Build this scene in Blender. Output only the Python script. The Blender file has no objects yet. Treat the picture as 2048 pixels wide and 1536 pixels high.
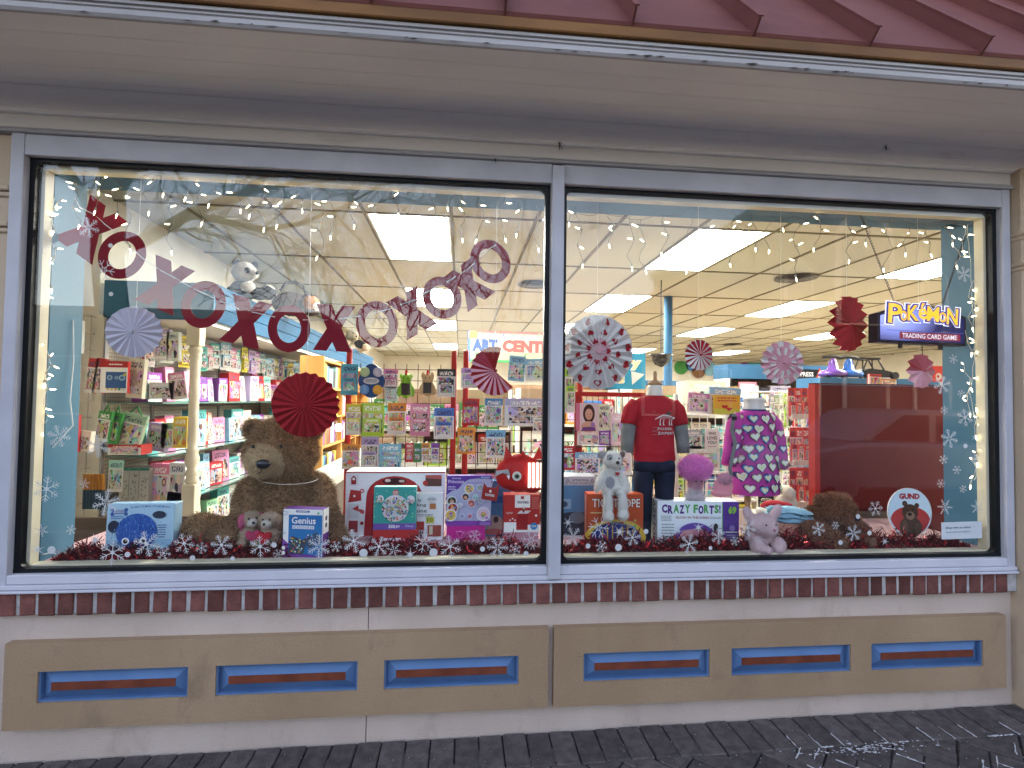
import bpy, bmesh, math, random
import numpy as np
from mathutils import Vector, Matrix, Euler
random.seed(7); RNG = np.random.default_rng(7)
SC = bpy.context.scene; COL = SC.collection; PI = math.pi

# ---------------------------------------------------------------- camera
CAM = np.array([1.7131, -2.2011, 1.3306]); YAW, PIT, ROL = math.radians(5.545), math.radians(1.748), math.radians(.774)
FPX = 1050.0
_f = np.array([math.sin(YAW)*math.cos(PIT), math.cos(YAW)*math.cos(PIT), math.sin(PIT)])
_r = np.array([math.cos(YAW), -math.sin(YAW), 0.]); _u = np.cross(_r, _f)
_R = np.array([math.cos(ROL)*_r+math.sin(ROL)*_u, -math.sin(ROL)*_r+math.cos(ROL)*_u, _f])
cd = bpy.data.cameras.new('camera'); cam = bpy.data.objects.new('camera', cd); COL.objects.link(cam)
cd.sensor_width = 36; cd.lens = FPX/2048*36; cd.clip_start = .05; cd.clip_end = 500
cam.matrix_world = Matrix(((_R[0][0], _R[1][0], -_R[2][0], CAM[0]), (_R[0][1], _R[1][1], -_R[2][1], CAM[1]), (_R[0][2], _R[1][2], -_R[2][2], CAM[2]), (0, 0, 0, 1)))
SC.camera = cam

# ---------------------------------------------------------------- sky, sun, exposure
SUN_EL, SUN_AZ = math.radians(11), math.radians(20)
w = bpy.data.worlds.new('World'); SC.world = w; w.use_nodes = True
nt = w.node_tree; nt.nodes.clear()
sky = nt.nodes.new('ShaderNodeTexSky'); sky.sky_type = 'NISHITA'; sky.sun_disc = False
sky.sun_elevation = SUN_EL; sky.sun_rotation = SUN_AZ; sky.air_density = 1.0; sky.dust_density = .8; sky.ozone_density = 1.5
hs = nt.nodes.new('ShaderNodeHueSaturation'); hs.inputs['Saturation'].default_value = .88
tint = nt.nodes.new('ShaderNodeMix'); tint.data_type = 'RGBA'; tint.blend_type = 'MULTIPLY'; tint.inputs[0].default_value = 1
tint.inputs[7].default_value = (1.16, .93, .88, 1)
bg = nt.nodes.new('ShaderNodeBackground'); bg.inputs['Strength'].default_value = .15
wo = nt.nodes.new('ShaderNodeOutputWorld')
nt.links.new(sky.outputs[0], hs.inputs['Color']); nt.links.new(hs.outputs[0], tint.inputs[6]); nt.links.new(tint.outputs[2], bg.inputs[0]); nt.links.new(bg.outputs[0], wo.inputs[0])
sl = bpy.data.lights.new('sun', 'SUN'); sl.energy = .12; sl.angle = math.radians(12); sl.color = (1, .86, .72)
so = bpy.data.objects.new('sun', sl); COL.objects.link(so); so.location = (0, 30, 30)
so.rotation_euler = Vector((math.sin(SUN_AZ)*math.cos(SUN_EL), math.cos(SUN_AZ)*math.cos(SUN_EL), math.sin(SUN_EL))).to_track_quat('Z', 'Y').to_euler()
SC.view_settings.view_transform = 'Standard'; SC.view_settings.look = 'None'; SC.view_settings.exposure = 2.85; SC.view_settings.gamma = 1
SC.view_settings.use_curve_mapping = False
SC.cycles.max_bounces = 8; SC.cycles.diffuse_bounces = 4; SC.cycles.glossy_bounces = 3; SC.cycles.transparent_max_bounces = 24
SC.cycles.caustics_reflective = False; SC.cycles.caustics_refractive = False; SC.cycles.sample_clamp_indirect = 6
try:
    SC.cycles.use_denoising = True; SC.cycles.denoiser = 'OPENIMAGEDENOISE'
except Exception: pass

# ---------------------------------------------------------------- pixel -> world
def ray(x, y): return _R.T @ np.array([(x-1024)/FPX, -(y-768)/FPX, 1.])
def AY(x, y, Y):
    d = ray(x, y); t = (Y-CAM[1])/d[1]; return Vector(CAM+t*d)
def AX(x, y, X):
    d = ray(x, y); t = (X-CAM[0])/d[0]; return Vector(CAM+t*d)
def AZ(x, y, Z):
    d = ray(x, y); t = (Z-CAM[2])/d[2]; return Vector(CAM+t*d)

# ---------------------------------------------------------------- materials
MATS = {}
def nodes(m):
    m.use_nodes = True; n = m.node_tree.nodes; l = m.node_tree.links
    return n, l, n['Principled BSDF']
def C(rgb, rough=.5, metal=0., key=None):
    k = ('c', tuple(round(v, 3) for v in rgb), rough, metal)
    if k in MATS: return MATS[k]
    m = bpy.data.materials.new('colour'); n, l, b = nodes(m)
    b.inputs['Base Color'].default_value = (*rgb, 1); b.inputs['Roughness'].default_value = rough; b.inputs['Metallic'].default_value = metal
    b.inputs['Specular IOR Level'].default_value = .12 if rough >= .3 and not metal else .5
    MATS[k] = m; return m
def EM(rgb, s):
    k = ('e', rgb, s)
    if k in MATS: return MATS[k]
    m = bpy.data.materials.new('glow'); n, l, b = nodes(m)
    b.inputs['Base Color'].default_value = (*rgb, 1); b.inputs['Emission Color'].default_value = (*rgb, 1); b.inputs['Emission Strength'].default_value = s
    MATS[k] = m; return m
def N(name, c1, c2, scale=8, rough=.6, bump=0., bscale=60, metal=0, detail=6, lo=.35, hi=.65, rnd=0., stretch=None, spec=.15, dirt=None, dscale=3, dlo=.55, dhi=.75):
    """noise-mixed paint / stone; rnd = brightness change per object; dirt = third colour in patches"""
    if name in MATS: return MATS[name]
    m = bpy.data.materials.new(name); n, l, b = nodes(m)
    tc = n.new('ShaderNodeTexCoord'); src = tc.outputs['Object']
    mp = n.new('ShaderNodeMapping'); l.new(src, mp.inputs[0])
    oi = n.new('ShaderNodeObjectInfo')
    if rnd:
        vm = n.new('ShaderNodeVectorMath'); vm.operation = 'SCALE'; vm.inputs[0].default_value = (37, 91, 53); l.new(oi.outputs['Random'], vm.inputs['Scale']); l.new(vm.outputs[0], mp.inputs['Location'])
    if stretch: mp.inputs['Scale'].default_value = stretch
    nz = n.new('ShaderNodeTexNoise'); nz.inputs['Scale'].default_value = scale; nz.inputs['Detail'].default_value = detail; l.new(mp.outputs[0], nz.inputs['Vector'])
    cr = n.new('ShaderNodeValToRGB'); cr.color_ramp.elements[0].position = lo; cr.color_ramp.elements[1].position = hi
    cr.color_ramp.elements[0].color = (*c1, 1); cr.color_ramp.elements[1].color = (*c2, 1); l.new(nz.outputs['Fac'], cr.inputs[0])
    out = cr.outputs[0]
    if dirt:
        n2 = n.new('ShaderNodeTexNoise'); n2.inputs['Scale'].default_value = dscale; n2.inputs['Detail'].default_value = 8; n2.inputs['Roughness'].default_value = .7; l.new(mp.outputs[0], n2.inputs['Vector'])
        c2r = n.new('ShaderNodeValToRGB'); c2r.color_ramp.elements[0].position = dlo; c2r.color_ramp.elements[1].position = dhi; l.new(n2.outputs['Fac'], c2r.inputs[0])
        mx = n.new('ShaderNodeMix'); mx.data_type = 'RGBA'; l.new(c2r.outputs[0], mx.inputs[0]); l.new(out, mx.inputs[6]); mx.inputs[7].default_value = (*dirt, 1); out = mx.outputs[2]
    if rnd:
        h = n.new('ShaderNodeHueSaturation'); mr = n.new('ShaderNodeMapRange'); mr.inputs['To Min'].default_value = 1-rnd; mr.inputs['To Max'].default_value = 1+rnd
        l.new(oi.outputs['Random'], mr.inputs['Value']); l.new(mr.outputs[0], h.inputs['Value']); l.new(out, h.inputs['Color']); out = h.outputs[0]
    l.new(out, b.inputs['Base Color']); b.inputs['Roughness'].default_value = rough; b.inputs['Metallic'].default_value = metal; b.inputs['Specular IOR Level'].default_value = spec
    if bump:
        nb = n.new('ShaderNodeTexNoise'); nb.inputs['Scale'].default_value = bscale; nb.inputs['Detail'].default_value = 5; l.new(mp.outputs[0], nb.inputs['Vector'])
        bp = n.new('ShaderNodeBump'); bp.inputs['Strength'].default_value = bump; bp.inputs['Distance'].default_value = .02; l.new(nb.outputs['Fac'], bp.inputs['Height']); l.new(bp.outputs[0], b.inputs['Normal'])
    MATS[name] = m; return m
def PRINT(kind):
    """busy printed packaging: obj.color is its main colour, patches and text-like rows differ per object; uses the UVs of the front"""
    if ('p', kind) in MATS: return MATS[('p', kind)]
    m = bpy.data.materials.new('printed_'+kind); n, l, b = nodes(m)
    uv = n.new('ShaderNodeUVMap'); oi = n.new('ShaderNodeObjectInfo')
    vm = n.new('ShaderNodeVectorMath'); vm.operation = 'SCALE'; vm.inputs[0].default_value = (31, 57, 0); l.new(oi.outputs['Random'], vm.inputs['Scale'])
    ad = n.new('ShaderNodeVectorMath'); ad.operation = 'ADD'; l.new(uv.outputs[0], ad.inputs[0]); l.new(vm.outputs[0], ad.inputs[1])
    sp = n.new('ShaderNodeSeparateXYZ'); l.new(uv.outputs[0], sp.inputs[0])
    vo = n.new('ShaderNodeTexVoronoi'); vo.inputs['Scale'].default_value = {'art': 5, 'doll': 3.4, 'pack': 7, 'book': 4}[kind]; l.new(ad.outputs[0], vo.inputs['Vector'])
    hs = n.new('ShaderNodeHueSaturation'); hs.inputs['Saturation'].default_value = {'art': 1.0, 'doll': .75, 'pack': .9, 'book': .8}[kind]; hs.inputs['Value'].default_value = .85; l.new(vo.outputs['Color'], hs.inputs['Color'])
    # soft figure shapes over the patches
    v2 = n.new('ShaderNodeTexVoronoi'); v2.inputs['Scale'].default_value = 2.6; l.new(ad.outputs[0], v2.inputs['Vector'])
    r2 = n.new('ShaderNodeValToRGB'); r2.color_ramp.interpolation = 'CONSTANT'; e = r2.color_ramp.elements
    e[0].color = (.75, .5, .36, 1); e[1].position = .16; e[1].color = (.14, .07, .04, 1)
    l.new(v2.outputs['Distance'], r2.inputs[0])
    lt = n.new('ShaderNodeMath'); lt.operation = 'LESS_THAN'; lt.inputs[1].default_value = .27; l.new(v2.outputs['Distance'], lt.inputs[0])
    def mix(f, a, bb):
        x = n.new('ShaderNodeMix'); x.data_type = 'RGBA'
        for s, v in ((0, f), (6, a), (7, bb)):
            if hasattr(v, 'is_linked') or hasattr(v, 'links'): l.new(v, x.inputs[s])
            else: x.inputs[s].default_value = v
        return x.outputs[2]
    def cmpn(op, a, v):
        x = n.new('ShaderNodeMath'); x.operation = op; l.new(a, x.inputs[0])
        if hasattr(v, 'links'): l.new(v, x.inputs[1])
        else: x.inputs[1].default_value = v
        return x.outputs[0]
    base = mix(.35, hs.outputs[0], oi.outputs['Color'])
    v3 = n.new('ShaderNodeTexVoronoi'); v3s = n.new('ShaderNodeMapRange'); v3s.inputs['To Min'].default_value = 5; v3s.inputs['To Max'].default_value = 17; w9 = n.new('ShaderNodeMath'); w9.operation = 'MULTIPLY'; w9.inputs[1].default_value = 13.7; f9 = n.new('ShaderNodeMath'); f9.operation = 'FRACT'; l.new(oi.outputs['Random'], w9.inputs[0]); l.new(w9.outputs[0], f9.inputs[0]); l.new(f9.outputs[0], v3s.inputs['Value']); l.new(v3s.outputs[0], v3.inputs['Scale']); l.new(ad.outputs[0], v3.inputs['Vector'])
    s3 = n.new('ShaderNodeSeparateColor'); l.new(v3.outputs['Color'], s3.inputs[0])
    r3 = n.new('ShaderNodeValToRGB'); r3.color_ramp.interpolation = 'CONSTANT'; e3 = r3.color_ramp.elements; e3[0].color = (.05, .045, .06, 1); e3[1].position = .36; e3[1].color = (.66, .64, .60, 1); q3 = e3.new(.62); q3.color = (.5, .32, .25, 1)
    l.new(s3.outputs[0], r3.inputs[0])
    g3 = n.new('ShaderNodeMath'); g3.operation = 'GREATER_THAN'; l.new(s3.outputs[1], g3.inputs[0]); t9 = n.new('ShaderNodeMapRange'); t9.inputs['To Min'].default_value = .35; t9.inputs['To Max'].default_value = .95; w8 = n.new('ShaderNodeMath'); w8.operation = 'MULTIPLY'; w8.inputs[1].default_value = 29.3; f8 = n.new('ShaderNodeMath'); f8.operation = 'FRACT'; l.new(oi.outputs['Random'], w8.inputs[0]); l.new(w8.outputs[0], f8.inputs[0]); l.new(f8.outputs[0], t9.inputs['Value']); l.new(t9.outputs[0], g3.inputs[1])
    base = mix(g3.outputs[0], base, r3.outputs[0])
    if kind in ('doll', 'book'):
        base = mix(lt.outputs[0], base, r2.outputs[0])
    # window of picture inside a border
    x, y = sp.outputs[0], sp.outputs[1]
    ins = cmpn('MULTIPLY', cmpn('MULTIPLY', cmpn('GREATER_THAN', x, .08), cmpn('LESS_THAN', x, .92)), cmpn('MULTIPLY', cmpn('GREATER_THAN', y, .1), cmpn('LESS_THAN', y, .7)))
    wb = n.new('ShaderNodeMath'); wb.operation = 'FRACT'; w7 = n.new('ShaderNodeMath'); w7.operation = 'MULTIPLY'; w7.inputs[1].default_value = 7.31; l.new(oi.outputs['Random'], w7.inputs[0]); l.new(w7.outputs[0], wb.inputs[0])
    bord = mix(cmpn('GREATER_THAN', wb.outputs[0], .5), oi.outputs['Color'], (.70, .69, .66, 1))
    bord = mix(cmpn('GREATER_THAN', y, .74), bord, oi.outputs['Color'])
    c = mix(ins, bord, base)
    # rows that read as lettering
    mp = n.new('ShaderNodeMapping'); mp.inputs['Scale'].default_value = (16, 9, 1); l.new(ad.outputs[0], mp.inputs[0])
    wn = n.new('ShaderNodeTexNoise'); wn.inputs['Scale'].default_value = 1.5; wn.inputs['Detail'].default_value = 0; l.new(mp.outputs[0], wn.inputs['Vector'])
    let = cmpn('MULTIPLY', cmpn('GREATER_THAN', wn.outputs['Fac'], .5), cmpn('MULTIPLY', cmpn('GREATER_THAN', y, .77), cmpn('LESS_THAN', y, .91)))
    white = cmpn('GREATER_THAN', oi.outputs['Random'], .45)
    lc = mix(white, (.05, .05, .12, 1), (.85, .85, .8, 1))
    c = mix(cmpn('MULTIPLY', let, cmpn('MULTIPLY', cmpn('GREATER_THAN', x, .14), cmpn('LESS_THAN', x, .86))), c, lc)
    l.new(c, b.inputs['Base Color']); b.inputs['Roughness'].default_value = .4; b.inputs['Specular IOR Level'].default_value = .2
    MATS[('p', kind)] = m; return m

# ---------------------------------------------------------------- mesh builder
class MB:
    def __init__(s): s.v = []; s.f = []; s.m = []; s.mats = []; s.uv = []
    def mi(s, mat):
        if mat not in s.mats: s.mats.append(mat)
        return s.mats.index(mat)
    def face(s, pts, mat, uv=None):
        i = len(s.v); s.v += [tuple(p) for p in pts]; s.f.append(tuple(range(i, i+len(pts)))); s.m.append(s.mi(mat)); s.uv.append(uv)
    def raw(s, V, F, mat):
        i = len(s.v); s.v += [tuple(p) for p in V]; k = s.mi(mat)
        for f in F: s.f.append(tuple(a+i for a in f)); s.m.append(k); s.uv.append(None)
    def box(s, x0, x1, y0, y1, z0, z1, mat, front=None, M=None, bev=0):
        front = front or mat
        if bev:
            bm = bmesh.new(); bmesh.ops.create_cube(bm, size=1)
            for v in bm.verts: v.co = Vector(((x0+x1)/2+v.co.x*(x1-x0), (y0+y1)/2+v.co.y*(y1-y0), (z0+z1)/2+v.co.z*(z1-z0)))
            bmesh.ops.bevel(bm, geom=bm.edges[:], offset=bev, segments=1, affect='EDGES')
            bm.verts.index_update()
            V = [(M @ v.co if M else v.co) for v in bm.verts]; s.raw(V, [[v.index for v in f.verts] for f in bm.faces], mat); bm.free(); return
        c = [Vector(p) for p in ((x0, y0, z0), (x1, y0, z0), (x1, y1, z0), (x0, y1, z0), (x0, y0, z1), (x1, y0, z1), (x1, y1, z1), (x0, y1, z1))]
        if M: c = [M @ p for p in c]
        u = [(0, 0), (1, 0), (1, 1), (0, 1)]
        i = len(s.v); s.v += [tuple(p) for p in c]
        for q, mt in (((0, 1, 5, 4), front), ((1, 2, 6, 5), mat), ((2, 3, 7, 6), mat), ((3, 0, 4, 7), mat), ((4, 5, 6, 7), mat), ((3, 2, 1, 0), mat)):
            s.f.append(tuple(i+k for k in q)); s.m.append(s.mi(mt)); s.uv.append(u)
    def prism(s, pts, d, mat, M=None, side=None):
        """pts: 2D outline (x,z) counter-clockwise seen from -Y, from y=0 to y=d"""
        n = len(pts); a = [Vector((p[0], 0, p[1])) for p in pts]; b = [Vector((p[0], d, p[1])) for p in pts]
        if M: a = [M @ p for p in a]; b = [M @ p for p in b]
        i = len(s.v); s.v += [tuple(p) for p in a+b]
        s.f.append(tuple(range(i, i+n))); s.f.append(tuple(range(i+2*n-1, i+n-1, -1))); s.m += [s.mi(mat)]*2
        for k in range(n): s.f.append((i+k, i+n+k, i+n+(k+1) % n, i+(k+1) % n)); s.m.append(s.mi(side or mat))
        s.uv += [None]*(n+2)
    def lathe(s, prof, mat, n=16, M=None, cap=True):
        i = len(s.v)
        for r, z in prof:
            for k in range(n):
                p = Vector((r*math.cos(2*PI*k/n), r*math.sin(2*PI*k/n), z)); s.v.append(tuple(M @ p if M else p))
        for j in range(len(prof)-1):
            for k in range(n):
                s.f.append((i+j*n+k, i+j*n+(k+1) % n, i+(j+1)*n+(k+1) % n, i+(j+1)*n+k)); s.m.append(s.mi(mat)); s.uv.append(None)
        if cap:
            s.f.append(tuple(i+k for k in range(n-1, -1, -1))); j = i+(len(prof)-1)*n; s.f.append(tuple(j+k for k in range(n))); s.m += [s.mi(mat)]*2; s.uv += [None]*2
    def tube(s, path, r, mat, n=6):
        P = [Vector(p) for p in path]; i = len(s.v); rs = r if isinstance(r, (list, tuple)) else [r]*len(P); up = None
        for k, p in enumerate(P):
            t = (P[min(k+1, len(P)-1)]-P[max(k-1, 0)])
            t = t.normalized() if t.length > 1e-9 else Vector((0, 0, 1))
            if up is None: up = t.orthogonal().normalized()
            a = (up - t*up.dot(t)); a = a.normalized() if a.length > 1e-6 else t.orthogonal().normalized(); up = a; b = t.cross(a)
            for q in range(n): s.v.append(tuple(p+(a*math.cos(2*PI*q/n)+b*math.sin(2*PI*q/n))*rs[k]))
        for k in range(len(P)-1):
            for q in range(n): s.f.append((i+k*n+q, i+k*n+(q+1) % n, i+(k+1)*n+(q+1) % n, i+(k+1)*n+q)); s.m.append(s.mi(mat)); s.uv.append(None)
        s.f.append(tuple(i+k for k in range(n-1, -1, -1))); j = i+(len(P)-1)*n; s.f.append(tuple(j+k for k in range(n))); s.m += [s.mi(mat)]*2; s.uv += [None]*2
    def ell(s, c, r, mat, M=None, nu=12, nv=8):
        c = Vector(c); r = (r, r, r) if not hasattr(r, '__len__') else r; i = len(s.v); pts = []
        for j in range(nv+1):
            th = PI*j/nv
            for k in range(nu):
                p = Vector((r[0]*math.sin(th)*math.cos(2*PI*k/nu), r[1]*math.sin(th)*math.sin(2*PI*k/nu), r[2]*math.cos(th)))
                p = (M.to_3x3() @ p if M else p)+c; s.v.append(tuple(p))
        for j in range(nv):
            for k in range(nu):
                q = (i+j*nu+k, i+(j+1)*nu+k, i+(j+1)*nu+(k+1) % nu, i+j*nu+(k+1) % nu)
                s.f.append(q); s.m.append(s.mi(mat)); s.uv.append(None)
    def mesh(s, name, smooth=False):
        me = bpy.data.meshes.new(name); me.from_pydata(s.v, [], s.f)
        for mt in s.mats: me.materials.append(mt)
        me.polygons.foreach_set('material_index', s.m)
        if any(u is not None for u in s.uv):
            ul = me.uv_layers.new(name='UVMap'); d = np.zeros((len(me.loops), 2), 'f'); k = 0
            for f, u in zip(s.f, s.uv):
                if u is not None: d[k:k+len(f)] = u
                k += len(f)
            ul.data.foreach_set('uv', d.ravel())
        if smooth: me.polygons.foreach_set('use_smooth', [True]*len(me.polygons))
        me.validate(); me.update(); return me
    def build(s, name, parent=None, smooth=False, loc=None, rot=None, color=None, **kw):
        return link(name, s.mesh(name, smooth), parent, loc, rot, color, **kw)
def link(name, data, parent=None, loc=None, rot=None, color=None, **kw):
    o = bpy.data.objects.new(name, data); COL.objects.link(o)
    if parent: o.parent = parent
    if loc is not None: o.location = loc
    if rot is not None: o.rotation_euler = rot
    if color is not None: o.color = (*color, 1)
    for k, v in kw.items(): o[k] = v
    return o
def tag(o, label=None, cat=None, group=None, kind=None):
    for k, v in (('label', label), ('category', cat), ('group', group), ('kind', kind)):
        if v: o[k] = v
    return o
def thing(name, label, cat, loc=(0, 0, 0), rz=0, group=None, kind=None, rot=None):
    o = bpy.data.objects.new(name, None); COL.objects.link(o); o.location = loc; o.rotation_euler = rot or (0, 0, rz); o.empty_display_size = .05
    return tag(o, label, cat, group, kind)
def struct(name, loc=(0, 0, 0)):
    o = bpy.data.objects.new(name, None); COL.objects.link(o); o.location = loc; o['kind'] = 'structure'; return o
def copy_tree(o, parent=None):
    c = o.copy(); COL.objects.link(c)
    if parent: c.parent = parent
    for ch in list(o.children): copy_tree(ch, c)
    return c
def TR(loc=(0, 0, 0), rz=0, rx=0, ry=0, s=1): return Matrix.Translation(loc) @ Euler((rx, ry, rz)).to_matrix().to_4x4() @ Matrix.Diagonal((s, s, s, 1))
ORD = 'first second third fourth fifth sixth seventh eighth ninth tenth eleventh twelfth thirteenth fourteenth fifteenth sixteenth'.split()

# ---- lettering
_T = {}
def glyphs(t, bold=0., res=2):
    k = (t, bold)
    if k in _T: return _T[k]
    cu = bpy.data.curves.new('lettering', 'FONT'); cu.body = t; cu.size = 1; cu.resolution_u = res; cu.offset = bold; cu.fill_mode = 'FRONT'
    o = bpy.data.objects.new('lettering', cu); COL.objects.link(o); dg = bpy.context.evaluated_depsgraph_get(); dg.update()
    me = bpy.data.meshes.new_from_object(o.evaluated_get(dg)); V = [tuple(v.co[:2]) for v in me.vertices]; F = [tuple(p.vertices) for p in me.polygons]
    bpy.data.objects.remove(o); bpy.data.curves.remove(cu); bpy.data.meshes.remove(me)
    if V:
        a = np.array(V); lo = a.min(0); hi = a.max(0); V = [((x-lo[0])/(hi[0]-lo[0]), (y-lo[1])/(hi[1]-lo[1])) for x, y in V]; asp = (hi[0]-lo[0])/(hi[1]-lo[1])
    else: asp = 1
    _T[k] = (V, F, asp); return _T[k]
def ellpts(cx, cz, rx, rz, n=20, a0=0, a1=2*PI): return [(cx+rx*math.cos(a0+(a1-a0)*k/n), cz+rz*math.sin(a0+(a1-a0)*k/n)) for k in range(n + (0 if abs(a1-a0-2*PI) < 1e-6 else 1))]
def heart(cx, cz, s, n=18, rot=0):
    o = []
    for k in range(n):
        t = 2*PI*k/n; x = 16*math.sin(t)**3; z = 13*math.cos(t)-5*math.cos(2*t)-2*math.cos(3*t)-math.cos(4*t)
        x, z = x*s/17, z*s/17; o.append((cx+x*math.cos(rot)-z*math.sin(rot), cz+x*math.sin(rot)+z*math.cos(rot)))
    return o[::-1]
class Art:
    """flat print laid on a face of w x h; (x,z) in 0..1; every shape sits a hair above the one before"""
    def __init__(s, w, h, M=None): s.w, s.h, s.mb, s.k, s.M = w, h, MB(), 0, M
    def poly(s, pts, c, rough=.4):
        s.k += 1; y = -.0006-.00012*s.k; mt = c if not isinstance(c, tuple) else C(c, rough)
        P = [Vector(((x-.5)*s.w, y, z*s.h)) for x, z in pts]
        s.mb.face([s.M @ p if s.M else p for p in P], mt); return s
    def rect(s, x0, z0, x1, z1, c): return s.poly([(x0, z0), (x1, z0), (x1, z1), (x0, z1)], c)
    def ell(s, cx, cz, rx, rz, c, n=20): return s.poly(ellpts(cx, cz, rx, rz, n), c)
    def disc(s, cx, cz, r, c, n=20): return s.ell(cx, cz, r, r*s.w/s.h, c, n)
    def text(s, t, x0, z0, x1, z1, c, bold=.0, arc=0, slant=0, rot=0):
        s.k += 1; y = -.0006-.00012*s.k; V, F, a = glyphs(t, bold); P = []
        for u, v in V:
            X, Z = x0+(x1-x0)*u+slant*(v-.5), z0+(z1-z0)*v+arc*(4*u*(1-u))
            if rot:
                cx, cz = (x0+x1)/2*s.w, (z0+z1)/2*s.h; dx, dz = X*s.w-cx, Z*s.h-cz
                X, Z = (cx+dx*math.cos(rot)-dz*math.sin(rot))/s.w, (cz+dx*math.sin(rot)+dz*math.cos(rot))/s.h
            p = Vector(((X-.5)*s.w, y, Z*s.h)); P.append(s.M @ p if s.M else p)
        s.mb.raw(P, F, C(c, .4) if isinstance(c, tuple) else c); return s
    def lines(s, x0, z0, x1, z1, n, c):
        """rows of small print too fine to read"""
        for k in range(n):
            z = z1-(z1-z0)*(k+.2)/n; x = x0
            while x < x1-.01:
                q = random.uniform(.02, .07)*(x1-x0)*2; s.rect(x, z-(z1-z0)/n*.5, min(x+q, x1), z, c); x += q+.015*(x1-x0)*2
        return s
    def scatter(s, x0, z0, x1, z1, n, cols, r=(.03, .07)):
        for k in range(n):
            s.ell(random.uniform(x0, x1), random.uniform(z0, z1), random.uniform(*r), random.uniform(*r)*s.w/s.h, random.choice(cols), 9)
        return s
    def out(s, parent, name='front_print', **kw): return s.mb.build(name, parent, **kw)
# ---- soft bodies
def blob(parts, voxel=.006, smooth=6):
    """one continuous skin over ellipsoids [(centre, radii, (rx,ry,rz) or None)]"""
    mb = MB(); g = C((.5, .5, .5))
    for p in parts:
        M = Euler(p[2]).to_matrix().to_4x4() if len(p) > 2 and p[2] else None
        mb.ell(p[0], p[1], g, M, 18, 12)
    bm = bmesh.new(); bm.from_mesh(mb.mesh('skin')); bmesh.ops.remove_doubles(bm, verts=bm.verts, dist=1e-5); bmesh.ops.recalc_face_normals(bm, faces=bm.faces); me = bpy.data.meshes.new('skin'); bm.to_mesh(me); bm.free()
    o = bpy.data.objects.new('skin', me); COL.objects.link(o)
    r = o.modifiers.new('r', 'REMESH'); r.mode = 'VOXEL'; r.voxel_size = voxel
    if smooth: q = o.modifiers.new('s', 'SMOOTH'); q.iterations = smooth; q.factor = .5
    dg = bpy.context.evaluated_depsgraph_get(); dg.update(); out = bpy.data.meshes.new_from_object(o.evaluated_get(dg)); bpy.data.objects.remove(o)
    out.materials.clear(); out.polygons.foreach_set('use_smooth', [True]*len(out.polygons)); return out
def fur(me, n, L, W, mats, down=.4, curl=.35, seed=1, keep=None):
    """thin bent blades rooted on a skin"""
    rg = np.random.default_rng(seed); me.calc_loop_triangles(); nt = len(me.loop_triangles)
    tri = np.zeros(nt*3, 'i'); me.loop_triangles.foreach_get('vertices', tri); tri = tri.reshape(-1, 3)
    co = np.zeros(len(me.vertices)*3, 'f'); me.vertices.foreach_get('co', co); co = co.reshape(-1, 3)
    A, B, D = co[tri[:, 0]], co[tri[:, 1]], co[tri[:, 2]]; nr = np.cross(B-A, D-A); ar = np.linalg.norm(nr, axis=1); nr = nr/np.maximum(ar[:, None], 1e-12)
    t = rg.choice(nt, n, p=ar/ar.sum()); a, b = rg.random(n), rg.random(n); k = a+b > 1; a[k], b[k] = 1-a[k], 1-b[k]
    p = A[t]+(B[t]-A[t])*a[:, None]+(D[t]-A[t])*b[:, None]; nn = nr[t]
    if keep is not None:
        q = keep(p); p, nn = p[q], nn[q]; n = len(p)
    d = nn+rg.normal(0, curl, (n, 3)); d[:, 2] -= down; d /= np.linalg.norm(d, axis=1)[:, None]
    s = np.cross(d, rg.normal(0, 1, (n, 3))); s /= np.linalg.norm(s, axis=1)[:, None]
    ln = L*rg.uniform(.6, 1.2, n)[:, None]; wd = W*rg.uniform(.6, 1.3, n)[:, None]
    V = np.stack([p-nn*L*.1-s*wd, p-nn*L*.1+s*wd, p+d*ln], 1).reshape(-1, 3)
    m = bpy.data.meshes.new('fur'); m.from_pydata(V.tolist(), [], np.arange(3*n).reshape(-1, 3).tolist())
    for q in mats: m.materials.append(q)
    m.polygons.foreach_set('material_index', rg.integers(0, len(mats), n).astype('i'))
    return m
# ================================================================ EXTERIOR
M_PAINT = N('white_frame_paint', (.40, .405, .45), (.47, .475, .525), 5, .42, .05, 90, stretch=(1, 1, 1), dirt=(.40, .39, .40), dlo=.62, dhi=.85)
M_SOFF = N('old_white_board_paint', (.79, .77, .74), (.84, .82, .79), 4, .6, .05, 40, stretch=(.35, 1.5, 1.5), dirt=(.42, .37, .33), dscale=4, dlo=.62, dhi=.9)
M_FASC = N('weathered_white_trim', (.35, .335, .335), (.44, .425, .43), 4, .5, .1, 50, stretch=(.3, 2, 2), dirt=(.22, .19, .17), dscale=6, dlo=.63, dhi=.76)
M_STUC = N('cream_stucco', (.51, .42, .355), (.585, .485, .415), 2.5, .85, .35, 260, dirt=(.40, .32, .265), dscale=3.5, dlo=.54, dhi=.72, stretch=(1, 1, .6))
M_TAN = N('tan_stucco', (.315, .215, .13), (.375, .265, .165), 2.2, .8, .3, 220, dirt=(.235, .165, .11), dscale=4.5, dlo=.56, dhi=.74, stretch=(1, 1, .55))
M_BLUE = N('blue_panel_paint', (.085, .165, .32), (.11, .20, .37), 6, .55, .05, 80)
M_MAROON = N('maroon_panel_paint', (.13, .035, .02), (.19, .055, .03), 14, .6, .06, 90)
M_BRICK = N('brick', (.13, .052, .045), (.20, .08, .066), 22, .85, .5, 130, rnd=.28, dirt=(.31, .2, .17), dscale=14, dlo=.66, dhi=.8)
M_MORT = N('mortar', (.40, .39, .385), (.54, .53, .52), 30, .9, .5, 150)
M_BLACK = C((.012, .013, .015), .35)
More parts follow.
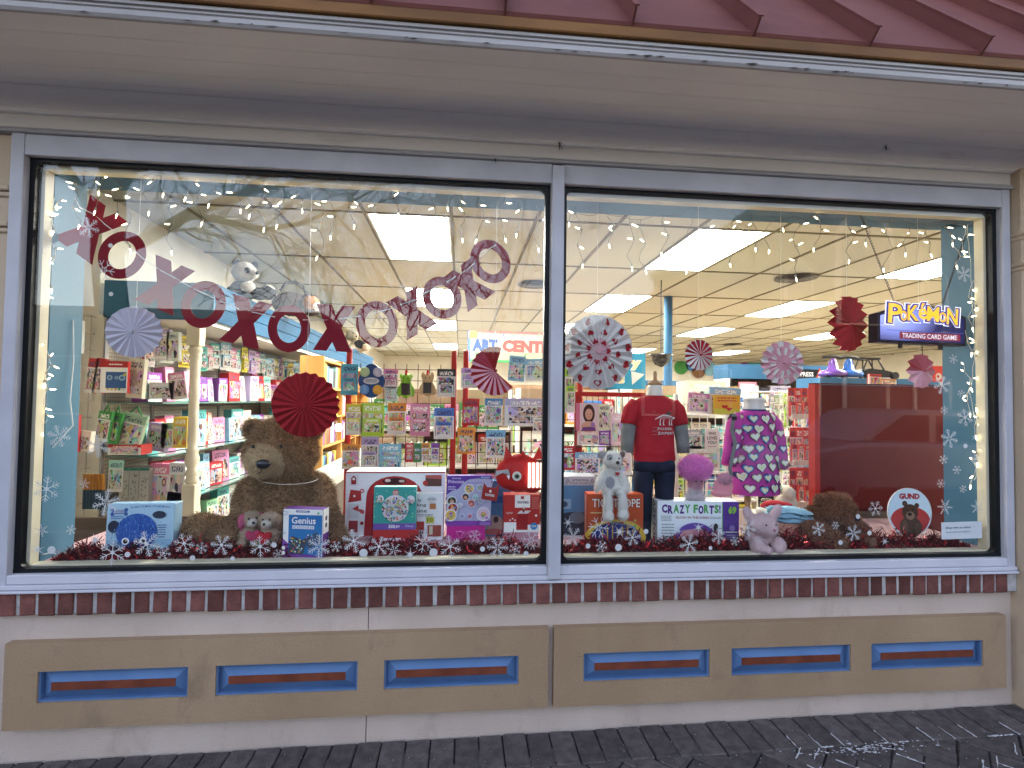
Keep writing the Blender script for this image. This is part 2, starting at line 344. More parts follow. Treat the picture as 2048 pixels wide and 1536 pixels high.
M_ROOF = N('painted_steel_roof', (.135, .05, .044), (.16, .06, .052), 3, .7, .04, 60, spec=.05, dirt=(.11, .04, .04), dscale=2)
M_DRIP = N('brown_drip_metal', (.13, .06, .022), (.22, .105, .035), 6, .45, .05, 60, stretch=(.4, 1, 1))
M_PAVER = N('paver', (.078, .066, .063), (.125, .107, .103), 26, .9, .5, 150, rnd=.2, dirt=(.2, .19, .2), dscale=9, dlo=.68, dhi=.8)
M_JOINT = N('sanded_joint', (.025, .022, .024), (.05, .045, .047), 30, .95, .3, 120)
M_SALT = N('salt_crust', (.45, .45, .47), (.62, .62, .64), 60, .9, .4, 200)

# ---- sidewalk: a soldier row along the wall, herringbone beyond it
walk = struct('sidewalk', (0, 0, -.0625)); walk.rotation_euler = (0, -math.atan(.011), 0)
mb = MB(); mb.box(-30, 40, -3.6, .05, -.30, -.012, M_JOINT); mb.build('sidewalk_bed', walk)
mb = MB(); mb.box(-30, 40, -3.598, -.78, -.0119, -.003, N('far_paving', (.10, .09, .095), (.14, .13, .135), 30, .9, .3, 150)); mb.build('far_paving', walk); pv = MB(); pv.box(-.0455, .0455, -.0975, .0975, -.05, 0, M_PAVER, bev=.004); pvm = pv.mesh('paver')
def paver(x, y, rz, z=0):
    o = link('paver', pvm, walk, (x, y, z+random.uniform(-.002, .002)), (random.uniform(-.008, .008), random.uniform(-.008, .008), rz)); return o
for i in range(68): paver(-.75+i*.0965, -.108+random.uniform(-.002, .002), random.uniform(-.012, .012))
c45 = math.cos(PI/4)
cnt = 0
for n_ in range(-90, 90):
    for m_ in range(-30, 30):
        a = .0985
        # basis of the single herringbone tiling: (a, a) and (2a, -2a)
        ox, oy = n_*a+m_*2*a, n_*a-m_*2*a
        for (qx, qy, rot) in ((a, .5*a, 0), (.5*a, 2*a, 1)):
            gx, gy = ox+qx, oy+qy
            x = 2.0+(gx-gy)*c45; y = -.42+(gx+gy)*c45
            lo = -.75
            if -.62 < y < -.165 and .9 < x < 5.0 and not (y < -.4 and x < 2.9):
                if cnt < 225: paver(x, y, (PI/2 if rot == 0 else 0)+PI/4, -.0055); cnt += 1
mb = MB(); rg = random.Random(3)
SE = PI/2
for k in range(44):
    if k < 16: x0 = -.75+(rg.randint(38, 55)+.5)*.0965; P_ = [(x0, -.13-.08*q/6) for q in range(7)]
    elif k < 24: x0 = rg.uniform(2.9, 4.3); P_ = [(x0+.007*q, -.209) for q in range(7)]
    else:
        x0, y0 = rg.uniform(2.9, 4.2), rg.uniform(-.40, -.25); d = PI/4*rg.choice((1, -1, -1)); P_ = [(x0+math.cos(d)*.014*q, y0+math.sin(d)*.014*q) for q in range(7)]
    mb.tube([(x_+rg.gauss(0, .0012), y_+rg.gauss(0, .0012), .0005) for x_, y_ in P_], [rg.uniform(.0005, .0032) for _ in P_], M_SALT, 5)
for k in range(150):
    x, y = rg.gauss(3.35, .12), rg.gauss(-.235, .02); r = rg.uniform(.001, .004); mb.ell((x, y, .0005), (r*rg.uniform(1, 3), r, r*.3), M_SALT, None, 6, 4)
for k in range(110):
    x = rg.uniform(.8, 4.3); y = rg.uniform(-.4, -.03); r = rg.uniform(.0007, .0022); mb.ell((x, y, .002), (r, r, r*.5), M_SALT, None, 6, 4)
mb.build('salt_crust', walk, kind='stuff')

# ---- wall under the window
wall = thing('shop_wall', 'cream stucco shopfront wall with a brick ledge and two tan panels under the window', 'wall')
mb = MB(); mb.box(-.028, 1.353, 0, .25, -.30, .494, M_STUC); mb.build('stucco', wall)
mb = MB(); mb.box(1.3565, 4.2355, 0, .25, -.30, .494, M_STUC); mb.build('stucco', wall)
mb = MB(); mb.box(1.3525, 1.357, .012, .2, -.30, .494, M_BLACK); mb.build('control_joint', wall)
mb = MB(); mb.box(-.028, 4.2352, -.0275, .2, .4965, .5765, M_MORT); mb.build('mortar_bed', wall)
bk = MB(); bk.box(-.0285, .0285, -.05, .05, -.0445, .0445, M_BRICK, bev=.004); bkm = bk.mesh('brick')
for i in range(0, 62):
    o = link('brick', bkm, wall, (.0338+i*.0677-.0028+random.uniform(-.0015, .0015), .017+random.uniform(-.003, .003), .5365+random.uniform(-.0015, .0015)), (0, random.uniform(-.02, .02), random.uniform(-.03, .03)))
    o.scale = (1+random.uniform(-.05, .04), 1, 1)
def tan_panel(x0, x1, insets):
    mb = MB(); z0, z1, y0, y1 = .071, .392, -.034, 0; xs = [x0]+[v for a in insets for v in a]+[x1]; zi0, zi1 = .169, .2855
    mb.box(x0, x1, y0, y1, zi1, z1, M_TAN); mb.box(x0, x1, y0, y1, z0, zi0, M_TAN)
    for k in range(0, len(xs), 2): mb.box(xs[k], xs[k+1], y0, y1, zi0, zi1, M_TAN)
    p = mb.build('tan_panel', wall)
    for a, b in insets:
        q = MB(); d = -.005; w_ = .007
        for bx in ((a, b, zi0, zi0+w_), (a, b, zi1-w_, zi1), (a, a+w_, zi0+w_, zi1-w_), (b-w_, b, zi0+w_, zi1-w_)): q.box(bx[0], bx[1], y0+.008, -.002, bx[2], bx[3], M_BLUE)
        A = [(a+w_, zi0+w_), (b-w_, zi0+w_), (b-w_, zi1-w_), (a+w_, zi1-w_)]; mz = (zi0+zi1)/2
        B = [(a+.047, mz-.015), (b-.047, mz-.015), (b-.047, mz+.015), (a+.047, mz+.015)]
        for k in range(4): q.face([(A[k][0], d, A[k][1]), (A[(k+1) % 4][0], d, A[(k+1) % 4][1]), (B[(k+1) % 4][0], y0+.006, B[(k+1) % 4][1]), (B[k][0], y0+.006, B[k][1])], M_BLUE)
        q.build('raised_panel', p)
        q = MB(); q.box(B[0][0], B[1][0], y0+.003, y0+.012, B[0][1], B[2][1], M_MAROON); q.build('maroon_strip', p)
tan_panel(.03, 2.089, [(.147, .684), (.785, 1.323), (1.426, 1.966)])
tan_panel(2.112, 4.172, [(2.237, 2.782), (2.879, 3.423), (3.52, 4.059)])

# ---- window
X0, XM, X1, Z0, Z1 = .0223, 2.1065, 4.1896, .644, 2.252
win = thing('display_window', 'wide white framed two pane shop window', 'window')
def fr(name, boxes, mat, bev=.002):
    mb = MB()
    for b in boxes: mb.box(*b, mat, bev=bev)
    return mb.build(name, win)
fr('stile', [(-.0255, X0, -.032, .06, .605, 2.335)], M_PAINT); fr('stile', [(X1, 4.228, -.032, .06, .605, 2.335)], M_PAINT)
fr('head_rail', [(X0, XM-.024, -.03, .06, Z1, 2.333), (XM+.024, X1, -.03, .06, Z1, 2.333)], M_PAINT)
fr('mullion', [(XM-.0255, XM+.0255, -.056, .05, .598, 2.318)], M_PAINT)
M_PAINT = N('lit_frame_paint', (.50, .50, .55), (.57, .57, .62), 5, .42, .05, 90, dirt=(.40, .39, .40), dlo=.62, dhi=.85)  # white frame paint again, lightened where the eave shades the low rails less
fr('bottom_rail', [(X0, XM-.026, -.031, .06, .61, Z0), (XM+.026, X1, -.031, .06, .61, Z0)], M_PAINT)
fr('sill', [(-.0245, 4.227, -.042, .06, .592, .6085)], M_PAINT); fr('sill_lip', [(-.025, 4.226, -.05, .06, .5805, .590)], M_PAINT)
M_GLASS = bpy.data.materials.new('window_glass'); n, l, b = nodes(M_GLASS); n.remove(b)
tr = n.new('ShaderNodeBsdfTransparent'); tr.inputs[0].default_value = (.985, .99, .985, 1); gl = n.new('ShaderNodeBsdfGlossy'); gl.inputs['Roughness'].default_value = .0
lw = n.new('ShaderNodeLayerWeight'); lw.inputs[0].default_value = .5; pw = n.new('ShaderNodeMath'); pw.operation = 'POWER'; pw.inputs[1].default_value = 5; l.new(lw.outputs['Facing'], pw.inputs[0])
ma = n.new('ShaderNodeMath'); ma.operation = 'MULTIPLY_ADD'; ma.inputs[1].default_value = .95; ma.inputs[2].default_value = .034; l.new(pw.outputs[0], ma.inputs[0])
ms = n.new('ShaderNodeMixShader'); l.new(ma.outputs[0], ms.inputs[0]); l.new(tr.outputs[0], ms.inputs[1]); l.new(gl.outputs[0], ms.inputs[2]); l.new(ms.outputs[0], n['Material Output'].inputs[0])
M_JAMB = N('cream_jamb', (.62, .57, .42), (.70, .65, .5), 5, .5)
for (a, b) in ((X0, XM-.0255), (XM+.0255, X1)):
    mb = MB(); mb.box(a+.004, b-.004, .010, .016, Z0+.004, Z1-.004, M_GLASS); mb.build('pane', win)
    g = MB(); t = .021
    g.box(a, b, -.002, .03, Z1-t*.62, Z1, M_BLACK); g.box(a, b, -.002, .03, Z0, Z0+t*.75, M_BLACK); g.box(a, a+t, -.001, .03, Z0+t*.75, Z1-t*.62, M_BLACK); g.box(b-t, b, -.001, .03, Z0+t*.75, Z1-t*.62, M_BLACK)
    for cx, sx in ((a+t, 1), (b-t, -1)):
        for cz, sz in ((Z0+t*.75, 1), (Z1-t*.62, -1)):
            R = .03; arc = [(cx+sx*(R-R*math.sin(q*PI/12)), cz+sz*(R-R*math.cos(q*PI/12))) for q in range(7)]
            pts = [(cx, cz)]+arc; pts = pts if sx*sz < 0 else pts[::-1]; g.prism(pts, .028, M_BLACK, TR((0, .0005, 0)))
    g.build('gasket', win)
    mb = MB(); mb.box(a+.004, b-.004, .03, .075, Z1-.03, Z1-.004, M_JAMB); mb.box(a+.004, b-.004, .03, .075, Z0+.001, Z0+.022, M_JAMB)
    mb.build('inner_bead', win)
mb = MB(); mb.box(X0, X0+.034, .031, .075, Z0+.024, Z1-.032, M_JAMB); mb.box(X1-.034, X1, .031, .075, Z0+.024, Z1-.032, M_JAMB); mb.build('inner_jamb', win)

# ---- trim and eave above it
eave = thing('eave', 'white painted eave with boarded soffit and mouldings above the window', 'eave')
def strip(name, prof, mat, x0=-1.6, x1=6.2, parent=None):
    """closed profile (y,z) run along x"""
    mb = MB(); n_ = len(prof); mb.v = [(x0, y, z) for y, z in prof]+[(x1, y, z) for y, z in prof]
    mb.f = [tuple(range(n_)), tuple(range(2*n_-1, n_-1, -1))]+[(k, n_+k, n_+(k+1) % n_, (k+1) % n_) for k in range(n_)]; mb.m = [mb.mi(mat)]*(n_+2); mb.uv = [None]*(n_+2)
    return mb.build(name, parent or eave)
M_FRZ = N('frieze_paint', (.58, .55, .52), (.65, .615, .585), 4, .6, .05, 40, stretch=(.35, 1.5, 1.5), dirt=(.22, .19, .17), dscale=4, dlo=.6, dhi=.9)
strip('frieze_board', [(-.028, 2.337), (-.028, 2.43), (.1, 2.43), (.1, 2.337)], M_FRZ, -.3, 4.5)
strip('bead_moulding', [(-.031, 2.3345), (-.040, 2.337), (-.043, 2.342), (-.038, 2.346), (-.043, 2.350), (-.037, 2.356), (-.029, 2.359), (0, 2.359), (0, 2.3345)], M_FASC, -.3, 4.5)
strip('cove_moulding', [(-.031, 2.41), (-.042, 2.412), (-.046, 2.420), (-.042, 2.428), (-.045, 2.436), (-.052, 2.452), (-.066, 2.470), (-.088, 2.484), (-.098, 2.4895), (0, 2.4895), (0, 2.41)], M_SOFF, -.3, 4.5)
bw = .0455; y = -.094
for k in range(9):
    strip('soffit_board', [(y, 2.491+.0006*(k % 2)), (y-bw+.0008, 2.491+.0006*(k % 2)), (y-bw+.0008, 2.51), (y, 2.51)], M_SOFF); y -= bw
strip('soffit_backing', [(-.05, 2.511), (-.5, 2.511), (-.5, 2.54), (-.05, 2.54)], M_BLACK)
strip('fascia_board', [(-.503, 2.486), (-.517, 2.4835), (-.524, 2.492), (-.524, 2.508), (-.529, 2.511), (-.529, 2.531), (-.503, 2.531)], M_FASC)
strip('crown_bead', [(-.530, 2.518), (-.536, 2.520), (-.537, 2.526), (-.535, 2.5315), (-.530, 2.5315)], M_FASC)
# peeled paint flakes and cobweb tufts
mb = MB(); rg = random.Random(11)
for k in range(34):
    x = rg.choice((rg.uniform(.9, 2.2), rg.uniform(2.2, 3.3), rg.uniform(.1, 4))); z = 2.4865+rg.uniform(-.001, .006); L = rg.uniform(.008, .05)
    mb.face([(x, -.5255, z), (x+L*.5, -.5262, z-rg.uniform(.001, .004)), (x+L, -.5258, z+.001), (x+L*.6, -.5257, z+rg.uniform(.001, .004))], C((.07, .055, .045), .9))
mb.build('peeled_paint', eave, kind='stuff')
mb = MB()
for (px, py, Y) in ((1118, 292, -.05), (1118, 288, -.05), (150, 40, -.4), (430, 62, -.42), (990, 318, -.035), (1770, 294, -.08)):
    c = AY(px, py, Y)
    for k in range(14):
        a = rg.uniform(0, 6.28); L = rg.uniform(.008, .03); mb.tube([c, c+Vector((math.cos(a)*L*.5, -.003, math.sin(a)*L*.5+.002)), c+Vector((math.cos(a)*L, -.002, math.sin(a)*L-.004))], .00035, C((.04, .035, .03), .9), 3)
    mb.tube([c+Vector((0, -.004, .004)), c+Vector((.001, -.006, -.016))], .0022, C((.03, .025, .02), .9), 4)
mb.build('cobweb', eave, kind='stuff')

# ---- standing seam roof
roof = thing('metal_roof', 'dusty red standing seam metal roof over the eave', 'roof')
strip('drip_edge', [(-.531, 2.5335), (-.546, 2.533), (-.549, 2.537), (-.549, 2.575), (-.545, 2.579), (-.5, 2.579), (-.5, 2.5335)], M_DRIP, parent=roof)
th = math.radians(50); dy, dz = math.cos(th), math.sin(th); e0 = (-.554, 2.581)
for i in range(-8, 9):
    x0 = 2.256+i*.4215; mb = MB(); L = 2.4
    a = [(x0+.0004, e0[0], e0[1]), (x0+.4211, e0[0], e0[1]), (x0+.4211, e0[0]+L*dy, e0[1]+L*dz), (x0+.0004, e0[0]+L*dy, e0[1]+L*dz)]
    mb.face(a, M_ROOF); mb.face([Vector(p)+Vector((0, dz*.004, -dy*.004)) for p in a[::-1]], M_ROOF)
    mb.face([a[1], a[0], Vector(a[0])+Vector((0, .004, -.012)), Vector(a[1])+Vector((0, .004, -.012))], M_ROOF)
    mb.build('roof_panel', roof)
    mb = MB(); M = Matrix.Translation((x0, e0[0]-.004, e0[1])) @ Euler((th, 0, 0)).to_matrix().to_4x4(); mb.box(-.004, .004, -.004, L, -.014, .042, M_ROOF, M=M); mb.box(-.007, .011, 0, L, .0425, .047, M_ROOF, M=M); mb.build('seam', roof)

# ---- pilasters at both ends
M_PIL = N('tan_pilaster_paint', (.42, .33, .24), (.48, .38, .28), 3, .7, .1, 120, dirt=(.28, .21, .15), dlo=.6, dhi=.85)
def pilaster(x0, x1, lab, yf=-.075):
    t = thing('pilaster', lab, 'pilaster', ((x0+x1)/2, 0, -.3)); w_ = (x1-x0)/2
    mb = MB(); mb.box(-w_, w_, yf, .25, 0, 2.72, M_PIL, bev=.006); mb.build('shaft', t)
    for z in (2.27, 2.41):
        mb = MB(); mb.box(-w_-.006, w_+.001, yf-.02, .1, z, z+.018, M_PIL, bev=.004); mb.box(-w_-.004, w_+.0005, yf-.01, .1, z-.0215, z-.002, M_PIL, bev=.004); mb.build('moulded_band', t)
pilaster(4.236, 4.75, 'tan pilaster beside the pane with the lit hanging sign'); pilaster(-.6, -.029, 'tan pilaster beside the pane with the bear', -.012)

# ================================================================ THE STREET BEHIND THE CAMERA (seen in the glass)
mb = MB(); mb.box(-150, 150, -14, -3.75, -.5, -.22, N('asphalt', (.03, .03, .031), (.045, .045, .046), 40, .9, .3, 200)); tag(mb.build('road'), kind='structure')
mb = MB(); mb.box(-150, 150, -3.75, -3.6, -.5, -.1, N('concrete', (.2, .19, .19), (.26, .25, .245), 12, .9, .2, 120), bev=.01); tag(mb.build('kerb'), kind='structure')
mb = MB(); mb.box(-150, 150, -60, -14, -.5, -.12, N('dark_concrete', (.09, .088, .085), (.12, .118, .115), 12, .9, .2, 120)); tag(mb.build('far_pavement'), kind='structure')
mb = MB(); mb.box(-150, 150, -3.595, 60, -.6, -.32, M_JOINT); tag(mb.build('ground'), kind='structure')
def opp(name, lab, x0, x1, y0, y1, z1, mat, wins, gable=0, siding=0):
    t = thing(name, lab, 'building', ((x0+x1)/2, y1, -.12)); cx, cz = (x0+x1)/2, -.12
    mb = MB(); mb.box(x0-cx, x1-cx, y0-y1, 0, 0, z1-cz, mat); mb.build('wall', t)
    if siding:
        mb = MB(); z = .3
        while z < z1-cz-.1: mb.box(x0-cx, x1-cx, .001, .02, z, z+.17, mat); z += .19
        mb.build('siding_board', t, kind='stuff')
    mb = MB()
    if gable: mb.prism([(x0-cx-.3, z1-cz), (x1-cx+.3, z1-cz), (0, z1-cz+gable)], y0-y1, C((.10, .08, .07), .8), TR((0, .3, 0)))
    else: mb.box(x0-cx-.15, x1-cx+.15, y0-y1-.1, .15, z1-cz, z1-cz+.25, C((.12, .10, .09), .8))
    mb.build('roof', t)
    for (wx, wz, ww, wh, arch) in wins:
        f = MB(); pts = [(-ww/2, 0), (ww/2, 0), (ww/2, wh)]+([(ww/2*math.cos(q*PI/10), wh+ww/2*math.sin(q*PI/10)) for q in range(1, 10)] if arch else [])+[(-ww/2, wh)]
        f.prism([(p[0]*1.22, p[1]*1.06-.06) for p in pts][::-1], .06, C((.5, .49, .48), .6)); fo = f.build('window', t, loc=(wx-cx, .03, wz-cz))
        g = MB(); g.prism(pts[::-1], .02, C((.05, .05, .055), .3), TR((0, .062, 0))); g.build('pane', fo)
    return t
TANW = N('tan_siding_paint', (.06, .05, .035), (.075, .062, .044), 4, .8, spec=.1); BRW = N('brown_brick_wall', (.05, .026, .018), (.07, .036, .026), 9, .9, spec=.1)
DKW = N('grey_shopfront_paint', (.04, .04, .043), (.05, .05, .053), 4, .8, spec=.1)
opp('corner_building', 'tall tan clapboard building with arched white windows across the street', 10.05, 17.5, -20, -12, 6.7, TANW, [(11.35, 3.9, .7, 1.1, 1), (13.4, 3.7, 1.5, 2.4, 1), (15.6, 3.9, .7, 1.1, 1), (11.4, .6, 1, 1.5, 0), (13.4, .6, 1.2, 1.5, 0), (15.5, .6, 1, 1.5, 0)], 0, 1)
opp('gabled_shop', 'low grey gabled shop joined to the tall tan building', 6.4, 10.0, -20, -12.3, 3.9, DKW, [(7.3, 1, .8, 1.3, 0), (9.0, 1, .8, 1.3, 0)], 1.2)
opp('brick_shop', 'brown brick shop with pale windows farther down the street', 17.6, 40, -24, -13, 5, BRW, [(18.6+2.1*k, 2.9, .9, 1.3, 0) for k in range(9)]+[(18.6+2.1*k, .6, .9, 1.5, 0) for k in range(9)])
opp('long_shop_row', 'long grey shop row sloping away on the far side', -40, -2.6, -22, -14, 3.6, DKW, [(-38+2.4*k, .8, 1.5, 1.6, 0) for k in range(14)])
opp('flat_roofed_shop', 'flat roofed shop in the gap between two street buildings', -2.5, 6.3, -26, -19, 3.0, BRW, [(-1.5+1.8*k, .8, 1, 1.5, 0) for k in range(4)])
# street tree
def limb(P0, P1, r0, r1, bend, rg, n_=7):
    P0, P1 = Vector(P0), Vector(P1); pts = []; o = Vector((rg.gauss(0, 1), rg.gauss(0, 1), rg.gauss(0, 1)))*bend*(P1-P0).length
    for k in range(n_+1):
        t = k/n_; pts.append(P0.lerp(P1, t)+o*math.sin(PI*t)+Vector((rg.gauss(0, 1), rg.gauss(0, 1), rg.gauss(0, 1)))*.012*(P1-P0).length)
    return pts, [r0+(r1-r0)*k/n_ for k in range(n_+1)]
BARK = N('bark', (.055, .042, .03), (.10, .08, .06), 20, .95, .7, 60, stretch=(1, 1, .25))
tree = thing('street_tree', 'bare winter tree at the kerb reflected in the glass', 'tree', (-2.2, -4.3, -.1)); base = Vector((-2.2, -4.3, -.1)); rg = random.Random(5)
def mirror(px, py, D): p = AY(px, py, D); return Vector((p.x, -p.y, p.z))-base
mb = MB(); mb.tube([(0, 0, -.1), (.0, 0, .5), (-.03, 0, 1.6), mirror(212, 520, 4.3), mirror(215, 440, 4.3), mirror(222, 370, 4.2), mirror(235, 250, 4.1)], [.3, .2, .17, .165, .17, .13, .09], BARK, 12); mb.build('trunk', tree)
limbs = [([(222, 500), (290, 478), (381, 424), (440, 402), (490, 385), (540, 340), (600, 260)], .085, .03, 4.1), ([(381, 428), (440, 440), (530, 458), (600, 445), (680, 415), (760, 370)], .045, .012, 3.9),
         ([(208, 480), (170, 400), (140, 350), (100, 290)], .08, .04, 4.3), ([(222, 400), (262, 340), (310, 270)], .07, .04, 4.4), ([(660, 420), (720, 480), (760, 560), (790, 640)], .02, .006, 3.9),
         ([(540, 458), (570, 510), (578, 560)], .014, .004, 3.9), ([(490, 385), (560, 370), (650, 360), (760, 340)], .03, .01, 4.0)]
ends = []
for pts, r0, r1, D in limbs:
    P = [mirror(x, y, D+.12*k) for k, (x, y) in enumerate(pts)]; mb = MB(); mb.tube(P, [r0+(r1-r0)*k/(len(P)-1) for k in range(len(P))], BARK, 8); mb.build('limb', tree)
    for k in range(1, len(P)): ends.append((P[k], (P[k]-P[k-1]).normalized(), r0+(r1-r0)*k/(len(P)-1)))
tw = MB()
def twig(p, d, r, L, depth):
    q = p+d*L; pts, rr = limb(p, q, r, r*.6, .08, rg, 4); tw.tube(pts, [max(.0042, v) for v in rr], BARK, 4)
    if depth == 0: return
    for k in range(rg.choice((2, 3))):
        nd = (d+Vector((rg.gauss(0, .55), rg.gauss(0, .45), rg.gauss(.05, .5)))).normalized(); twig(pts[rg.choice((2, 3, 4))], nd, r*.55, L*rg.uniform(.6, .85), depth-1)
for p, d, r in ends:
    for k in range(3):
        nd = (d+Vector((rg.gauss(0, .7), rg.gauss(0, .4), rg.gauss(-.05, .6)))).normalized(); twig(p, nd, min(r*.4, .012), rg.uniform(.3, .6), 3)
# a second crown of thin upright shoots, as the photo's upper middle of the pane
for k in range(64):
    px, py = rg.uniform(640, 1090), rg.uniform(500, 690); twig(mirror(px, py, rg.uniform(4.4, 6)), Vector((rg.gauss(0, .45), 0, 1)).normalized(), .012, rg.uniform(.35, .75), 3)
tw.build('twigs', tree, kind='stuff')
# parked car
def car(x, y, lab, body, name='parked_car'):
    t = thing(name, lab, 'car', (x, y, -.22)); B = C(body, .25, .3); G = C((.02, .022, .025), .08)
    low = [(-2.1, .28), (2.05, .28), (2.12, .5), (2.05, .88), (1.9, .95), (-1.05, .98), (-1.95, .84), (-2.15, .6)]; mb = MB(); mb.prism(low, 1.72, B); o = mb.build('body', t); o.modifiers.new('b', 'BEVEL').width = .05
    top = [(-1.1, .985), (1.9, .955), (1.62, 1.36), (1.3, 1.47), (-.15, 1.49), (-.42, 1.44)]; mb = MB(); mb.prism(top, 1.5, B, TR((0, .11, 0))); o = mb.build('cabin', t); o.modifiers.new('b', 'BEVEL').width = .03
    for pts in ([(-.85, 1.02), (.12, 1.0), (.12, 1.4), (-.3, 1.4)], [(.24, 1.0), (1.12, .99), (1.1, 1.39), (.24, 1.4)], [(1.24, .99), (1.68, .985), (1.48, 1.34), (1.22, 1.38)]):
        for yy in (.104, 1.608): mb = MB(); mb.prism(pts, .008, G, TR((0, yy, 0))); mb.build('side_window', t)
    for wx in (-1.32, 1.3):
        for yy in (0.0, 1.52):
            wt = MB(); wt.lathe([(.2, -.1), (.31, -.1), (.33, -.06), (.33, .06), (.31, .1), (.2, .1)], C((.015, .015, .015), .8), 20, TR((0, 0, 0), 0, PI/2)); w1 = wt.build('wheel', t, loc=(wx, yy+.1, .33))
            r_ = MB(); r_.lathe([(.05, -.104), (.2, -.102), (.2, .102), (.05, .104)], C((.5, .5, .52), .3, .8), 10, TR((0, 0, 0), 0, PI/2)); r_.build('rim', w1)
    for yy in (.2, 1.5):
        mb = MB(); mb.ell((-2.08, yy, .68), (.08, .16, .07), C((.8, .8, .82), .1)); mb.build('headlight', t)
        mb = MB(); mb.box(2.06, 2.12, yy-.12, yy+.12, .62, .8, C((.3, .02, .02), .2), bev=.01); mb.build('tail_light', t)
    for hx in (-.2, .9): mb = MB(); mb.box(hx, hx+.2, -.012, .0, .78, .8, C((.5, .5, .5), .3, .8)); mb.build('door_handle', t)
    return t
car(8.75, -6.8, 'silver hatchback parked at the kerb, reflected over the red panel', (.48, .49, .51))
# ================================================================ INTERIOR SHELL
M_TILE = N('ceiling_tile', (.40, .38, .305), (.45, .43, .345), 60, .9, .25, 220)
M_GRID = N('ceiling_grid_paint', (.12, .10, .06), (.15, .13, .08), 5, .6)
M_WALL = N('cream_wall', (.66, .63, .55), (.72, .69, .61), 3, .85, .05, 80)
M_REVEAL = N('blue_reveal_paint', (.055, .155, .235), (.075, .19, .275), 3, .5, .04, 60, stretch=(1, 1, .2))
M_FLOOR = N('vinyl_floor', (.34, .27, .19), (.44, .36, .27), 6, .4, 0, dirt=(.26, .2, .14))
M_PLAT = N('pink_display_cloth', (.56, .36, .38), (.64, .44, .46), 9, .9, .3, 50)
M_DKWOOD = N('dark_stained_wood', (.07, .05, .04), (.12, .085, .065), 5, .6, .1, 40, stretch=(.3, 3, 3))
ZC = 2.73; GX, GY, TX, TY = .965, 1.81, .655, 1.34
mb = MB(); mb.box(-3, 15, .3, 17, -.3, 0, M_FLOOR); tag(mb.build('shop_floor'), kind='structure')
def swall(name, *b, mat=M_WALL): mb = MB(); mb.box(*b, mat); return tag(mb.build(name), kind='structure')
swall('side_wall', -.95, -.8, .26, 17, 0, 2.9); swall('side_wall', 13.6, 13.8, .26, 17, 0, 2.9); swall('back_wall', -.8, 13.6, 15.2, 15.4, 0, 2.9)
# shop front wall seen from inside, round the opening
swall('front_wall', -3.2, -.012, .078, .258, -.3, 2.9, mat=M_WALL); swall('front_wall', 4.265, 14, .078, .258, -.3, 2.9, mat=M_WALL); swall('front_wall', -.012, 4.265, .0781, .2579, 2.3, 2.9, mat=M_WALL)
swall('outer_wall', -3.2, -.6, .0, .0775, -.3, 2.49, mat=M_TAN); swall('outer_wall', 4.75, 8, .0, .0775, -.3, 2.49, mat=M_TAN)
mb = MB(); mb.box(-3.2, 15, .259, 17, 2.91, 3.0, M_WALL); tag(mb.build('roof_slab'), kind='structure')
for nm, bb in (('blue_reveal', (-.012, .058, .0785, .262, .66, 2.26)), ('blue_reveal', (4.198, 4.265, .0785, .2905, .66, 2.26)), ('blue_header', (-.012, 4.265, .0785, .33, 2.262, 2.3))):
    tag(swall(nm, *bb, mat=M_REVEAL))
# ceiling: lay-in tiles in a grid, light panels in their cells
ceil = struct('ceiling', (0, 0, ZC))
PANEL = {(k*4, j) for k in range(0, 4) for j in (0, 2, 4, 7, 10)} | {(-4+0, 99)}
VENT = {(1, 2), (2, 5), (5, 5), (9, 4), (13, 4)}
tm = MB(); tm.box(.012, TX-.012, .012, TY-.012, .0, .02, M_TILE); tme = tm.mesh('ceiling_tile'); far = MB(); g = MB()
for i in range(-3, 19):
    for j in range(-2, 10):
        if (i, j) in PANEL: continue
        x, y = GX+i*TX, GY+j*TY
        if x < -.8-TX or x > 13.5: continue
        if y < .27: y0 = .27; far.box(x+.012, x+TX-.012, .275, y+TY-.012, .004, .02, M_TILE); continue
        if j < 8 and i < 17: link('ceiling_tile', tme, ceil, (x, y, random.uniform(.003, .006)))
        else: far.box(x+.012, x+TX-.012, y+.012, y+TY-.012, .004, .02, M_TILE)
far.build('far_ceiling_tiles', ceil, kind='stuff')
for i in range(-2, 20): g.box(GX+i*TX-.012, GX+i*TX+.012, .3, 15.2, -.004, .03, M_GRID)
for j in range(-1, 11): g.box(-.8, 13.6, GY+j*TY-.0115, GY+j*TY+.0115, -.003, .031, M_GRID)
g.build('ceiling_grid', ceil)
M_DIFF = EM((1.0, .985, .90), 11.0); M_LFR = C((.6, .58, .52), .4)
pl = thing('ceiling_light', 'lit ceiling panel', 'ceiling light', (0, 0, 0), group='lit fluorescent ceiling panels')
mb = MB(); mb.box(.03, TX-.03, .03, TY-.03, .001, .006, M_DIFF); mb.build('diffuser', pl)
mb = MB()
for b in ((.012, TX-.012, .012, .029), (.012, TX-.012, TY-.029, TY-.012), (.012, .029, .03, TY-.03), (TX-.029, TX-.012, .03, TY-.03)): mb.box(*b, -.001, .01, M_LFR)
mb.build('frame', pl)
first = True; DIST = {0: 'in the row nearest the window', 2: 'in the second row from the window', 4: 'in the third row from the window', 7: 'in the fourth row from the window', 10: 'in the farthest row'}
COLW = {0: 'above the red wire racks', 4: 'above the two child mannequins', 8: 'above the red panel', 12: 'by the far side wall'}
for (i, j) in sorted(PANEL):
    if j == 99: continue
    o = pl if first else copy_tree(pl); first = False
    o.location = (GX+i*TX, GY+j*TY, ZC); o['label'] = 'lit ceiling panel %s %s' % (COLW[i], DIST[j])
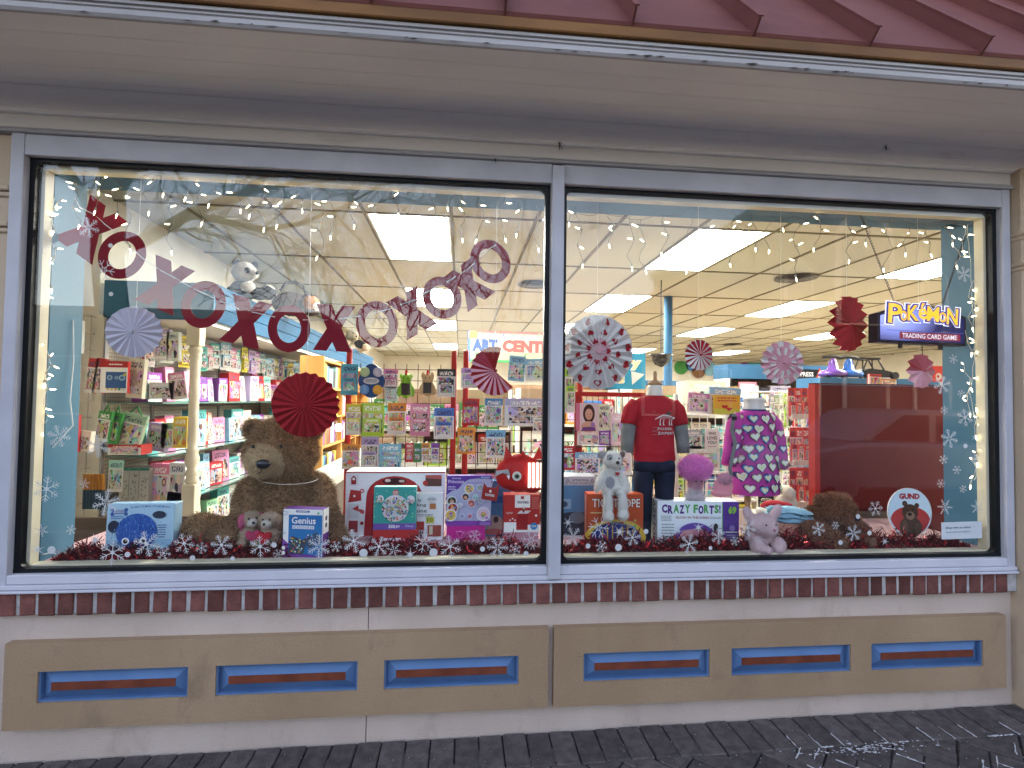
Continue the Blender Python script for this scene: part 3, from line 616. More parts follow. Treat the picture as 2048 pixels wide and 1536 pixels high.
# round air diffusers and camera dome
M_METAL = C((.5, .5, .5), .35, .6)
for (x, y, lab) in ((AZ(1072, 568, ZC).x, AZ(1072, 568, ZC).y, 'round slotted air vent in the ceiling beside the window mullion'), (AZ(1592, 555, ZC).x, AZ(1592, 555, ZC).y, 'round air vent in the ceiling above the pink fan'), (AZ(1700, 640, ZC).x, AZ(1700, 694, ZC).y, 'small dark air vent in the ceiling behind the oval fan')):
    t = thing('ceiling_vent', lab, 'ceiling vent', (x, y, ZC-.002), group='ceiling air vents')
    for k in range(4):
        mb = MB(); r = .22-.05*k; mb.lathe([(r-.03, -.002-.006*k), (r, -.012-.006*k), (r, -.008-.006*k), (r-.03, .002-.006*k)], C((.10, .095, .085), .5), 24); mb.build('ring', t)
# display platform behind the glass
plat = thing('display_platform', 'low platform behind the glass covered with dull pink cloth', 'platform', (0, 0, 0))
mb = MB(); mb.box(-.012, 4.265, .079, .70, .615, .66, M_PLAT); mb.build('cloth_top', plat); mb = MB(); mb.box(-.4, 4.4, .70, .72, 0, .70, M_DKWOOD); mb.build('back_board', plat); mb = MB(); mb.box(-.012, 4.265, .2585, .699, 0, .612, M_DKWOOD); mb.build('base', plat)
# ================================================================ THE WINDOW DISPLAY
ZP = .66
def dims(x0, y0, x1, y1, Y):
    xm, ym = (x0+x1)/2, (y0+y1)/2; a, b = AY(x0, ym, Y), AY(x1, ym, Y); t, d = AY(xm, y0, Y), AY(xm, y1, Y)
    return (a.x+b.x)/2, b.x-a.x, d.z, t.z-d.z
def carton(name, label, cat, rect, Y, thick, body, front, rz=0, zb=None, rx=0, group=None, top=None):
    """a carton whose front covers rect in the photo when it stands at depth Y; returns root, Art for its front, w, h"""
    xc, w_, z0, h = dims(*rect, Y)
    if zb is not None: h += z0-zb; z0 = zb
    t = thing(name, label, cat, (xc, Y, z0), rot=(rx, 0, rz), group=group); mb = MB()
    B = C(body, .4) if isinstance(body, tuple) else body
    mb.box(-w_/2, w_/2, 0, thick, 0, h, B, bev=.0015); mb.build('carton', t)
    a = Art(w_, h); a.rect(.006, .006, .994, .994, front); return t, a, w_, h
W_, K_, R_ = (.82, .82, .80), (.02, .02, .025), (.45, .02, .02)
rnd = random.Random(21)
# --- pup craft box
t, a, w_, h = carton('craft_box', 'pale blue craft box with a shaggy blue dog face, beside the cream post', 'box', (212, 1008, 345, 1112), .165, .07, (.35, .55, .72), (.42, .62, .76), rz=.04, zb=ZP, rx=-.05)
a.rect(.02, .02, .98, .3, (.30, .52, .70)); a.text("SO EASY TO MAKE, IT'S LIKE MAGIC!", .34, .90, .93, .945, (.03, .08, .25), .015, arc=.02)
a.rect(.08, .80, .28, .88, (.05, .14, .38)).disc(.08, .80, .03, (.05, .14, .38)).disc(.08, .88, .03, (.05, .14, .38)).disc(.28, .80, .03, (.05, .14, .38)).disc(.28, .88, .03, (.05, .14, .38)); a.lines(.1, .81, .27, .875, 2, W_); a.lines(.07, .70, .26, .77, 2, (.05, .14, .38))
a.ell(.12, .56, .085, .12, (.03, .04, .07)).ell(.78, .78, .1, .075, (.04, .05, .08)).ell(.46, .45, .30, .36, (.04, .12, .44), 24)
for k in range(230):
    q = rnd.uniform(0, 6.28); r = rnd.uniform(0, 1)**.5; x, z = .46+.31*r*math.cos(q), .45+.36*r*math.sin(q); L = rnd.uniform(.04, .09); d = rnd.uniform(-.5, .5)
    a.poly([(x-.005, z), (x+.005, z), (x+L*d+.003, z-L)], rnd.choice(((.012, .03, .18), (.08, .22, .62), (.20, .42, .78), (.03, .08, .32))))
a.disc(.36, .30, .055, W_).disc(.36, .295, .034, K_).disc(.37, .31, .01, W_).disc(.62, .31, .05, W_).disc(.62, .30, .03, K_).ell(.49, .2, .06, .05, K_); a.lines(.82, .35, .95, .62, 6, (.03, .08, .25))
for k in range(12): a.disc(rnd.uniform(.05, .95), rnd.uniform(.3, .9), .008, (.12, .3, .6), 6)
a.out(t)
# --- square puzzle game
t, a, w_, h = carton('board_game_box', 'upright blue and white board game box lettered Genius, before the big bear', 'box', (563, 1018, 648, 1118), .075, .055, (.14, .05, .25), W_, rz=-.16, zb=ZP)
a.rect(.14, .0, .98, .88, (.03, .17, .42)).poly([(.14, 0), (.98, 0), (.98, .06), (.14, .12)], (.16, .05, .3)).poly([(0, 0), (.14, 0), (.14, .3), (0, .4)], (.2, .07, .34)).rect(.32, .93, .66, .97, (.1, .08, .3)); a.lines(.35, .937, .63, .963, 1, W_)
a.text('Genius', .21, .69, .83, .85, (.02, .08, .3), .055); a.text('Genius', .22, .70, .82, .84, (.80, .82, .85), .02)
for k, c_ in enumerate('SQUARE'): a.rect(.24+.093*k, .60, .24+.093*k+.083, .67, (.7, .72, .76)); a.text(c_, .262+.093*k, .613, .30+.093*k, .657, (.1, .2, .42), .02)
a.poly([(.16, .12), (.52, .08), (.60, .34), (.24, .46)], (.05, .07, .10)).poly([(.52, .40), (.86, .55), (.98, .36), (.66, .2)], (.06, .09, .14))
for k in range(26): x, z = rnd.uniform(.2, .55), rnd.uniform(.12, .4); s = .035; a.rect(x, z, x+s, z+s*w_/h, rnd.choice(((.6, .55, .1), (.1, .45, .2), (.7, .3, .05), (.75, .75, .75), (.5, .08, .08), (.1, .35, .6))))
for k in range(14): x, z = rnd.uniform(.6, .88), rnd.uniform(.28, .48); a.rect(x, z, x+.03, z+.03*w_/h, rnd.choice(((.08, .3, .6), (.1, .5, .6), (.7, .7, .7), (.35, .2, .5))))
a.disc(.07, .92, .05, (.1, .2, .4)).disc(.07, .92, .042, W_).disc(.05, .22, .045, W_).disc(.05, .12, .045, W_).disc(.9, .93, .03, (.2, .5, .3)); a.lines(.03, .5, .11, .54, 2, (.2, .3, .5)); a.out(t)
b = Art(.055, h, TR((w_/2, .0275, 0), PI/2)); b.rect(.0, .5, 1, 1, W_).rect(.0, .0, 1, .5, (.16, .05, .28)); b.text('Genius', .2, .1, .8, .4, (.5, .35, .7), .02, rot=0).disc(.5, .66, .2, (.1, .1, .12)).disc(.5, .8, .2, (.1, .1, .12)); b.out(t, 'side_print')
# --- candy machine carton
t, a, w_, h = carton('toy_carton', 'large white carton showing a red arched candy machine, behind the teal puzzle box', 'box', (690, 943, 889, 1100), .43, .16, (.8, .8, .82), (.80, .81, .84), zb=ZP)
a.rect(.0, .975, 1, .995, (.45, .08, .07)); a.poly([(.19, .0), (.80, 0), (.77, .55)]+[(.49+.28*math.cos(q*PI/12), .62+.31*math.sin(q*PI/12)) for q in range(0, 13)]+[(.205, .5)], (.40, .03, .035))
a.poly([(.27, .0), (.70, 0), (.70, .55)]+[(.485+.215*math.cos(q*PI/12), .58+.25*math.sin(q*PI/12)) for q in range(0, 13)]+[(.27, .5)], (.20, .012, .018)); a.ell(.485, .85, .12, .05, (.05, .012, .015)).ell(.42, .86, .03, .025, (.8, .55, .5)).ell(.56, .85, .03, .02, (.6, .4, .38))
a.rect(.03, .78, .13, .95, (.72, .73, .76)).poly([(.055, .80), (.105, .80), (.105, .9), (.08, .94), (.055, .9)], (.3, .03, .03)).disc(.08, .885, .014, W_).poly([(.03, .52), (.16, .55), (.155, .70), (.05, .72)], (.42, .04, .04)).disc(.165, .70, .022, (.5, .05, .05)).disc(.165, .70, .012, (.7, .6, .6)).disc(.09, .62, .012, W_).poly([(.08, .45), (.19, .40), (.17, .34)], (.45, .06, .05)).disc(.175, .37, .018, (.6, .1, .1)).rect(.03, .28, .14, .50, (.66, .67, .7)).poly([(.07, .42), (.14, .38), (.13, .48)], (.45, .05, .05)).rect(.04, .06, .13, .24, (.38, .05, .06)).disc(.17, .2, .018, (.3, .03, .03))
a.rect(.80, .77, .965, .945, (.12, .06, .05)).poly([(.80, .90), (.965, .88), (.965, .945), (.80, .945)], (.5, .12, .1)).disc(.80, .82, .026, (.42, .05, .04)); a.out(t)
t, a, w_, h = carton('toy_carton', 'slim white carton with black lettering about a candy machine and a yellow 10 label', 'box', (818, 986, 886, 1092), .34, .04, (.8, .8, .82), (.80, .81, .83), zb=ZP)
a.text('Candy', -.05, .80, .36, .88, K_, .01).text('Vending', -.18, .70, .50, .78, K_, .01).text('Machine', -.16, .585, .52, .665, K_, .01); a.lines(.1, .5, .7, .56, 2, (.2, .2, .2)); a.rect(.50, .36, .74, .50, (.55, .55, .08)); a.text('10', .54, .39, .70, .47, (.1, .15, .05), .02)
a.poly(ellpts(.66, .86, .15, .07, 14), (.62, .64, .66)).rect(.6, .66, .78, .78, (.5, .2, .08)).rect(.15, .22, .45, .40, (.4, .05, .04)).rect(.55, .08, .95, .32, (.3, .07, .05)).rect(.6, .12, .7, .3, (.6, .55, .4)).rect(.1, .05, .4, .18, (.25, .35, .4)); a.lines(.55, .84, .76, .9, 1, (.3, .3, .3)); a.out(t)
# --- teal puzzle on red stand
zt = AY(790, 1060, .27).z
t, a, w_, h = carton('gift_box', 'plain red box with a white label carrying the teal puzzle box', 'box', (745, 1062, 836, 1108), .27, .09, (.42, .03, .03), (.46, .035, .03), zb=ZP)
h0 = zt-.66; a.rect(.2, .25, .62, .45, (.72, .7, .74)).poly([(.5, .28), (.72, .25), (.7, .44)], (.6, .2, .25)); a.out(t)
for ch in t.children: ch.scale.z = h0/h
t, a, w_, h = carton('jigsaw_box', 'teal 500 piece jigsaw box with a round collage and purple foot', 'box', (747, 974, 832, 1060), .272, .055, (.30, .58, .55), (.05, .33, .29), zb=zt+.001, rx=-.03)
a.rect(.0, .0, 1, .145, (.17, .09, .36)); a.text('500', .36, .035, .52, .115, W_, .03).text('pc', .54, .035, .62, .1, W_, .03).text('Disney', .76, .045, .95, .11, (.6, .55, .75), .01).disc(.51, .86, .075, (.5, .1, .08)); a.lines(.45, .82, .57, .9, 3, W_)
a.disc(.51, .50, .315, (.72, .72, .74), 28).disc(.15, .72, .09, (.72, .72, .74)).disc(.87, .70, .10, (.72, .72, .74))
cols = [(.5, .08, .07), (.1, .25, .55), (.65, .5, .08), (.12, .35, .15), (.04, .04, .05), (.3, .13, .4), (.7, .35, .1), (.6, .3, .38), (.1, .4, .45)]
for k in range(190):
    q, r = rnd.uniform(0, 6.28), .29*rnd.uniform(0, 1)**.5; a.disc(.51+r*math.cos(q), .50+r*math.sin(q)*w_/h, rnd.uniform(.008, .028), rnd.choice(cols), 6)
for cx, cz, R in ((.15, .72, .075), (.87, .70, .085)):
    for k in range(26): q, r = rnd.uniform(0, 6.28), R*rnd.uniform(0, 1)**.5; a.disc(cx+r*math.cos(q), cz+r*math.sin(q)*w_/h, rnd.uniform(.008, .02), rnd.choice(cols), 6)
for k in range(40): x, z = rnd.uniform(.03, .97), rnd.uniform(.18, .95); a.rect(x, z, x+.012, z+.03, rnd.choice(((.6, .75, .7), (.1, .45, .4), (.65, .8, .2))))
a.out(t)
# --- purple box on pink gift box
zt = AY(935, 1052, .33).z
t, a, w_, h = carton('gift_box', 'shiny magenta gift box with a ribbon bow under the purple toy box', 'box', (893, 1053, 970, 1092), .33, .09, (.42, .02, .2), (.48, .02, .24), zb=ZP)
a.out(t); mb = MB()
for s in (-1, 1):
    for q in (.4, 1.0): mb.tube([(0, -.012, h*.3), (s*.02*q, -.03, h*.3+.03), (s*.045*q, -.03, h*.3+.03*q), (s*.03, -.02, h*.3-.004), (0, -.012, h*.3)], .004, C((.6, .12, .38), .25), 5)
mb.build('bow', t)
for ch in t.children: ch.scale.z = (zt-.66)/h if ch.name.startswith(('carton', 'front')) else 1
t, a, w_, h = carton('bead_kit_box', 'purple and lavender toy box dotted with little round pictures, on the magenta gift box', 'box', (893, 952, 983, 1052), .332, .06, (.13, .05, .3), (.42, .44, .62), zb=zt+.001, rx=-.03)
a.poly([(0, 1), (0, .62), (.12, .70), (.26, .74), (.36, .86), (.5, .93), (.72, .95), (1, .93), (1, 1)], (.12, .05, .32)).rect(0, 0, 1, .1, (.22, .06, .36)); a.text('Disney', .12, .93, .32, .965, W_, .01).text('Princess', .03, .85, .38, .92, (.62, .5, .75), .03).rect(.74, .94, .98, .985, (.05, .12, .4)); a.lines(.76, .95, .96, .98, 2, W_); a.lines(.03, .71, .2, .80, 2, (.6, .55, .75)); a.lines(.45, .84, .8, .88, 1, (.3, .2, .5))
skin = (.55, .33, .22)
for cx, cz, R, c_ in ((.5, .74, .10, (.65, .5, .12)), (.74, .76, .07, (.2, .45, .6)), (.42, .58, .08, (.06, .045, .04)), (.55, .45, .08, (.45, .06, .05)), (.12, .5, .1, (.05, .04, .04)), (.14, .36, .11, (.3, .03, .05)), (.1, .22, .12, (.65, .45, .08)), (.35, .2, .05, (.3, .4, .6)), (.52, .2, .05, (.5, .12, .2)), (.82, .24, .14, (.62, .48, .6)), (.64, .58, .06, (.3, .6, .6)), (.76, .5, .05, (.3, .45, .6)), (.3, .42, .05, (.5, .6, .7))):
    a.disc(cx, cz, R*1.12, (.68, .7, .76)).disc(cx, cz, R*.9, c_).disc(cx, cz-.01, R*.45, skin if R > .06 else c_)
    for k in range(4): a.disc(cx+rnd.uniform(-R, R)*.6, cz+rnd.uniform(-R, R)*.6, R*.22, rnd.choice(cols), 7)
a.rect(.74, .02, .97, .08, (.3, .15, .45)); a.out(t)
t, a, w_, h = carton('toy_carton', 'tall blue picture carton behind the red square box', 'box', (972, 962, 1022, 1095), .40, .07, (.05, .14, .3), (.08, .22, .42), zb=ZP)
a.ell(.35, .22, .35, .16, (.42, .34, .28)).ell(.4, .3, .1, .06, (.06, .05, .05)).rect(.0, .6, 1, .72, (.03, .12, .32)).ell(.3, .08, .4, .06, (.4, .12, .12)).rect(0, .86, 1, .95, (.12, .3, .5)); a.out(t)
# --- red square box with white label
zt = AY(1040, 1065, .27).z
t, a, w_, h = carton('gift_box', 'dusty pink box under the red square label box', 'box', (1008, 1066, 1077, 1105), .27, .09, (.45, .2, .26), (.5, .24, .3), zb=ZP); a.out(t)
for ch in t.children: ch.scale.z = (zt-.66)/h
t, a, w_, h = carton('audio_toy_box', 'bright red box with a white square label reading tonies, under the red monster', 'box', (1008, 990, 1080, 1065), .272, .08, (.40, .03, .025), (.42, .035, .03), zb=zt+.001)
a.rect(.3, .66, .72, 1.0, W_); a.text('tonies', .36, .77, .68, .86, K_, .02).rect(.46, .89, .55, .97, (.35, .05, .05)).rect(.0, .0, .34, .27, W_).rect(.34, .0, .66, .06, W_).rect(.66, 0, 1, .2, W_).poly([(.36, .5), (.45, .58), (.75, .58), (.66, .5)], (.68, .62, .6)).ell(.54, .58, .03, .06, (.2, .05, .04)).ell(.55, .66, .03, .04, (.65, .6, .55)).rect(.36, .1, .66, .5, (.30, .02, .02)).disc(.83, .16, .10, (.04, .22, .5)); a.lines(.76, .13, .9, .19, 2, W_); a.lines(.76, .62, .96, .95, 7, (.6, .2, .18)); a.lines(.05, .5, .24, .56, 2, (.7, .5, .48)); a.disc(.88, .46, .03, W_)
for k in range(3): a.disc(.16+.07*k, .34+.04*(k % 2), .02, W_)
a.out(t)
# --- red monster
mz = AY(1040, 990, .25)
t = thing('monster_bag', 'red puffy monster bag with pointed ears, one round eye and glowing tubes', 'bag', (mz.x, .25, mz.z-.002), 0)
me = blob([((.0, .03, .10), (.115, .06, .092)), ((-.055, .02, .085), (.06, .045, .06), (0, .3, 0)), ((.06, .03, .06), (.06, .05, .055))], .007, 8); me.materials.append(N('red_nylon', (.38, .012, .012), (.50, .025, .02), 8, .35, .3, 22)); link('body', me, t)
RM = MATS['red_nylon']; mb = MB()
for x, s, L in ((-.055, -.25, .05), (.012, .05, .028), (.085, .12, .05)): mb.raw([(x-.022, .01, .165), (x+.024, .01, .17), (x+.02, .05, .165), (x-.02, .05, .165), (x+s*.05, .02, .18+L)], [(0, 1, 4), (1, 2, 4), (2, 3, 4), (3, 0, 4), (3, 2, 1, 0)], RM)
mb.build('ear', t); mb = MB(); mb.lathe([(.0, 0), (.021, 0), (.021, .006), (0, .006)], C((.7, .68, .62), .4), 18, TR((-.02, -.034, .095), 0, PI/2)); mb.lathe([(.0, 0), (.013, 0), (.013, .003), (0, .003)], C((.3, .33, .22), .4), 18, TR((-.02, -.0405, .095), 0, PI/2)); mb.lathe([(.0, 0), (.008, 0), (.008, .003), (0, .003)], C(K_, .2), 14, TR((-.02, -.044, .095), 0, PI/2)); mb.build('eye', t)
for k in range(4):
    mb = MB(); x = .037+.0185*k; mb.tube([(x, -.04, .045), (x, -.046, .055), (x, -.046, .145), (x, -.04, .155)], .0062, EM((1, .9, .72), .3), 8); mb.build('glowing_tube', t, smooth=True)
mb = MB(); mb.raw([(-.115, -.005, .115), (-.06, -.03, .125), (-.05, -.032, .098), (-.085, -.028, .108), (-.118, -.01, .09)], [(0, 1, 2, 3, 4)], C((.35, .36, .36), .4)); mb.raw([(-.068, -.034, .098), (-.052, -.036, .098), (-.056, -.036, .078)], [(0, 1, 2)], C(W_, .4)); mb.build('beak', t)
p = AY(978, 985, .2); t = thing('gift_tag', 'small dark red swing tag with ears reading tonies', 'tag', (p.x, .2, p.z-.035), rot=(0, .15, 0))
mb = MB(); mb.prism([(-.035, 0), (.035, 0), (.037, .045), (.034, .075), (.018, .058), (-.018, .058), (-.034, .075), (-.037, .045)], .003, C((.3, .03, .025), .5)); mb.build('card', t); a = Art(.07, .06); a.text('tonies', .2, .3, .8, .55, W_, .01).rect(.44, .6, .56, .78, W_); a.out(t)
mb = MB(); mb.tube([(0, 0, .06), (.01, .03, .1), (.02, .05, .12)], .001, C(W_), 4); mb.build('string', t)
# --- attention carton, rope game, fort kit
t, a, w_, h = carton('toy_carton', 'blue photo carton with a pale warning band lettered ATTENTION, against the mullion', 'box', (1108, 953, 1192, 1096), .40, .14, (.4, .42, .46), (.08, .2, .36), zb=ZP)
a.rect(0, .85, 1, 1, (.42, .44, .48)); a.text('WARNING:', -.02, .915, .22, .955, K_, .01).text('ATTENTION:', .42, .915, .82, .955, K_, .01)
for x in (.32, .9): a.poly([(x-.05, .91), (x+.05, .91), (x, .965)], K_).poly([(x-.03, .917), (x+.03, .917), (x, .95)], (.42, .44, .48))
a.lines(.05, .865, .95, .9, 2, (.12, .12, .14)); a.ell(.5, .2, .6, .2, (.03, .04, .06)).rect(.08, .45, .4, .62, (.2, .35, .5)).ell(.24, .53, .08, .05, (.05, .08, .12)).rect(0, 0, 1, .06, (.02, .03, .05)).ell(.55, .3, .2, .1, (.12, .16, .2)); a.out(t)
ztr = AY(1226, 987, .225).z
t, a, w_, h = carton('rope_game_box', 'orange red game box lettered TIGHTROPE with the white plush dog sitting on it', 'box', (1176, 988, 1286, 1090), .225, .075, (.50, .09, .035), (.48, .085, .03), zb=ZP, rz=-.03)
a.poly(ellpts(.5, .14, .55, .36, 26), (.60, .40, .05)).poly(ellpts(.5, .12, .46, .32, 26), (.025, .035, .20)); a.text('TIGHTROPE', .06, .72, .955, .92, (.2, .02, .01), .05).text('TIGHTROPE', .075, .735, .94, .905, (.78, .74, .68), .012); a.lines(.05, .6, .24, .65, 1, (.7, .6, .3))
for k in range(18): x0, z0, x1, z1 = rnd.uniform(.3, .9), rnd.uniform(.25, .5), rnd.uniform(.3, .9), rnd.uniform(.25, .5); d = .004; a.poly([(x0-d, z0), (x0+d, z0+d), (x1+d, z1+d), (x1-d, z1)], (.62, .56, .45))
for k in range(7): x = .25+.09*k; a.rect(x, .05, x+.022, .3+.05*(k % 3), (.55, .38, .08))
for k in range(9): a.disc(rnd.uniform(.35, .85), rnd.uniform(.32, .5), .02, rnd.choice(((.1, .2, .6), (.6, .5, .1), (.1, .4, .15), (.55, .1, .06))))
a.out(t); b = Art(.075, h, TR((-w_/2, .0375, 0), -PI/2)); b.rect(0, 0, 1, 1, (.40, .05, .02))
for k in range(22): b.rect(.25, .05+.042*k, .7, .06+.042*k+.012, (.6, .45, .3))
b.out(t, 'side_print')
# platform items further along
t, a, w_, h = carton('fort_kit_box', 'white and purple box lettered CRAZY FORTS with a pink mushroom plush standing on it', 'box', (1317, 1003, 1475, 1092), .205, .10, (.78, .82, .84), (.76, .83, .86), zb=ZP, rz=-.07); zcf = ZP+h
a.rect(.79, 0, .80, 1, (.2, .5, .15)).rect(.80, 0, 1, 1, (.11, .05, .28)); G_, V_ = (.10, .36, .10), (.10, .035, .22)
x = .05
for c_, wd, col, dz_ in (('C', .07, V_, 0), ('R', .065, V_, -.02), ('A', .07, G_, .0), ('Z', .06, V_, -.015), ('Y', .07, G_, 0), (' ', .03, V_, 0), ('F', .055, G_, 0), ('O', .065, V_, -.02), ('R', .06, G_, 0), ('T', .06, V_, -.02), ('S', .055, G_, 0), ('!', .018, V_, 0)):
    if c_ != ' ': a.text(c_, x, .73+dz_, x+wd, .93+dz_, col, .05)
    x += wd+.004
a.text('GLOW IN THE DARK', .22, .60, .63, .655, (.35, .06, .05), .012); a.lines(.04, .54, .17, .67, 4, (.3, .3, .32)); a.lines(.64, .60, .77, .66, 2, (.3, .3, .32)); a.text('69', .86, .72, .96, .90, (.25, .5, .08), .05)
for k in range(6): a.lines(.04, .1+.07*k, .2, .15+.07*k, 1, (.25, .25, .28))
a.poly(ellpts(.45, .10, .26, .42, 24, 0, PI), (.13, .07, .34)).poly([(.22, .12), (.3, .34), (.5, .40), (.62, .28), (.66, .12)], (.5, .22, .28)).ell(.36, .28, .06, .07, (.55, .3, .3)).ell(.52, .26, .08, .08, (.5, .2, .26)).ell(.7, .42, .028, .09, (.04, .03, .03)).rect(.675, .06, .725, .38, (.05, .04, .06)).ell(.3, .08, .2, .07, (.2, .14, .08)).rect(.82, .3, .98, .32, W_).disc(.9, .4, .035, (.3, .2, .5)); a.lines(.83, .08, .97, .26, 4, (.45, .4, .6)); a.out(t)
b = Art(.10, h, TR((-w_/2, .05, 0), -PI/2)); b.rect(0, 0, 1, 1, (.58, .62, .6)); b.rect(.03, 0, .1, 1, (.2, .5, .15)); b.text('CRAZY FORTS', -1.05, .42, 2.05, .62, K_, .02, rot=-PI/2); b.out(t, 'side_print')

# ---------------------------------------------------------------- child mannequins
def loft(mb, secs, mat, n=20, cap=True, ripple=0, seed=0):
    rg = random.Random(seed); i = len(mb.v); ph = rg.uniform(0, 6)
    for (x, y, z, rx, ry) in secs:
        for k in range(n):
            a = 2*PI*k/n; f = 1+ripple*math.sin(3*a+ph+z*22)+ripple*.6*math.sin(5*a+z*41+ph); mb.v.append((x+rx*f*math.cos(a), y+ry*f*math.sin(a), z))
    for j in range(len(secs)-1):
        for k in range(n): mb.f.append((i+j*n+k, i+j*n+(k+1) % n, i+(j+1)*n+(k+1) % n, i+(j+1)*n+k)); mb.m.append(mb.mi(mat)); mb.uv.append(None)
    if cap: mb.f += [tuple(i+k for k in range(n-1, -1, -1)), tuple(i+(len(secs)-1)*n+k for k in range(n))]; mb.m += [mb.mi(mat)]*2; mb.uv += [None]*2
RED = N('red_jersey', (.34, .012, .022), (.40, .018, .03), 12, .85, .25, 16); GREYJ = N('grey_jersey', (.15, .155, .15), (.19, .195, .19), 14, .9, .25, 18); NAVY = N('navy_twill', (.008, .012, .028), (.014, .02, .04), 14, .85, .25, 18)
CALICO = C((.70, .68, .62), .6); WOOD = N('pale_turned_wood', (.36, .22, .11), (.46, .30, .16), 7, .45, .05, 60, stretch=(1, 1, .15))
Ym = .30; q = AY(1308, 900, Ym); S = 2.5/1050     # metres per photo pixel there
t = thing('mannequin', 'headless child mannequin in red dinosaur tee over grey sleeves and navy trousers', 'mannequin', (q.x, Ym, ZP), rot=(0, 0, -.05)); zz = lambda py: AY(1308, py, Ym).z-ZP
mb = MB(); loft(mb, [(0, 0, zz(800), .043, .042), (.002, 0, zz(790), .04, .04), (.003, 0, zz(776), .037, .038), (.003, 0, zz(770), .033, .034)], CALICO); mb.build('body', t, smooth=True)
mb = MB(); mb.lathe([(.035, zz(770)), (.036, zz(766)), (.03, zz(763)), (.011, zz(760)), (.010, zz(746)), (.0075, zz(743)), (.002, zz(742))], WOOD, 16, TR((.003, 0, 0))); mb.build('neck_cap', t, smooth=True)
mb = MB(); loft(mb, [(0, 0, zz(921), .101, .062), (0, 0, zz(918), .1035, .064), (.0, 0, zz(895), .100, .062), (0, 0, zz(860), .098, .064), (0, 0, zz(835), .104, .07), (0, 0, zz(815), .112, .07), (0, 0, zz(803), .105, .06), (0, 0, zz(796), .075, .05), (.001, 0, zz(791), .048, .047)], RED, 32, False, .018, 2)
for s in (-1, 1): mb.tube([(s*.085, 0, zz(806)), (s*.112, -.002, zz(822)), (s*.123, -.004, zz(838)), (s*.128, -.006, zz(849))], [.036, .043, .041, .0405], RED, 14)
mb.build('tee_shirt', t, smooth=True)
mb = MB()
for s in (-1, 1): mb.tube([(s*.126, -.006, zz(846)), (s*.132, -.01, zz(866)), (s*.137, -.016, zz(886)), (s*.139, -.02, zz(905))], [.036, .034, .032, .03], GREYJ, 14)
mb.build('sleeve', t, smooth=True)
mb = MB(); loft(mb, [(0, 0, zz(942), .102, .066), (0, 0, zz(930), .103, .066), (0, 0, zz(918), .100, .062)], NAVY, 28, True, .01, 4)
for s in (-1, 1): loft(mb, [(s*.052, 0, .004, .036, .04), (s*.053, 0, zz(1075), .037, .042), (s*.053, 0, zz(1000), .0425, .05), (s*.0525, 0, zz(960), .048, .058), (s*.052, 0, zz(941), .0515, .064)], NAVY, 20, True, .03, 5+s)
mb.build('trousers', t, smooth=True)
a = Art(.15, .15, TR((.015, -.072, zz(878)))); wc = (.62, .60, .58)
sp = [(.28, .66), (.42, .74), (.55, .80), (.7, .78), (.86, .74)]
for (x0, z0), (x1, z1) in zip(sp[:-1], sp[1:]): a.poly([(x0, z0-.012), (x1, z1-.015), (x1, z1+.015), (x0, z0+.012)], wc)
for k in range(12): x = .42+.035*k; z = .75+.03*math.sin(k/12*3); a.poly([(x, z), (x+.012, z), (x+.02, z-.10), (x+.012, z-.10)], wc)
for x in (.44, .55, .76, .84): a.poly([(x, .66), (x+.025, .66), (x+.0, .56), (x+.02, .48), (x+.04, .48), (x+.03, .47), (x-.02, .47), (x-.025, .56)], wc)
a.poly([(.84, .72), (.97, .74), (.99, .69), (.9, .66)], wc).poly([(.62, .84), (.72, .92), (.83, .86), (.8, .81), (.66, .8)], (.06, .05, .05)); a.text('FOSSIL', .36, .32, .88, .40, wc, .01).text('EXPERT', .38, .18, .96, .26, wc, .01)
for z in (.40, .31, .265, .17, .9): a.rect(.18, z, .42 if z < .8 else .85, z+.006, (.42, .25, .25))
o = a.out(t, 'shirt_print')
for v in o.data.vertices: v.co.y = -.0672*math.sqrt(max(0, 1-(v.co.x/.102)**2))-.0045+(v.co.y+.072)
# dress mannequin
Yd = .33; q = AY(1508, 900, Yd); PUR = N('purple_knit', (.38, .045, .25), (.44, .06, .30), 10, .85, .2, 26)
t = thing('mannequin', 'headless child mannequin in a purple dress printed with hearts on a wooden stand', 'mannequin', (q.x, Yd, ZP), rot=(0, 0, .03)); zz = lambda py: AY(1508, py, Yd).z-ZP
mb = MB(); loft(mb, [(0, 0, zz(824), .05, .046), (0, 0, zz(818), .056, .05), (0, 0, zz(811), .05, .046), (0, 0, zz(803), .05, .046), (0, 0, zz(799), .055, .05), (0, 0, zz(796), .050, .046), (0, 0, zz(797), .04, .036)], C((.66, .66, .62), .35), 24); mb.build('body', t, smooth=True)
mb = MB(); mb.lathe([(.05, .0), (.06, .004), (.055, .012), (.014, .016), (.012, zz(1010)), (.016, zz(1000)), (.013, zz(990)), (.013, zz(960))], WOOD, 16, TR((-.035, 0, 0))); mb.build('stand', t, smooth=True)
secs = [(-.002, 0, zz(986), .127, .098), (-.002, 0, zz(983), .128, .099), (.0, 0, zz(950), .124, .092), (0, 0, zz(910), .116, .082), (.0, 0, zz(870), .108, .074), (.0, 0, zz(845), .107, .072), (.0, 0, zz(832), .102, .066), (.0, 0, zz(824), .074, .056), (0, 0, zz(820), .052, .05)]
mb = MB(); loft(mb, secs, PUR, 32, False, .012, 9)
SLV = [[(-.075, 0, zz(832)), (-.105, -.005, zz(850)), (-.125, -.02, zz(875)), (-.148, -.04, zz(905)), (-.165, -.05, zz(928))], [(.075, 0, zz(832)), (.105, -.005, zz(850)), (.117, -.012, zz(880)), (.124, -.02, zz(910)), (.128, -.025, zz(936))]]
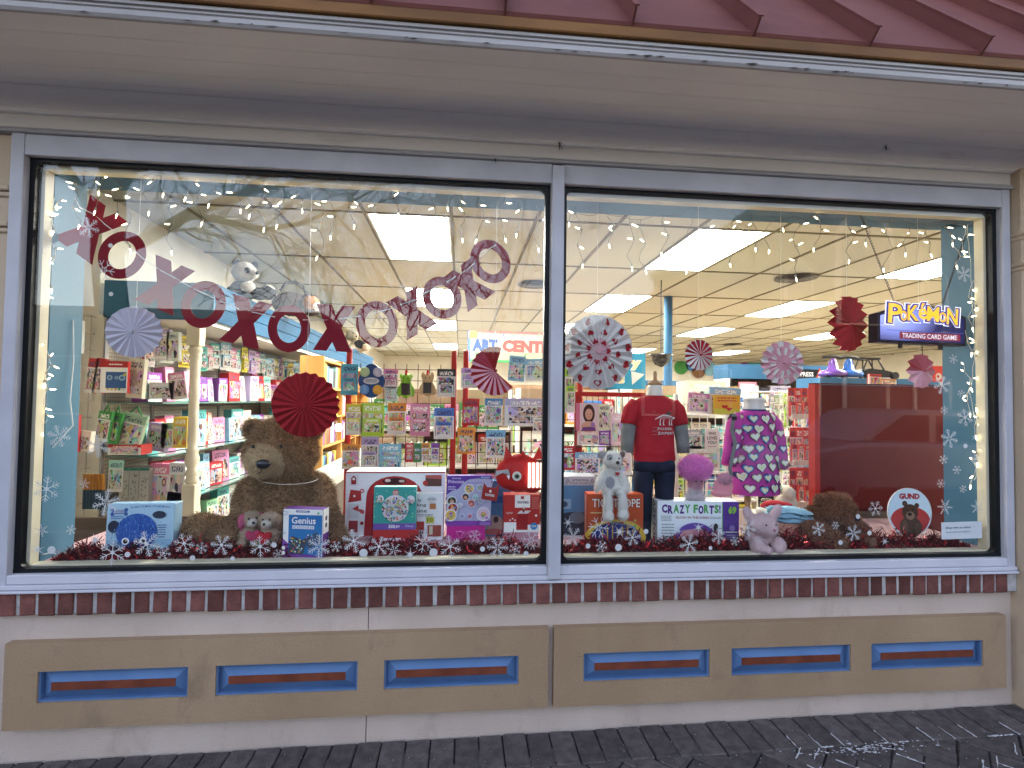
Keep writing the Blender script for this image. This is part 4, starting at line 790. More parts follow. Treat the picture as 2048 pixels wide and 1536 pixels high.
for s_ in SLV: mb.tube(s_, [.034, .042, .041, .038, .036], PUR, 14)
mb.tube([(.053*math.cos(k*PI/10), .051*math.sin(k*PI/10), zz(820)) for k in range(21)], .005, C((.03, .05, .2), .8), 6)
mb.build('dress', t, smooth=True)
def onbody(x, z):
    for s0, s1 in zip(secs[:-1], secs[1:]):
        if s0[2] <= z <= s1[2]:
            f = (z-s0[2])/(s1[2]-s0[2]+1e-9); rx, ry = s0[3]+(s1[3]-s0[3])*f, s0[4]+(s1[4]-s0[4])*f; return -ry*math.sqrt(max(.02, 1-(x/rx)**2))
    return -.09
YL, WH, DB, LB = (.52, .52, .30), (.70, .70, .66), (.05, .035, .12), (.10, .22, .48)
mb = MB(); k = 0
HS = [(1535, 828), (1500, 840), (1555, 845), (1480, 868), (1527, 853), (1512, 880), (1551, 870), (1490, 900), (1519, 896), (1545, 905), (1482, 915), (1514, 927), (1512, 938), (1552, 918), (1482, 947), (1502, 962), (1532, 950), (1487, 975), (1528, 975), (1553, 967), (1470, 890), (1468, 930)]
HS = [(1464+23*i+(11 if j % 2 else 0)+rnd.uniform(-3, 3), 836+20*j+rnd.uniform(-3, 3)) for j in range(8) for i in range(5)]
for px, py in HS:
    p = AY(px, py, Yd-.08); x, z = (p.x-q.x), p.z-ZP
    x *= 1.05
    if abs(x) > .115: continue
    for j, (s, col) in enumerate(((.029, DB), (.0245, (YL, LB, WH)[k % 3]), (.018, (.62, .64, .42) if k % 3 else WH))):
        mb.face([(hx, onbody(hx, min(max(hz, secs[0][2]+.001), secs[-1][2]-.001))-.0065-.0008*j, hz) for hx, hz in heart(x, z, s, 16, rnd.uniform(-.25, .25))], C(col, .8))
    k += 1
for s_ in SLV:
    for j in (1, 2, 3):
        c_ = Vector(s_[j]).lerp(Vector(s_[j+1]), .5)
        for m_, (s, col) in enumerate(((.026, DB), (.021, YL if j % 2 else LB), (.015, WH))): mb.face([(hx, c_.y-.040*math.sqrt(max(.05, 1-((hx-c_.x)/.045)**2))-.003-.001*m_, hz) for hx, hz in heart(c_.x, c_.z, s, 14)], C(col, .8))
mb.build('heart_print', t)
# purse
p = AY(1447, 965, .22); t = thing('child_purse', 'small pink purse with fluffy flap hanging from a grey strap on the dress shoulder', 'purse', (p.x, .22, p.z-.07))
PK = N('pink_satin', (.66, .24, .30), (.74, .34, .38), 9, .45, .2, 30); me = blob([((0, 0, .05), (.05, .022, .05)), ((-.01, 0, .02), (.055, .024, .022))], .006, 5); me.materials.append(PK); link('bag', me, t)
me = blob([((.0, -.012, .09), (.034, .02, .028))], .006, 3); me.materials.append(C((.6, .32, .4), .9)); f_ = link('flap', me, t); link('fur', fur(me, 1400, .012, .0008, [C((.66, .4, .5), .9), C((.55, .28, .36), .9)]), f_, kind='stuff')
s0 = AY(1468, 828, .27)-Vector(t.location); mb = MB(); pts = [Vector((.03, -.02, .1)), Vector((.02, -.024, .14)), s0*.55+Vector((.02, -.02, .04)), s0*.8, s0, s0+Vector((.012, .04, .0)), s0+Vector((.012, .07, -.03))]
for i_, (A_, B_) in enumerate(zip(pts[:-1], pts[1:])): mb.face([A_+Vector((-.009, 0, 0)), A_+Vector((.009, 0, 0)), B_+Vector((.009, 0, 0)), B_+Vector((-.009, 0, 0))], GREYJ); mb.face([B_+Vector((-.009, .002, 0)), B_+Vector((.009, .002, 0)), A_+Vector((.009, .002, 0)), A_+Vector((-.009, .002, 0))], GREYJ)
mb.build('strap', t); mb = MB(); mb.box(s0.x-.012, s0.x+.012, s0.y-.006, s0.y-.002, s0.z-.03, s0.z-.012, C(K_, .3)); mb.build('buckle', t)

# ---------------------------------------------------------------- plush animals
def eyes(t, pts, r, c=K_, name='eye'):
    for p in pts: mb = MB(); mb.ell(p, r, C(c, .12)); mb.build(name, t, smooth=True)
def plush(name, label, loc, rz, parts, cols, n, L, W, voxel=.007, down=.4, group=None, patches=(), curl=.35, cat='plush toy', s=1, nm='body'):
    t = thing(name, label, cat, loc, rz, group); t.scale = (s, s, s)
    me = blob(parts, voxel); me.materials.append(N('plush_'+str(cols[0]), tuple(v*.8 for v in cols[0]), cols[0], 12, .95)); b_ = link(nm, me, t)
    co = np.array([v.co for v in me.vertices])
    pm = []
    for c_, r_, col in patches:
        k = len(me.materials); me.materials.append(N('plush_'+str(col), tuple(v*.85 for v in col), col, 12, .95)); pm.append((np.array(c_), np.array(r_), col, k))
        for pl_ in me.polygons:
            d = (np.array(pl_.center)-np.array(c_))/np.array(r_)
            if d @ d < 1: pl_.material_index = k
    if n:
        def keep(p):
            ok = np.ones(len(p), bool)
            for c_, r_, col, k in pm: ok &= (((p-c_)/r_)**2).sum(1) >= 1
            return ok
        link('fur', fur(me, n, L, W, [C(c_, .95) for c_ in cols], down, curl, 3, keep), b_, kind='stuff')
        for c_, r_, col, k in pm:
            link('fur', fur(me, n, L*.8, W, [C(col, .95), C(tuple(min(1, v*1.2) for v in col), .95), C(tuple(v*.75 for v in col), .95)], down, curl, 4, lambda p, c_=c_, r_=r_: (((p-c_)/r_)**2).sum(1) < 1), b_, kind='stuff')
    return t
# the big bear: head tilted down to the photo's lower left
O = AY(575, 1095, .36); O = Vector((O.x, .36, ZP)); k_ = 2.55/1050
def L3(px, py, dy=0): p = AY(px, py, O.y+dy); return (p.x-O.x, dy, p.z-O.z)
parts = [(L3(575, 1035), (.155, .13, .145)), (L3(578, 985, .02), (.135, .115, .14)), (L3(570, 945, .0), (.11, .10, .10)), (L3(563, 906, -.05), (.158, .135, .112)), (L3(560, 880, -.02), (.118, .11, .098)),
         (L3(506, 858, .0), (.046, .03, .05)), (L3(626, 858, .0), (.046, .03, .05)), (L3(530, 920, -.13), (.078, .06, .066)), (L3(522, 930, -.17), (.055, .05, .045)),
         (L3(655, 1040, -.05), (.055, .06, .13), (0, -.25, 0)), (L3(640, 985, .0), (.06, .06, .10), (0, -.35, 0)), (L3(490, 1040, -.06), (.06, .065, .12), (0, .35, 0)), (L3(500, 990, -.01), (.06, .07, .10), (0, .4, 0)), (L3(455, 1075, -.12), (.06, .06, .055)), (L3(668, 1078, -.09), (.055, .06, .06)),
         (L3(430, 1068, -.05), (.13, .08, .068)), (L3(404, 1066, -.10), (.078, .07, .082)), (L3(630, 1085, -.12), (.09, .10, .06))]
parts = [(c_, r_, *e_) for c_, r_, *e_ in parts]
BR = [(.36, .225, .12), (.45, .30, .165), (.25, .15, .075), (.56, .40, .24), (.15, .085, .042)]
bear = plush('teddy_bear', 'huge brown furry teddy bear with tan muzzle sitting behind the glass', O, 0, parts, BR, 80000, .027, .0012, .011, .45, curl=.5,
             patches=[(L3(524, 926, -.165), (.095, .085, .088), (.60, .46, .28))])
mb = MB(); mb.ell(L3(526, 928, -.232), (.032, .018, .02), C(K_, .25)); mb.build('nose', bear, smooth=True)
mb = MB(); c_ = Vector(L3(522, 945, -.222)); mb.tube([c_+Vector((-.02, .01, -.006)), c_+Vector((0, 0, .002)), c_+Vector((0, -.002, .02))], .002, C(K_, .7), 5); mb.build('mouth', bear)
eyes(bear, [L3(506, 893, -.168), L3(562, 893, -.172)], .008)
me = blob([(L3(503, 858, -.026), (.024, .012, .028))], .006, 2); me.materials.append(C((.10, .062, .035), .95)); link('inner_ear', me, bear)
mb = MB(); mb.tube([L3(575+math.cos(q*PI/12)*62, 955-math.sin(q*PI/12)*-14, -.11*abs(math.sin(q*PI/12))-.02) for q in range(0, 13)], .0022, C((.6, .55, .45), .4), 5); mb.build('collar_ribbon', bear)
# two little dogs with hearts
def pup(label, px, py, rz, furc, earc, hc):
    p = AZ(px, py, ZP); t = plush('plush_dog', label, (p.x, p.y, ZP+.028), rz, [((0, 0, .035), (.035, .035, .04)), ((0, -.012, .085), (.034, .032, .03)), ((0, -.038, .078), (.018, .02, .015)), ((.032, -.01, .08), (.011, .02, .026)), ((-.032, -.01, .08), (.011, .02, .026)), ((-.03, -.035, .012), (.016, .03, .014)), ((.03, -.035, .012), (.016, .03, .014))], furc, 5000, .006, .0005, .005, .2, 'small plush dogs holding hearts', s=1.25, patches=[((.034, -.01, .08), (.015, .03, .035), earc), ((-.034, -.01, .08), (.015, .03, .035), earc), ((0, -.05, .076), (.02, .02, .018), (.6, .56, .5))])
    eyes(t, [(-.012, -.042, .094), (.012, -.042, .094)], .0035); eyes(t, [(0, -.058, .082)], .005, K_, 'nose'); mb = MB(); mb.prism([(x_, z_) for x_, z_ in heart(0, .037, .026)], .014, C(hc, .6), TR((0, -.062, 0))); mb.build('heart_cushion', t); return t
pup('small tan plush dog with rosy ears lying by the bear', 500, 1099, .5, [(.42, .33, .24), (.36, .27, .19)], (.48, .12, .2), (.5, .06, .14)); pup('small tan plush dog holding a red heart beside the board game box', 542, 1101, -.1, [(.48, .38, .28), (.40, .31, .22)], (.36, .26, .18), (.42, .02, .03))
# white dog on the rope game
p = AY(1222, 985, .235); wd = plush('plush_dog', 'curly white plush dog with grey ear and patch, legs dangling from the orange game box', (p.x, .235, ztr), -.1,
    [((0, .0, .045), (.052, .042, .06)), ((0, .0, .10), (.038, .034, .04)), ((.002, -.01, .158), (.047, .042, .042)), ((.014, -.05, .148), (.022, .024, .019)), ((-.042, .0, .178), (.021, .014, .024), (0, -.5, 0)), ((.05, .002, .182), (.016, .014, .024), (0, .6, 0)), ((-.056, -.02, .055), (.02, .022, .058), (0, .35, 0)), ((.058, -.02, .055), (.02, .022, .058), (0, -.35, 0)), ((-.026, -.052, .01), (.023, .035, .024)), ((.036, -.052, .012), (.023, .035, .024)), ((-.028, -.078, -.045), (.022, .022, .058)), ((.04, -.078, -.04), (.022, .022, .055)), ((-.028, -.084, -.09), (.025, .03, .022)), ((.04, -.084, -.085), (.025, .03, .022))],
    [(.76, .75, .70), (.82, .81, .77), (.68, .66, .60)], 13000, .009, .0008, .006, .1, curl=.8, patches=[((-.045, .0, .178), (.03, .03, .03), (.34, .34, .36)), ((-.012, -.045, .055), (.022, .03, .03), (.34, .34, .37)), ((-.016, -.045, .172), (.014, .02, .016), (.36, .36, .38)), ((.052, -.01, .18), (.016, .012, .022), (.22, .14, .13))])
eyes(wd, [(-.014, -.052, .168), (.026, -.05, .168)], .0045); eyes(wd, [(.016, -.074, .152)], .0085, K_, 'nose'); mb = MB(); mb.prism(heart(.022, .097, .011), .005, C((.4, .03, .04), .6), TR((0, -.04, 0))); mb.build('heart_patch', wd)
# mushroom plush
p = AY(1397, 1002, .215); ms_ = plush('plush_mushroom', 'plush mushroom with fluffy magenta cap and pale pink stem on the fort box', (p.x, .25, zcf+.001), 0,
    [((0, 0, .014), (.048, .042, .022)), ((0, 0, .05), (.032, .03, .045)), ((0, -.002, .085), (.036, .033, .03)), ((0, 0, .15), (.078, .07, .058)), ((0, 0, .125), (.06, .055, .03))], [(.76, .20, .56), (.82, .36, .68), (.66, .12, .46), (.84, .52, .76)], 15000, .016, .0006, .006, .0, curl=.6,
    patches=[((0, 0, .02), (.07, .07, .04), (.62, .56, .58)), ((0, 0, .08), (.042, .05, .036), (.62, .33, .42))])
eyes(ms_, [(-.012, -.035, .092), (.016, -.035, .092)], .004)
# pink bunny-eared plush at the front
p = AZ(1530, 1104, ZP); pk = plush('plush_bunny', 'fluffy pale pink floppy eared plush leaning by the glass under the dress', (p.x, p.y+.02, ZP), .15,
    [((0, .03, .055), (.06, .05, .06)), ((0, -.0, .118), (.066, .055, .05)), ((.004, -.04, .103), (.035, .03, .026)), ((-.072, .005, .165), (.024, .014, .042), (0, -.5, 0)), ((.075, .005, .168), (.022, .014, .045), (0, .6, 0)), ((-.05, -.03, .03), (.028, .034, .035)), ((.06, -.03, .03), (.028, .034, .035)), ((-.022, -.05, .018), (.024, .026, .02)), ((.04, -.05, .018), (.024, .026, .02))],
    [(.66, .50, .52), (.74, .58, .60), (.58, .42, .45)], 15000, .009, .0006, .006, .2, curl=.6); eyes(pk, [(-.022, -.052, .128), (.03, -.052, .128)], .004, (.08, .05, .05)); eyes(pk, [(.005, -.07, .108)], .006, (.35, .15, .18), 'nose')
# dark brown slumped bear
p = AZ(1700, 1098, ZP); db = plush('teddy_bear', 'dark brown teddy bear slumped forward with its paws on the tinsel', (p.x, p.y+.12, ZP), .1,
    [((0, .06, .08), (.105, .09, .085)), ((.0, -.02, .165), (.088, .08, .07)), ((.02, -.085, .13), (.045, .04, .034)), ((-.07, .0, .205), (.026, .02, .026)), ((.075, .0, .205), (.026, .02, .026)), ((-.115, -.03, .06), (.05, .075, .045), (0, 0, .3)), ((.115, -.03, .06), (.045, .075, .045), (0, 0, -.3)), ((-.07, -.1, .035), (.045, .045, .038)), ((.085, -.1, .035), (.045, .045, .038)), ((-.14, -.07, .035), (.05, .05, .036))],
    [(.22, .10, .06), (.32, .16, .10), (.11, .05, .03), (.40, .22, .13)], 36000, .02, .0012, .008, .3, curl=.6); eyes(db, [(-.012, -.092, .172), (.052, -.09, .172)], .006); eyes(db, [(.022, -.125, .14)], .013, K_, 'nose')
for x in (-.068, .088):
    mb = MB(); mb.ell((x, -.144, .035), (.022, .006, .02), C((.16, .09, .06), .9)); mb.build('paw_pad', db)
# round sign with a bear picture
p = AY(1822, 1025, .2); t = thing('round_sign', 'round white counter sign lettered GUND with a picture of a brown bear', 'sign', (p.x, .2, p.z-.115), rot=(-.06, 0, -.06)); mb = MB(); mb.prism(ellpts(0, .115, .112, .118, 40), .006, C((.62, .64, .66), .4)); mb.prism([(-.03, -.0), (.03, 0), (.02, .05), (-.02, .05)], .05, C((.1, .1, .1)), TR((0, .0065, 0))); mb.build('board', t)
a = Art(.224, .236, TR((0, 0, -.003))); a.ell(.5, .5, .485, .485, (.55, .70, .80), 40).poly([(.5+.47*math.cos(q), .5+.47*math.sin(q)) for q in np.linspace(PI+.15, 2*PI-.15, 20)]+[(.5+.44*math.cos(q), .36+.26*math.sin(q)) for q in np.linspace(.05, PI-.05, 14)], (.42, .05, .045)); a.text('GUND', .27, .77, .74, .89, (.36, .015, .02), .06)
B1, B2 = (.075, .042, .028), (.11, .065, .045); a.ell(.5, .20, .25, .22, B1).ell(.5, .5, .185, .17, B1).disc(.39, .68, .06, B1).disc(.66, .64, .055, B1).disc(.39, .68, .03, B2).ell(.5, .43, .10, .085, (.24, .15, .10)).ell(.49, .46, .05, .035, K_).disc(.43, .55, .018, K_).disc(.57, .55, .018, K_).ell(.36, .2, .07, .15, B2).ell(.66, .16, .08, .12, B2); a.out(t)
# folded blue throw on a box, red hat
t, a, w_, h = carton('gift_box', 'small carton with red script lettering under the folded blue throw', 'box', (1563, 1048, 1640, 1096), .24, .12, (.35, .48, .55), (.45, .24, .18), zb=ZP, rz=-.35); a.text('Love', .15, .25, .8, .72, (.4, .03, .04), .02, slant=.1); a.out(t); zt = ZP+h
mb = MB()
for k in range(3):
    me_ = [(-.10+.006*k, -.055, .018*k), (.10, -.06+.01*k, .018*k)]; V = []; F = []; nx, ny = 10, 6
    for j in range(ny+1):
        for i in range(nx+1):
            u, v = i/nx, j/ny; V.append((-.105+.21*u+.006*math.sin(7*v+k), -.06+.12*v+.006*math.sin(9*u+2*k), .006+.022*k+.010*math.sin(PI*u)*math.sin(PI*v)+.003*math.sin(14*u+6*v+k)-(.012 if i in (0, nx) or j in (0, ny) else 0)))
    for j in range(ny):
        for i in range(nx): q_ = j*(nx+1)+i; F.append((q_, q_+1, q_+nx+2, q_+nx+1))
    mb.raw(V, F, N('sky_blue_fleece', (.20, .38, .50), (.27, .46, .58), 14, .95, .3, 40))
c0 = AY(1588, 1040, .26); o = tag(mb.build('folded_throw', None, True, (c0.x, .30, zt+.012), (0, .06, -.2)), 'soft sky blue throw folded in layers on a small carton', 'throw')
p = AY(1553, 1022, .4); t = thing('santa_hat', 'crumpled red hat with white brim lying beside the blue throw', 'hat', (p.x, .42, ZP+.10)); me = blob([((0, 0, .03), (.075, .05, .035)), ((.05, .01, .03), (.06, .04, .025))], .008, 4); me.materials.append(RED); link('crown', me, t); me = blob([((-.07, -.01, .01), (.03, .05, .02)), ((0, -.045, .005), (.07, .02, .02))], .008, 3); me.materials.append(C((.65, .63, .6), .95)); link('brim', me, t)
mb = MB(); mb.box(p.x-.14, p.x+.13, .38, .52, ZP, ZP+.10, C((.5, .45, .38), .6), bev=.003); tag(mb.build('carton'), 'plain beige carton under the crumpled red hat', 'box')
p = AY(1572, 985, .62); plush('plush_lamb', 'cream plush animal sitting behind the purple dress hem', (p.x, .62, ZP+.06), -.4, [((0, 0, .05), (.06, .05, .05)), ((.01, -.02, .11), (.035, .035, .035)), ((.015, -.05, .10), (.018, .02, .015)), ((.05, -.06, .02), (.03, .05, .02)), ((-.03, -.06, .02), (.03, .05, .02))], [(.62, .58, .48), (.55, .51, .42)], 6000, .006, .0006, .007)
mb = MB(); p = AY(1572, 1010, .62); mb.box(p.x-.12, p.x+.12, .56, .69, ZP, ZP+.058, C((.42, .3, .2), .6), bev=.003); tag(mb.build('carton'), 'low brown carton carrying the cream plush animal', 'box')
# red metal tinsel heaps along the foot of both panes
M_TIN = [C((.16, .003, .006), .2, .75), C((.30, .008, .010), .12, .85), C((.07, .002, .003), .3, .6)]
def tinsel(xa, xb, n, hh, label, seed):
    rg = np.random.default_rng(seed); cx = rg.uniform(xa, xb, n); prof = hh*(.55+.45*np.sin(cx*9+seed)*np.sin(cx*23.7))*np.clip(np.minimum((cx-xa)/.15, (xb-cx)/.2)+.15, .15, 1)
    z = ZP+.002+np.abs(rg.normal(0, .5, n)).clip(0, 1.3)*prof; y = .115+rg.normal(0, .03, n)*(1.2-(z-ZP)/hh*.4); y = np.clip(y, .083, .3)
    d = rg.normal(0, 1, (n, 3)); d[:, 2] = np.abs(d[:, 2])*.7+.1; d /= np.linalg.norm(d, axis=1)[:, None]; s = np.cross(d, rg.normal(0, 1, (n, 3))); s /= np.linalg.norm(s, axis=1)[:, None]
    p = np.stack([cx, y, z], 1); L = rg.uniform(.012, .032, n)[:, None]; wv = rg.uniform(.0012, .0028, n)[:, None]; e = d+rg.normal(0, .5, (n, 3)); a_, b_, c_ = p, p+d*L*.5, p+(d+e)*L*.5
    for q_ in (a_, b_, c_): q_[:, 1] = np.clip(q_[:, 1], .079, None); q_[:, 2] = np.clip(q_[:, 2], ZP+.001, None)
    V = np.stack([a_-s*wv, a_+s*wv, b_+s*wv, b_-s*wv, c_+s*wv*.8, c_-s*wv*.8], 1).reshape(-1, 3); V[:, 1] = np.clip(V[:, 1], .078, None); F = []
    for k in range(n): q_ = 6*k; F += [(q_, q_+1, q_+2, q_+3), (q_+3, q_+2, q_+4, q_+5)]
    me = bpy.data.meshes.new('tinsel'); me.from_pydata(V.tolist(), [], F)
    for m_ in M_TIN: me.materials.append(m_)
    me.polygons.foreach_set('material_index', np.repeat(rg.integers(0, 3, n), 2).astype('i')); tag(link('tinsel_garland', me), label, 'tinsel')
tinsel(.10, 2.07, 9500, .07, 'dark red tinsel heaped along the foot of the pane with the bear', 3); tinsel(2.14, 4.12, 9500, .075, 'dark red tinsel heaped along the foot of the pane with the mannequins', 4)
# red bookcase end behind the platform
p0, p1 = AY(1639, 770, .74), AY(1895, 1040, .74)
t = thing('room_divider', 'tall plain dark red divider board standing behind the platform', 'divider', ((p0.x+p1.x)/2, .74, 0)); hw = (p1.x-p0.x)/2; RC = N('red_laminate', (.075, .004, .007), (.088, .005, .009), 3, .4, .02, 60, spec=.12); mb = MB(); mb.box(-hw, hw, 0, .055, 0, p0.z, RC); mb.build('panel', t)
mb = MB(); mb.box(-hw-.032, -hw-.001, -.004, .055, 0, p0.z+.004, N('red_laminate_edge', (.30, .022, .02), (.34, .028, .024), 3, .3)); mb.build('edge_trim', t); mb = MB(); mb.box(-hw-.03, hw, .0, .055, p0.z+.0045, p0.z+.012, RC); mb.build('top', t); zrc = p0.z+.02
# ================================================================ HANGING DECORATIONS
PAPER = {}
def rosette(name, label, px, py, rpx, Y, n_, colf, a0=0, a1=2*PI, rot=(0, 0, 0), amp=.075, sy=1.0, hearts=None, deco=None):
    c = AY(px, py, Y); R = rpx*(Y-CAM[1])/FPX; t = thing(name, label, 'paper fan', c, group='hanging paper fans', rot=rot); mb = MB(); rings = (.03, .36, .7, 1.0); m = 2*n_
    if a1-a0 < 6.2: m = int(m*(a1-a0)/(2*PI))
    full = a1-a0 > 6.2
    def P(k, r):
        a = a0+(a1-a0)*k/m; rr = r*R*(1 if k % 2 else .955 if r == 1 else 1); return (rr*math.cos(a), (amp if k % 2 else -amp)*r*R*1.1-(.16*R*(1-r) if full else 0), rr*math.sin(a)*sy)
    for k in range(m):
        for j in range(3):
            mb.face([P(k, rings[j]), P(k+1, rings[j]), P(k+1, rings[j+1]), P(k, rings[j+1])], colf(k, j))
    mb.build('pleated_paper', t)
    mb = MB(); mb.lathe([(.0, -.006), (.055*R, -.004), (.055*R, .012), (.0, .012)], colf(0, 0), 14, TR((0, -.17*R, 0), 0, PI/2)); mb.build('centre_disc', t)
    if deco:
        mb = MB()
        for (th_, r, s, col) in deco:
            cx, cz = r*R*math.cos(th_), r*R*math.sin(th_)
            pts = []
            for hx, hz in heart(cx, cz, s*R, 20, th_+PI/2 if r > .2 else 0):
                q = (math.atan2(hz, hx) % (2*PI))/(2*PI)*m; f = q % 2; tri = (1-abs(f-1)*2) ; rr = min(math.hypot(hx, hz)/R, .97); pts.append((hx, tri*amp*rr*R*1.1-.16*R*(1-rr)-.004, hz))
            ctr = (cx, sum(p[1] for p in pts)/20-.001, cz)
            for k in range(20): mb.face([ctr, pts[k], pts[(k+1) % 20]], col)
        mb.build('printed_heart', t, kind='stuff')
    mb = MB(); mb.tube([(0, .01, R*.2), (0, .012, 2.262-c.z)], .0008, C((.7, .7, .66), .5), 4); o = mb.build('string', t); o.rotation_euler = Euler(rot).to_matrix().inverted().to_euler()
    return t
def paper(rgb, rough=.75):
    m = N('tissue_%s' % (rgb,), tuple(v*.88 for v in rgb), rgb, 6, rough, .1, 40); return m
RD, DR, WP, PP, LV = paper((.36, .015, .025)), paper((.28, .012, .02)), paper((.70, .66, .64)), paper((.66, .33, .40)), paper((.58, .56, .66))
rosette('paper_fan', 'pale lilac paper fan in front of the pegboard wall', 268, 664, 49, .12, 18, lambda k, j: LV, rot=(0, 0, .12))
rosette('paper_fan', 'plain dark red paper fan in front of the big bear head', 611, 810, 64, .09, 22, lambda k, j: RD, rot=(.1, 0, .05))
rosette('paper_fan', 'half opened red paper fan below the art centre sign', 990, 742, 50, .12, 20, lambda k, j: (DR if k < 5 else paper((.42, .05, .08)) if k < 9 else PP if k % 2 else RD), a0=PI*.42, a1=PI*1.78, rot=(0, 0, .1), amp=.05)
HD = [(a_+.5*r_*7, r_, .07+.055*r_, RD) for r_, n_ in ((.28, 7), (.56, 9), (.86, 11)) for a_ in np.linspace(0, 2*PI, n_, endpoint=False)]
rosette('paper_fan', 'large white paper fan printed with red hearts beside the mullion', 1195, 704, 74, .10, 24, lambda k, j: WP if j or k % 2 else PP, deco=HD, rot=(0, 0, -.08), sy=1.06)
rosette('paper_fan', 'small red and white striped paper fan', 1398, 710, 33, .14, 16, lambda k, j: RD if k % 2 == 0 else WP, rot=(0, 0, .1))
rosette('paper_fan', 'pink and white petal patterned paper fan above the dress', 1565, 726, 47, .12, 20, lambda k, j: (PP if (j == 0) or ((k//2) % 2 == (j % 2)) else WP), rot=(0, 0, -.05), deco=[(q_, .66, .12, PP) for q_ in np.linspace(.1, 2*PI+.1, 12, endpoint=False)])
rosette('paper_fan', 'dark red paper fan turned edgeways into an oval beside the lit sign', 1697, 648, 58, .16, 15, lambda k, j: RD, rot=(.05, 0, .30), amp=.11, sy=1.05)
rosette('paper_fan', 'red and pale pink paper fan with coarse pleats under the lit sign', 1842, 742, 38, .14, 11, lambda k, j: (RD if 1 < k < 11 else PP) if k % 2 else (paper((.45, .1, .13)) if k < 12 else paper((.6, .4, .42))), rot=(0, 0, .15), amp=.1)

# ---------------------------------------------------------------- letter garland
gar = thing('letter_garland', 'dark red card letters spelling X and O six times over on a white ribbon', 'garland', AY(580, 560, .11))
G0 = Vector(gar.location); CARD = C((.20, .005, .018), .6); LET = [(182, 459, -36, 'X', 1.12), (244, 510, -33, 'O', 1.02), (329, 570, -22, 'X', 1.02), (407, 609, -20, 'O', 1.0), (492, 644, -14, 'X', 1.0), (578, 657, -2, 'O', 1.0), (668, 656, -3, 'X', .98), (754, 648, 13, 'O', 1.0), (824, 626, 30, 'X', .92), (884, 595, 27, 'O', .94), (938, 570, 38, 'X', .92), (981, 523, 33, 'O', .98)]
def Xpts(h): w_, s = .415*h, .165*h; return [[(-w_, h/2), (-w_+2*s, h/2), (w_, -h/2), (w_-2*s, -h/2)], [(w_, h/2), (w_-1.75*s, h/2), (-w_, -h/2), (-w_+1.75*s, -h/2)]]
for i, (px, py, rt, ch_, s) in enumerate(LET):
    p = AY(px, py, .11)-G0; h = .203*s; mb = MB()
    if ch_ == 'X':
        for j, pts in enumerate(Xpts(h)): mb.prism(pts[::-1], .0016, CARD, TR((0, .0017*j, 0)))
    else:
        n_ = 36; o_ = [(.435*h*math.cos(2*PI*k/n_), .5*h*math.sin(2*PI*k/n_)) for k in range(n_)]; q_ = [(.245*h*math.cos(2*PI*k/n_), .30*h*math.sin(2*PI*k/n_)) for k in range(n_)]
        for k in range(n_):
            k2 = (k+1) % n_; mb.face([(o_[k][0], 0, o_[k][1]), (o_[k2][0], 0, o_[k2][1]), (q_[k2][0], 0, q_[k2][1]), (q_[k][0], 0, q_[k][1])], CARD); mb.face([(q_[k][0], .0016, q_[k][1]), (q_[k2][0], .0016, q_[k2][1]), (o_[k2][0], .0016, o_[k2][1]), (o_[k][0], .0016, o_[k][1])], CARD)
            mb.face([(o_[k2][0], 0, o_[k2][1]), (o_[k][0], 0, o_[k][1]), (o_[k][0], .0016, o_[k][1]), (o_[k2][0], .0016, o_[k2][1])], CARD); mb.face([(q_[k][0], 0, q_[k][1]), (q_[k2][0], 0, q_[k2][1]), (q_[k2][0], .0016, q_[k2][1]), (q_[k][0], .0016, q_[k][1])], CARD)
    mb.build('letter_'+ch_.lower(), gar, loc=p, rot=(random.uniform(-.04, .04), -math.radians(rt), random.uniform(-.05, .05)))
RB = [(160, 415), (187, 428), (208, 447), (232, 465), (262, 495), (290, 520), (320, 540), (352, 557), (388, 578), (415, 590), (440, 602), (478, 618), (508, 625), (550, 634), (606, 640), (648, 640), (680, 638), (722, 632), (745, 627), (772, 620), (800, 610), (830, 600), (848, 587), (872, 575), (893, 565), (912, 553), (935, 538), (949, 527), (975, 500), (992, 490)]
mb = MB(); pts = [AY(x, y, .1085)-G0 for x, y in RB]
for k in range(len(pts)-1):
    a_, b_ = pts[k], pts[k+1]; y_ = -.002 if k % 2 == 0 else .004
    mb.tube([a_+Vector((0, y_, 0)), b_+Vector((0, y_, 0))], .0022 if k % 2 == 0 else .0016, C((.68, .66, .66), .4), 5)
mb.build('ribbon', gar)
mb = MB(); mb.tube([pts[0], AY(150, 396, .11)-G0], .0009, C((.7, .7, .7)), 4); mb.tube([pts[-1], AY(993, 415, .11)-G0], .0009, C((.7, .7, .7)), 4); mb.tube([AY(622, 420, .11)-G0, AY(620, 625, .11)-G0], .0007, C((.7, .7, .7)), 4); mb.build('thread', gar)

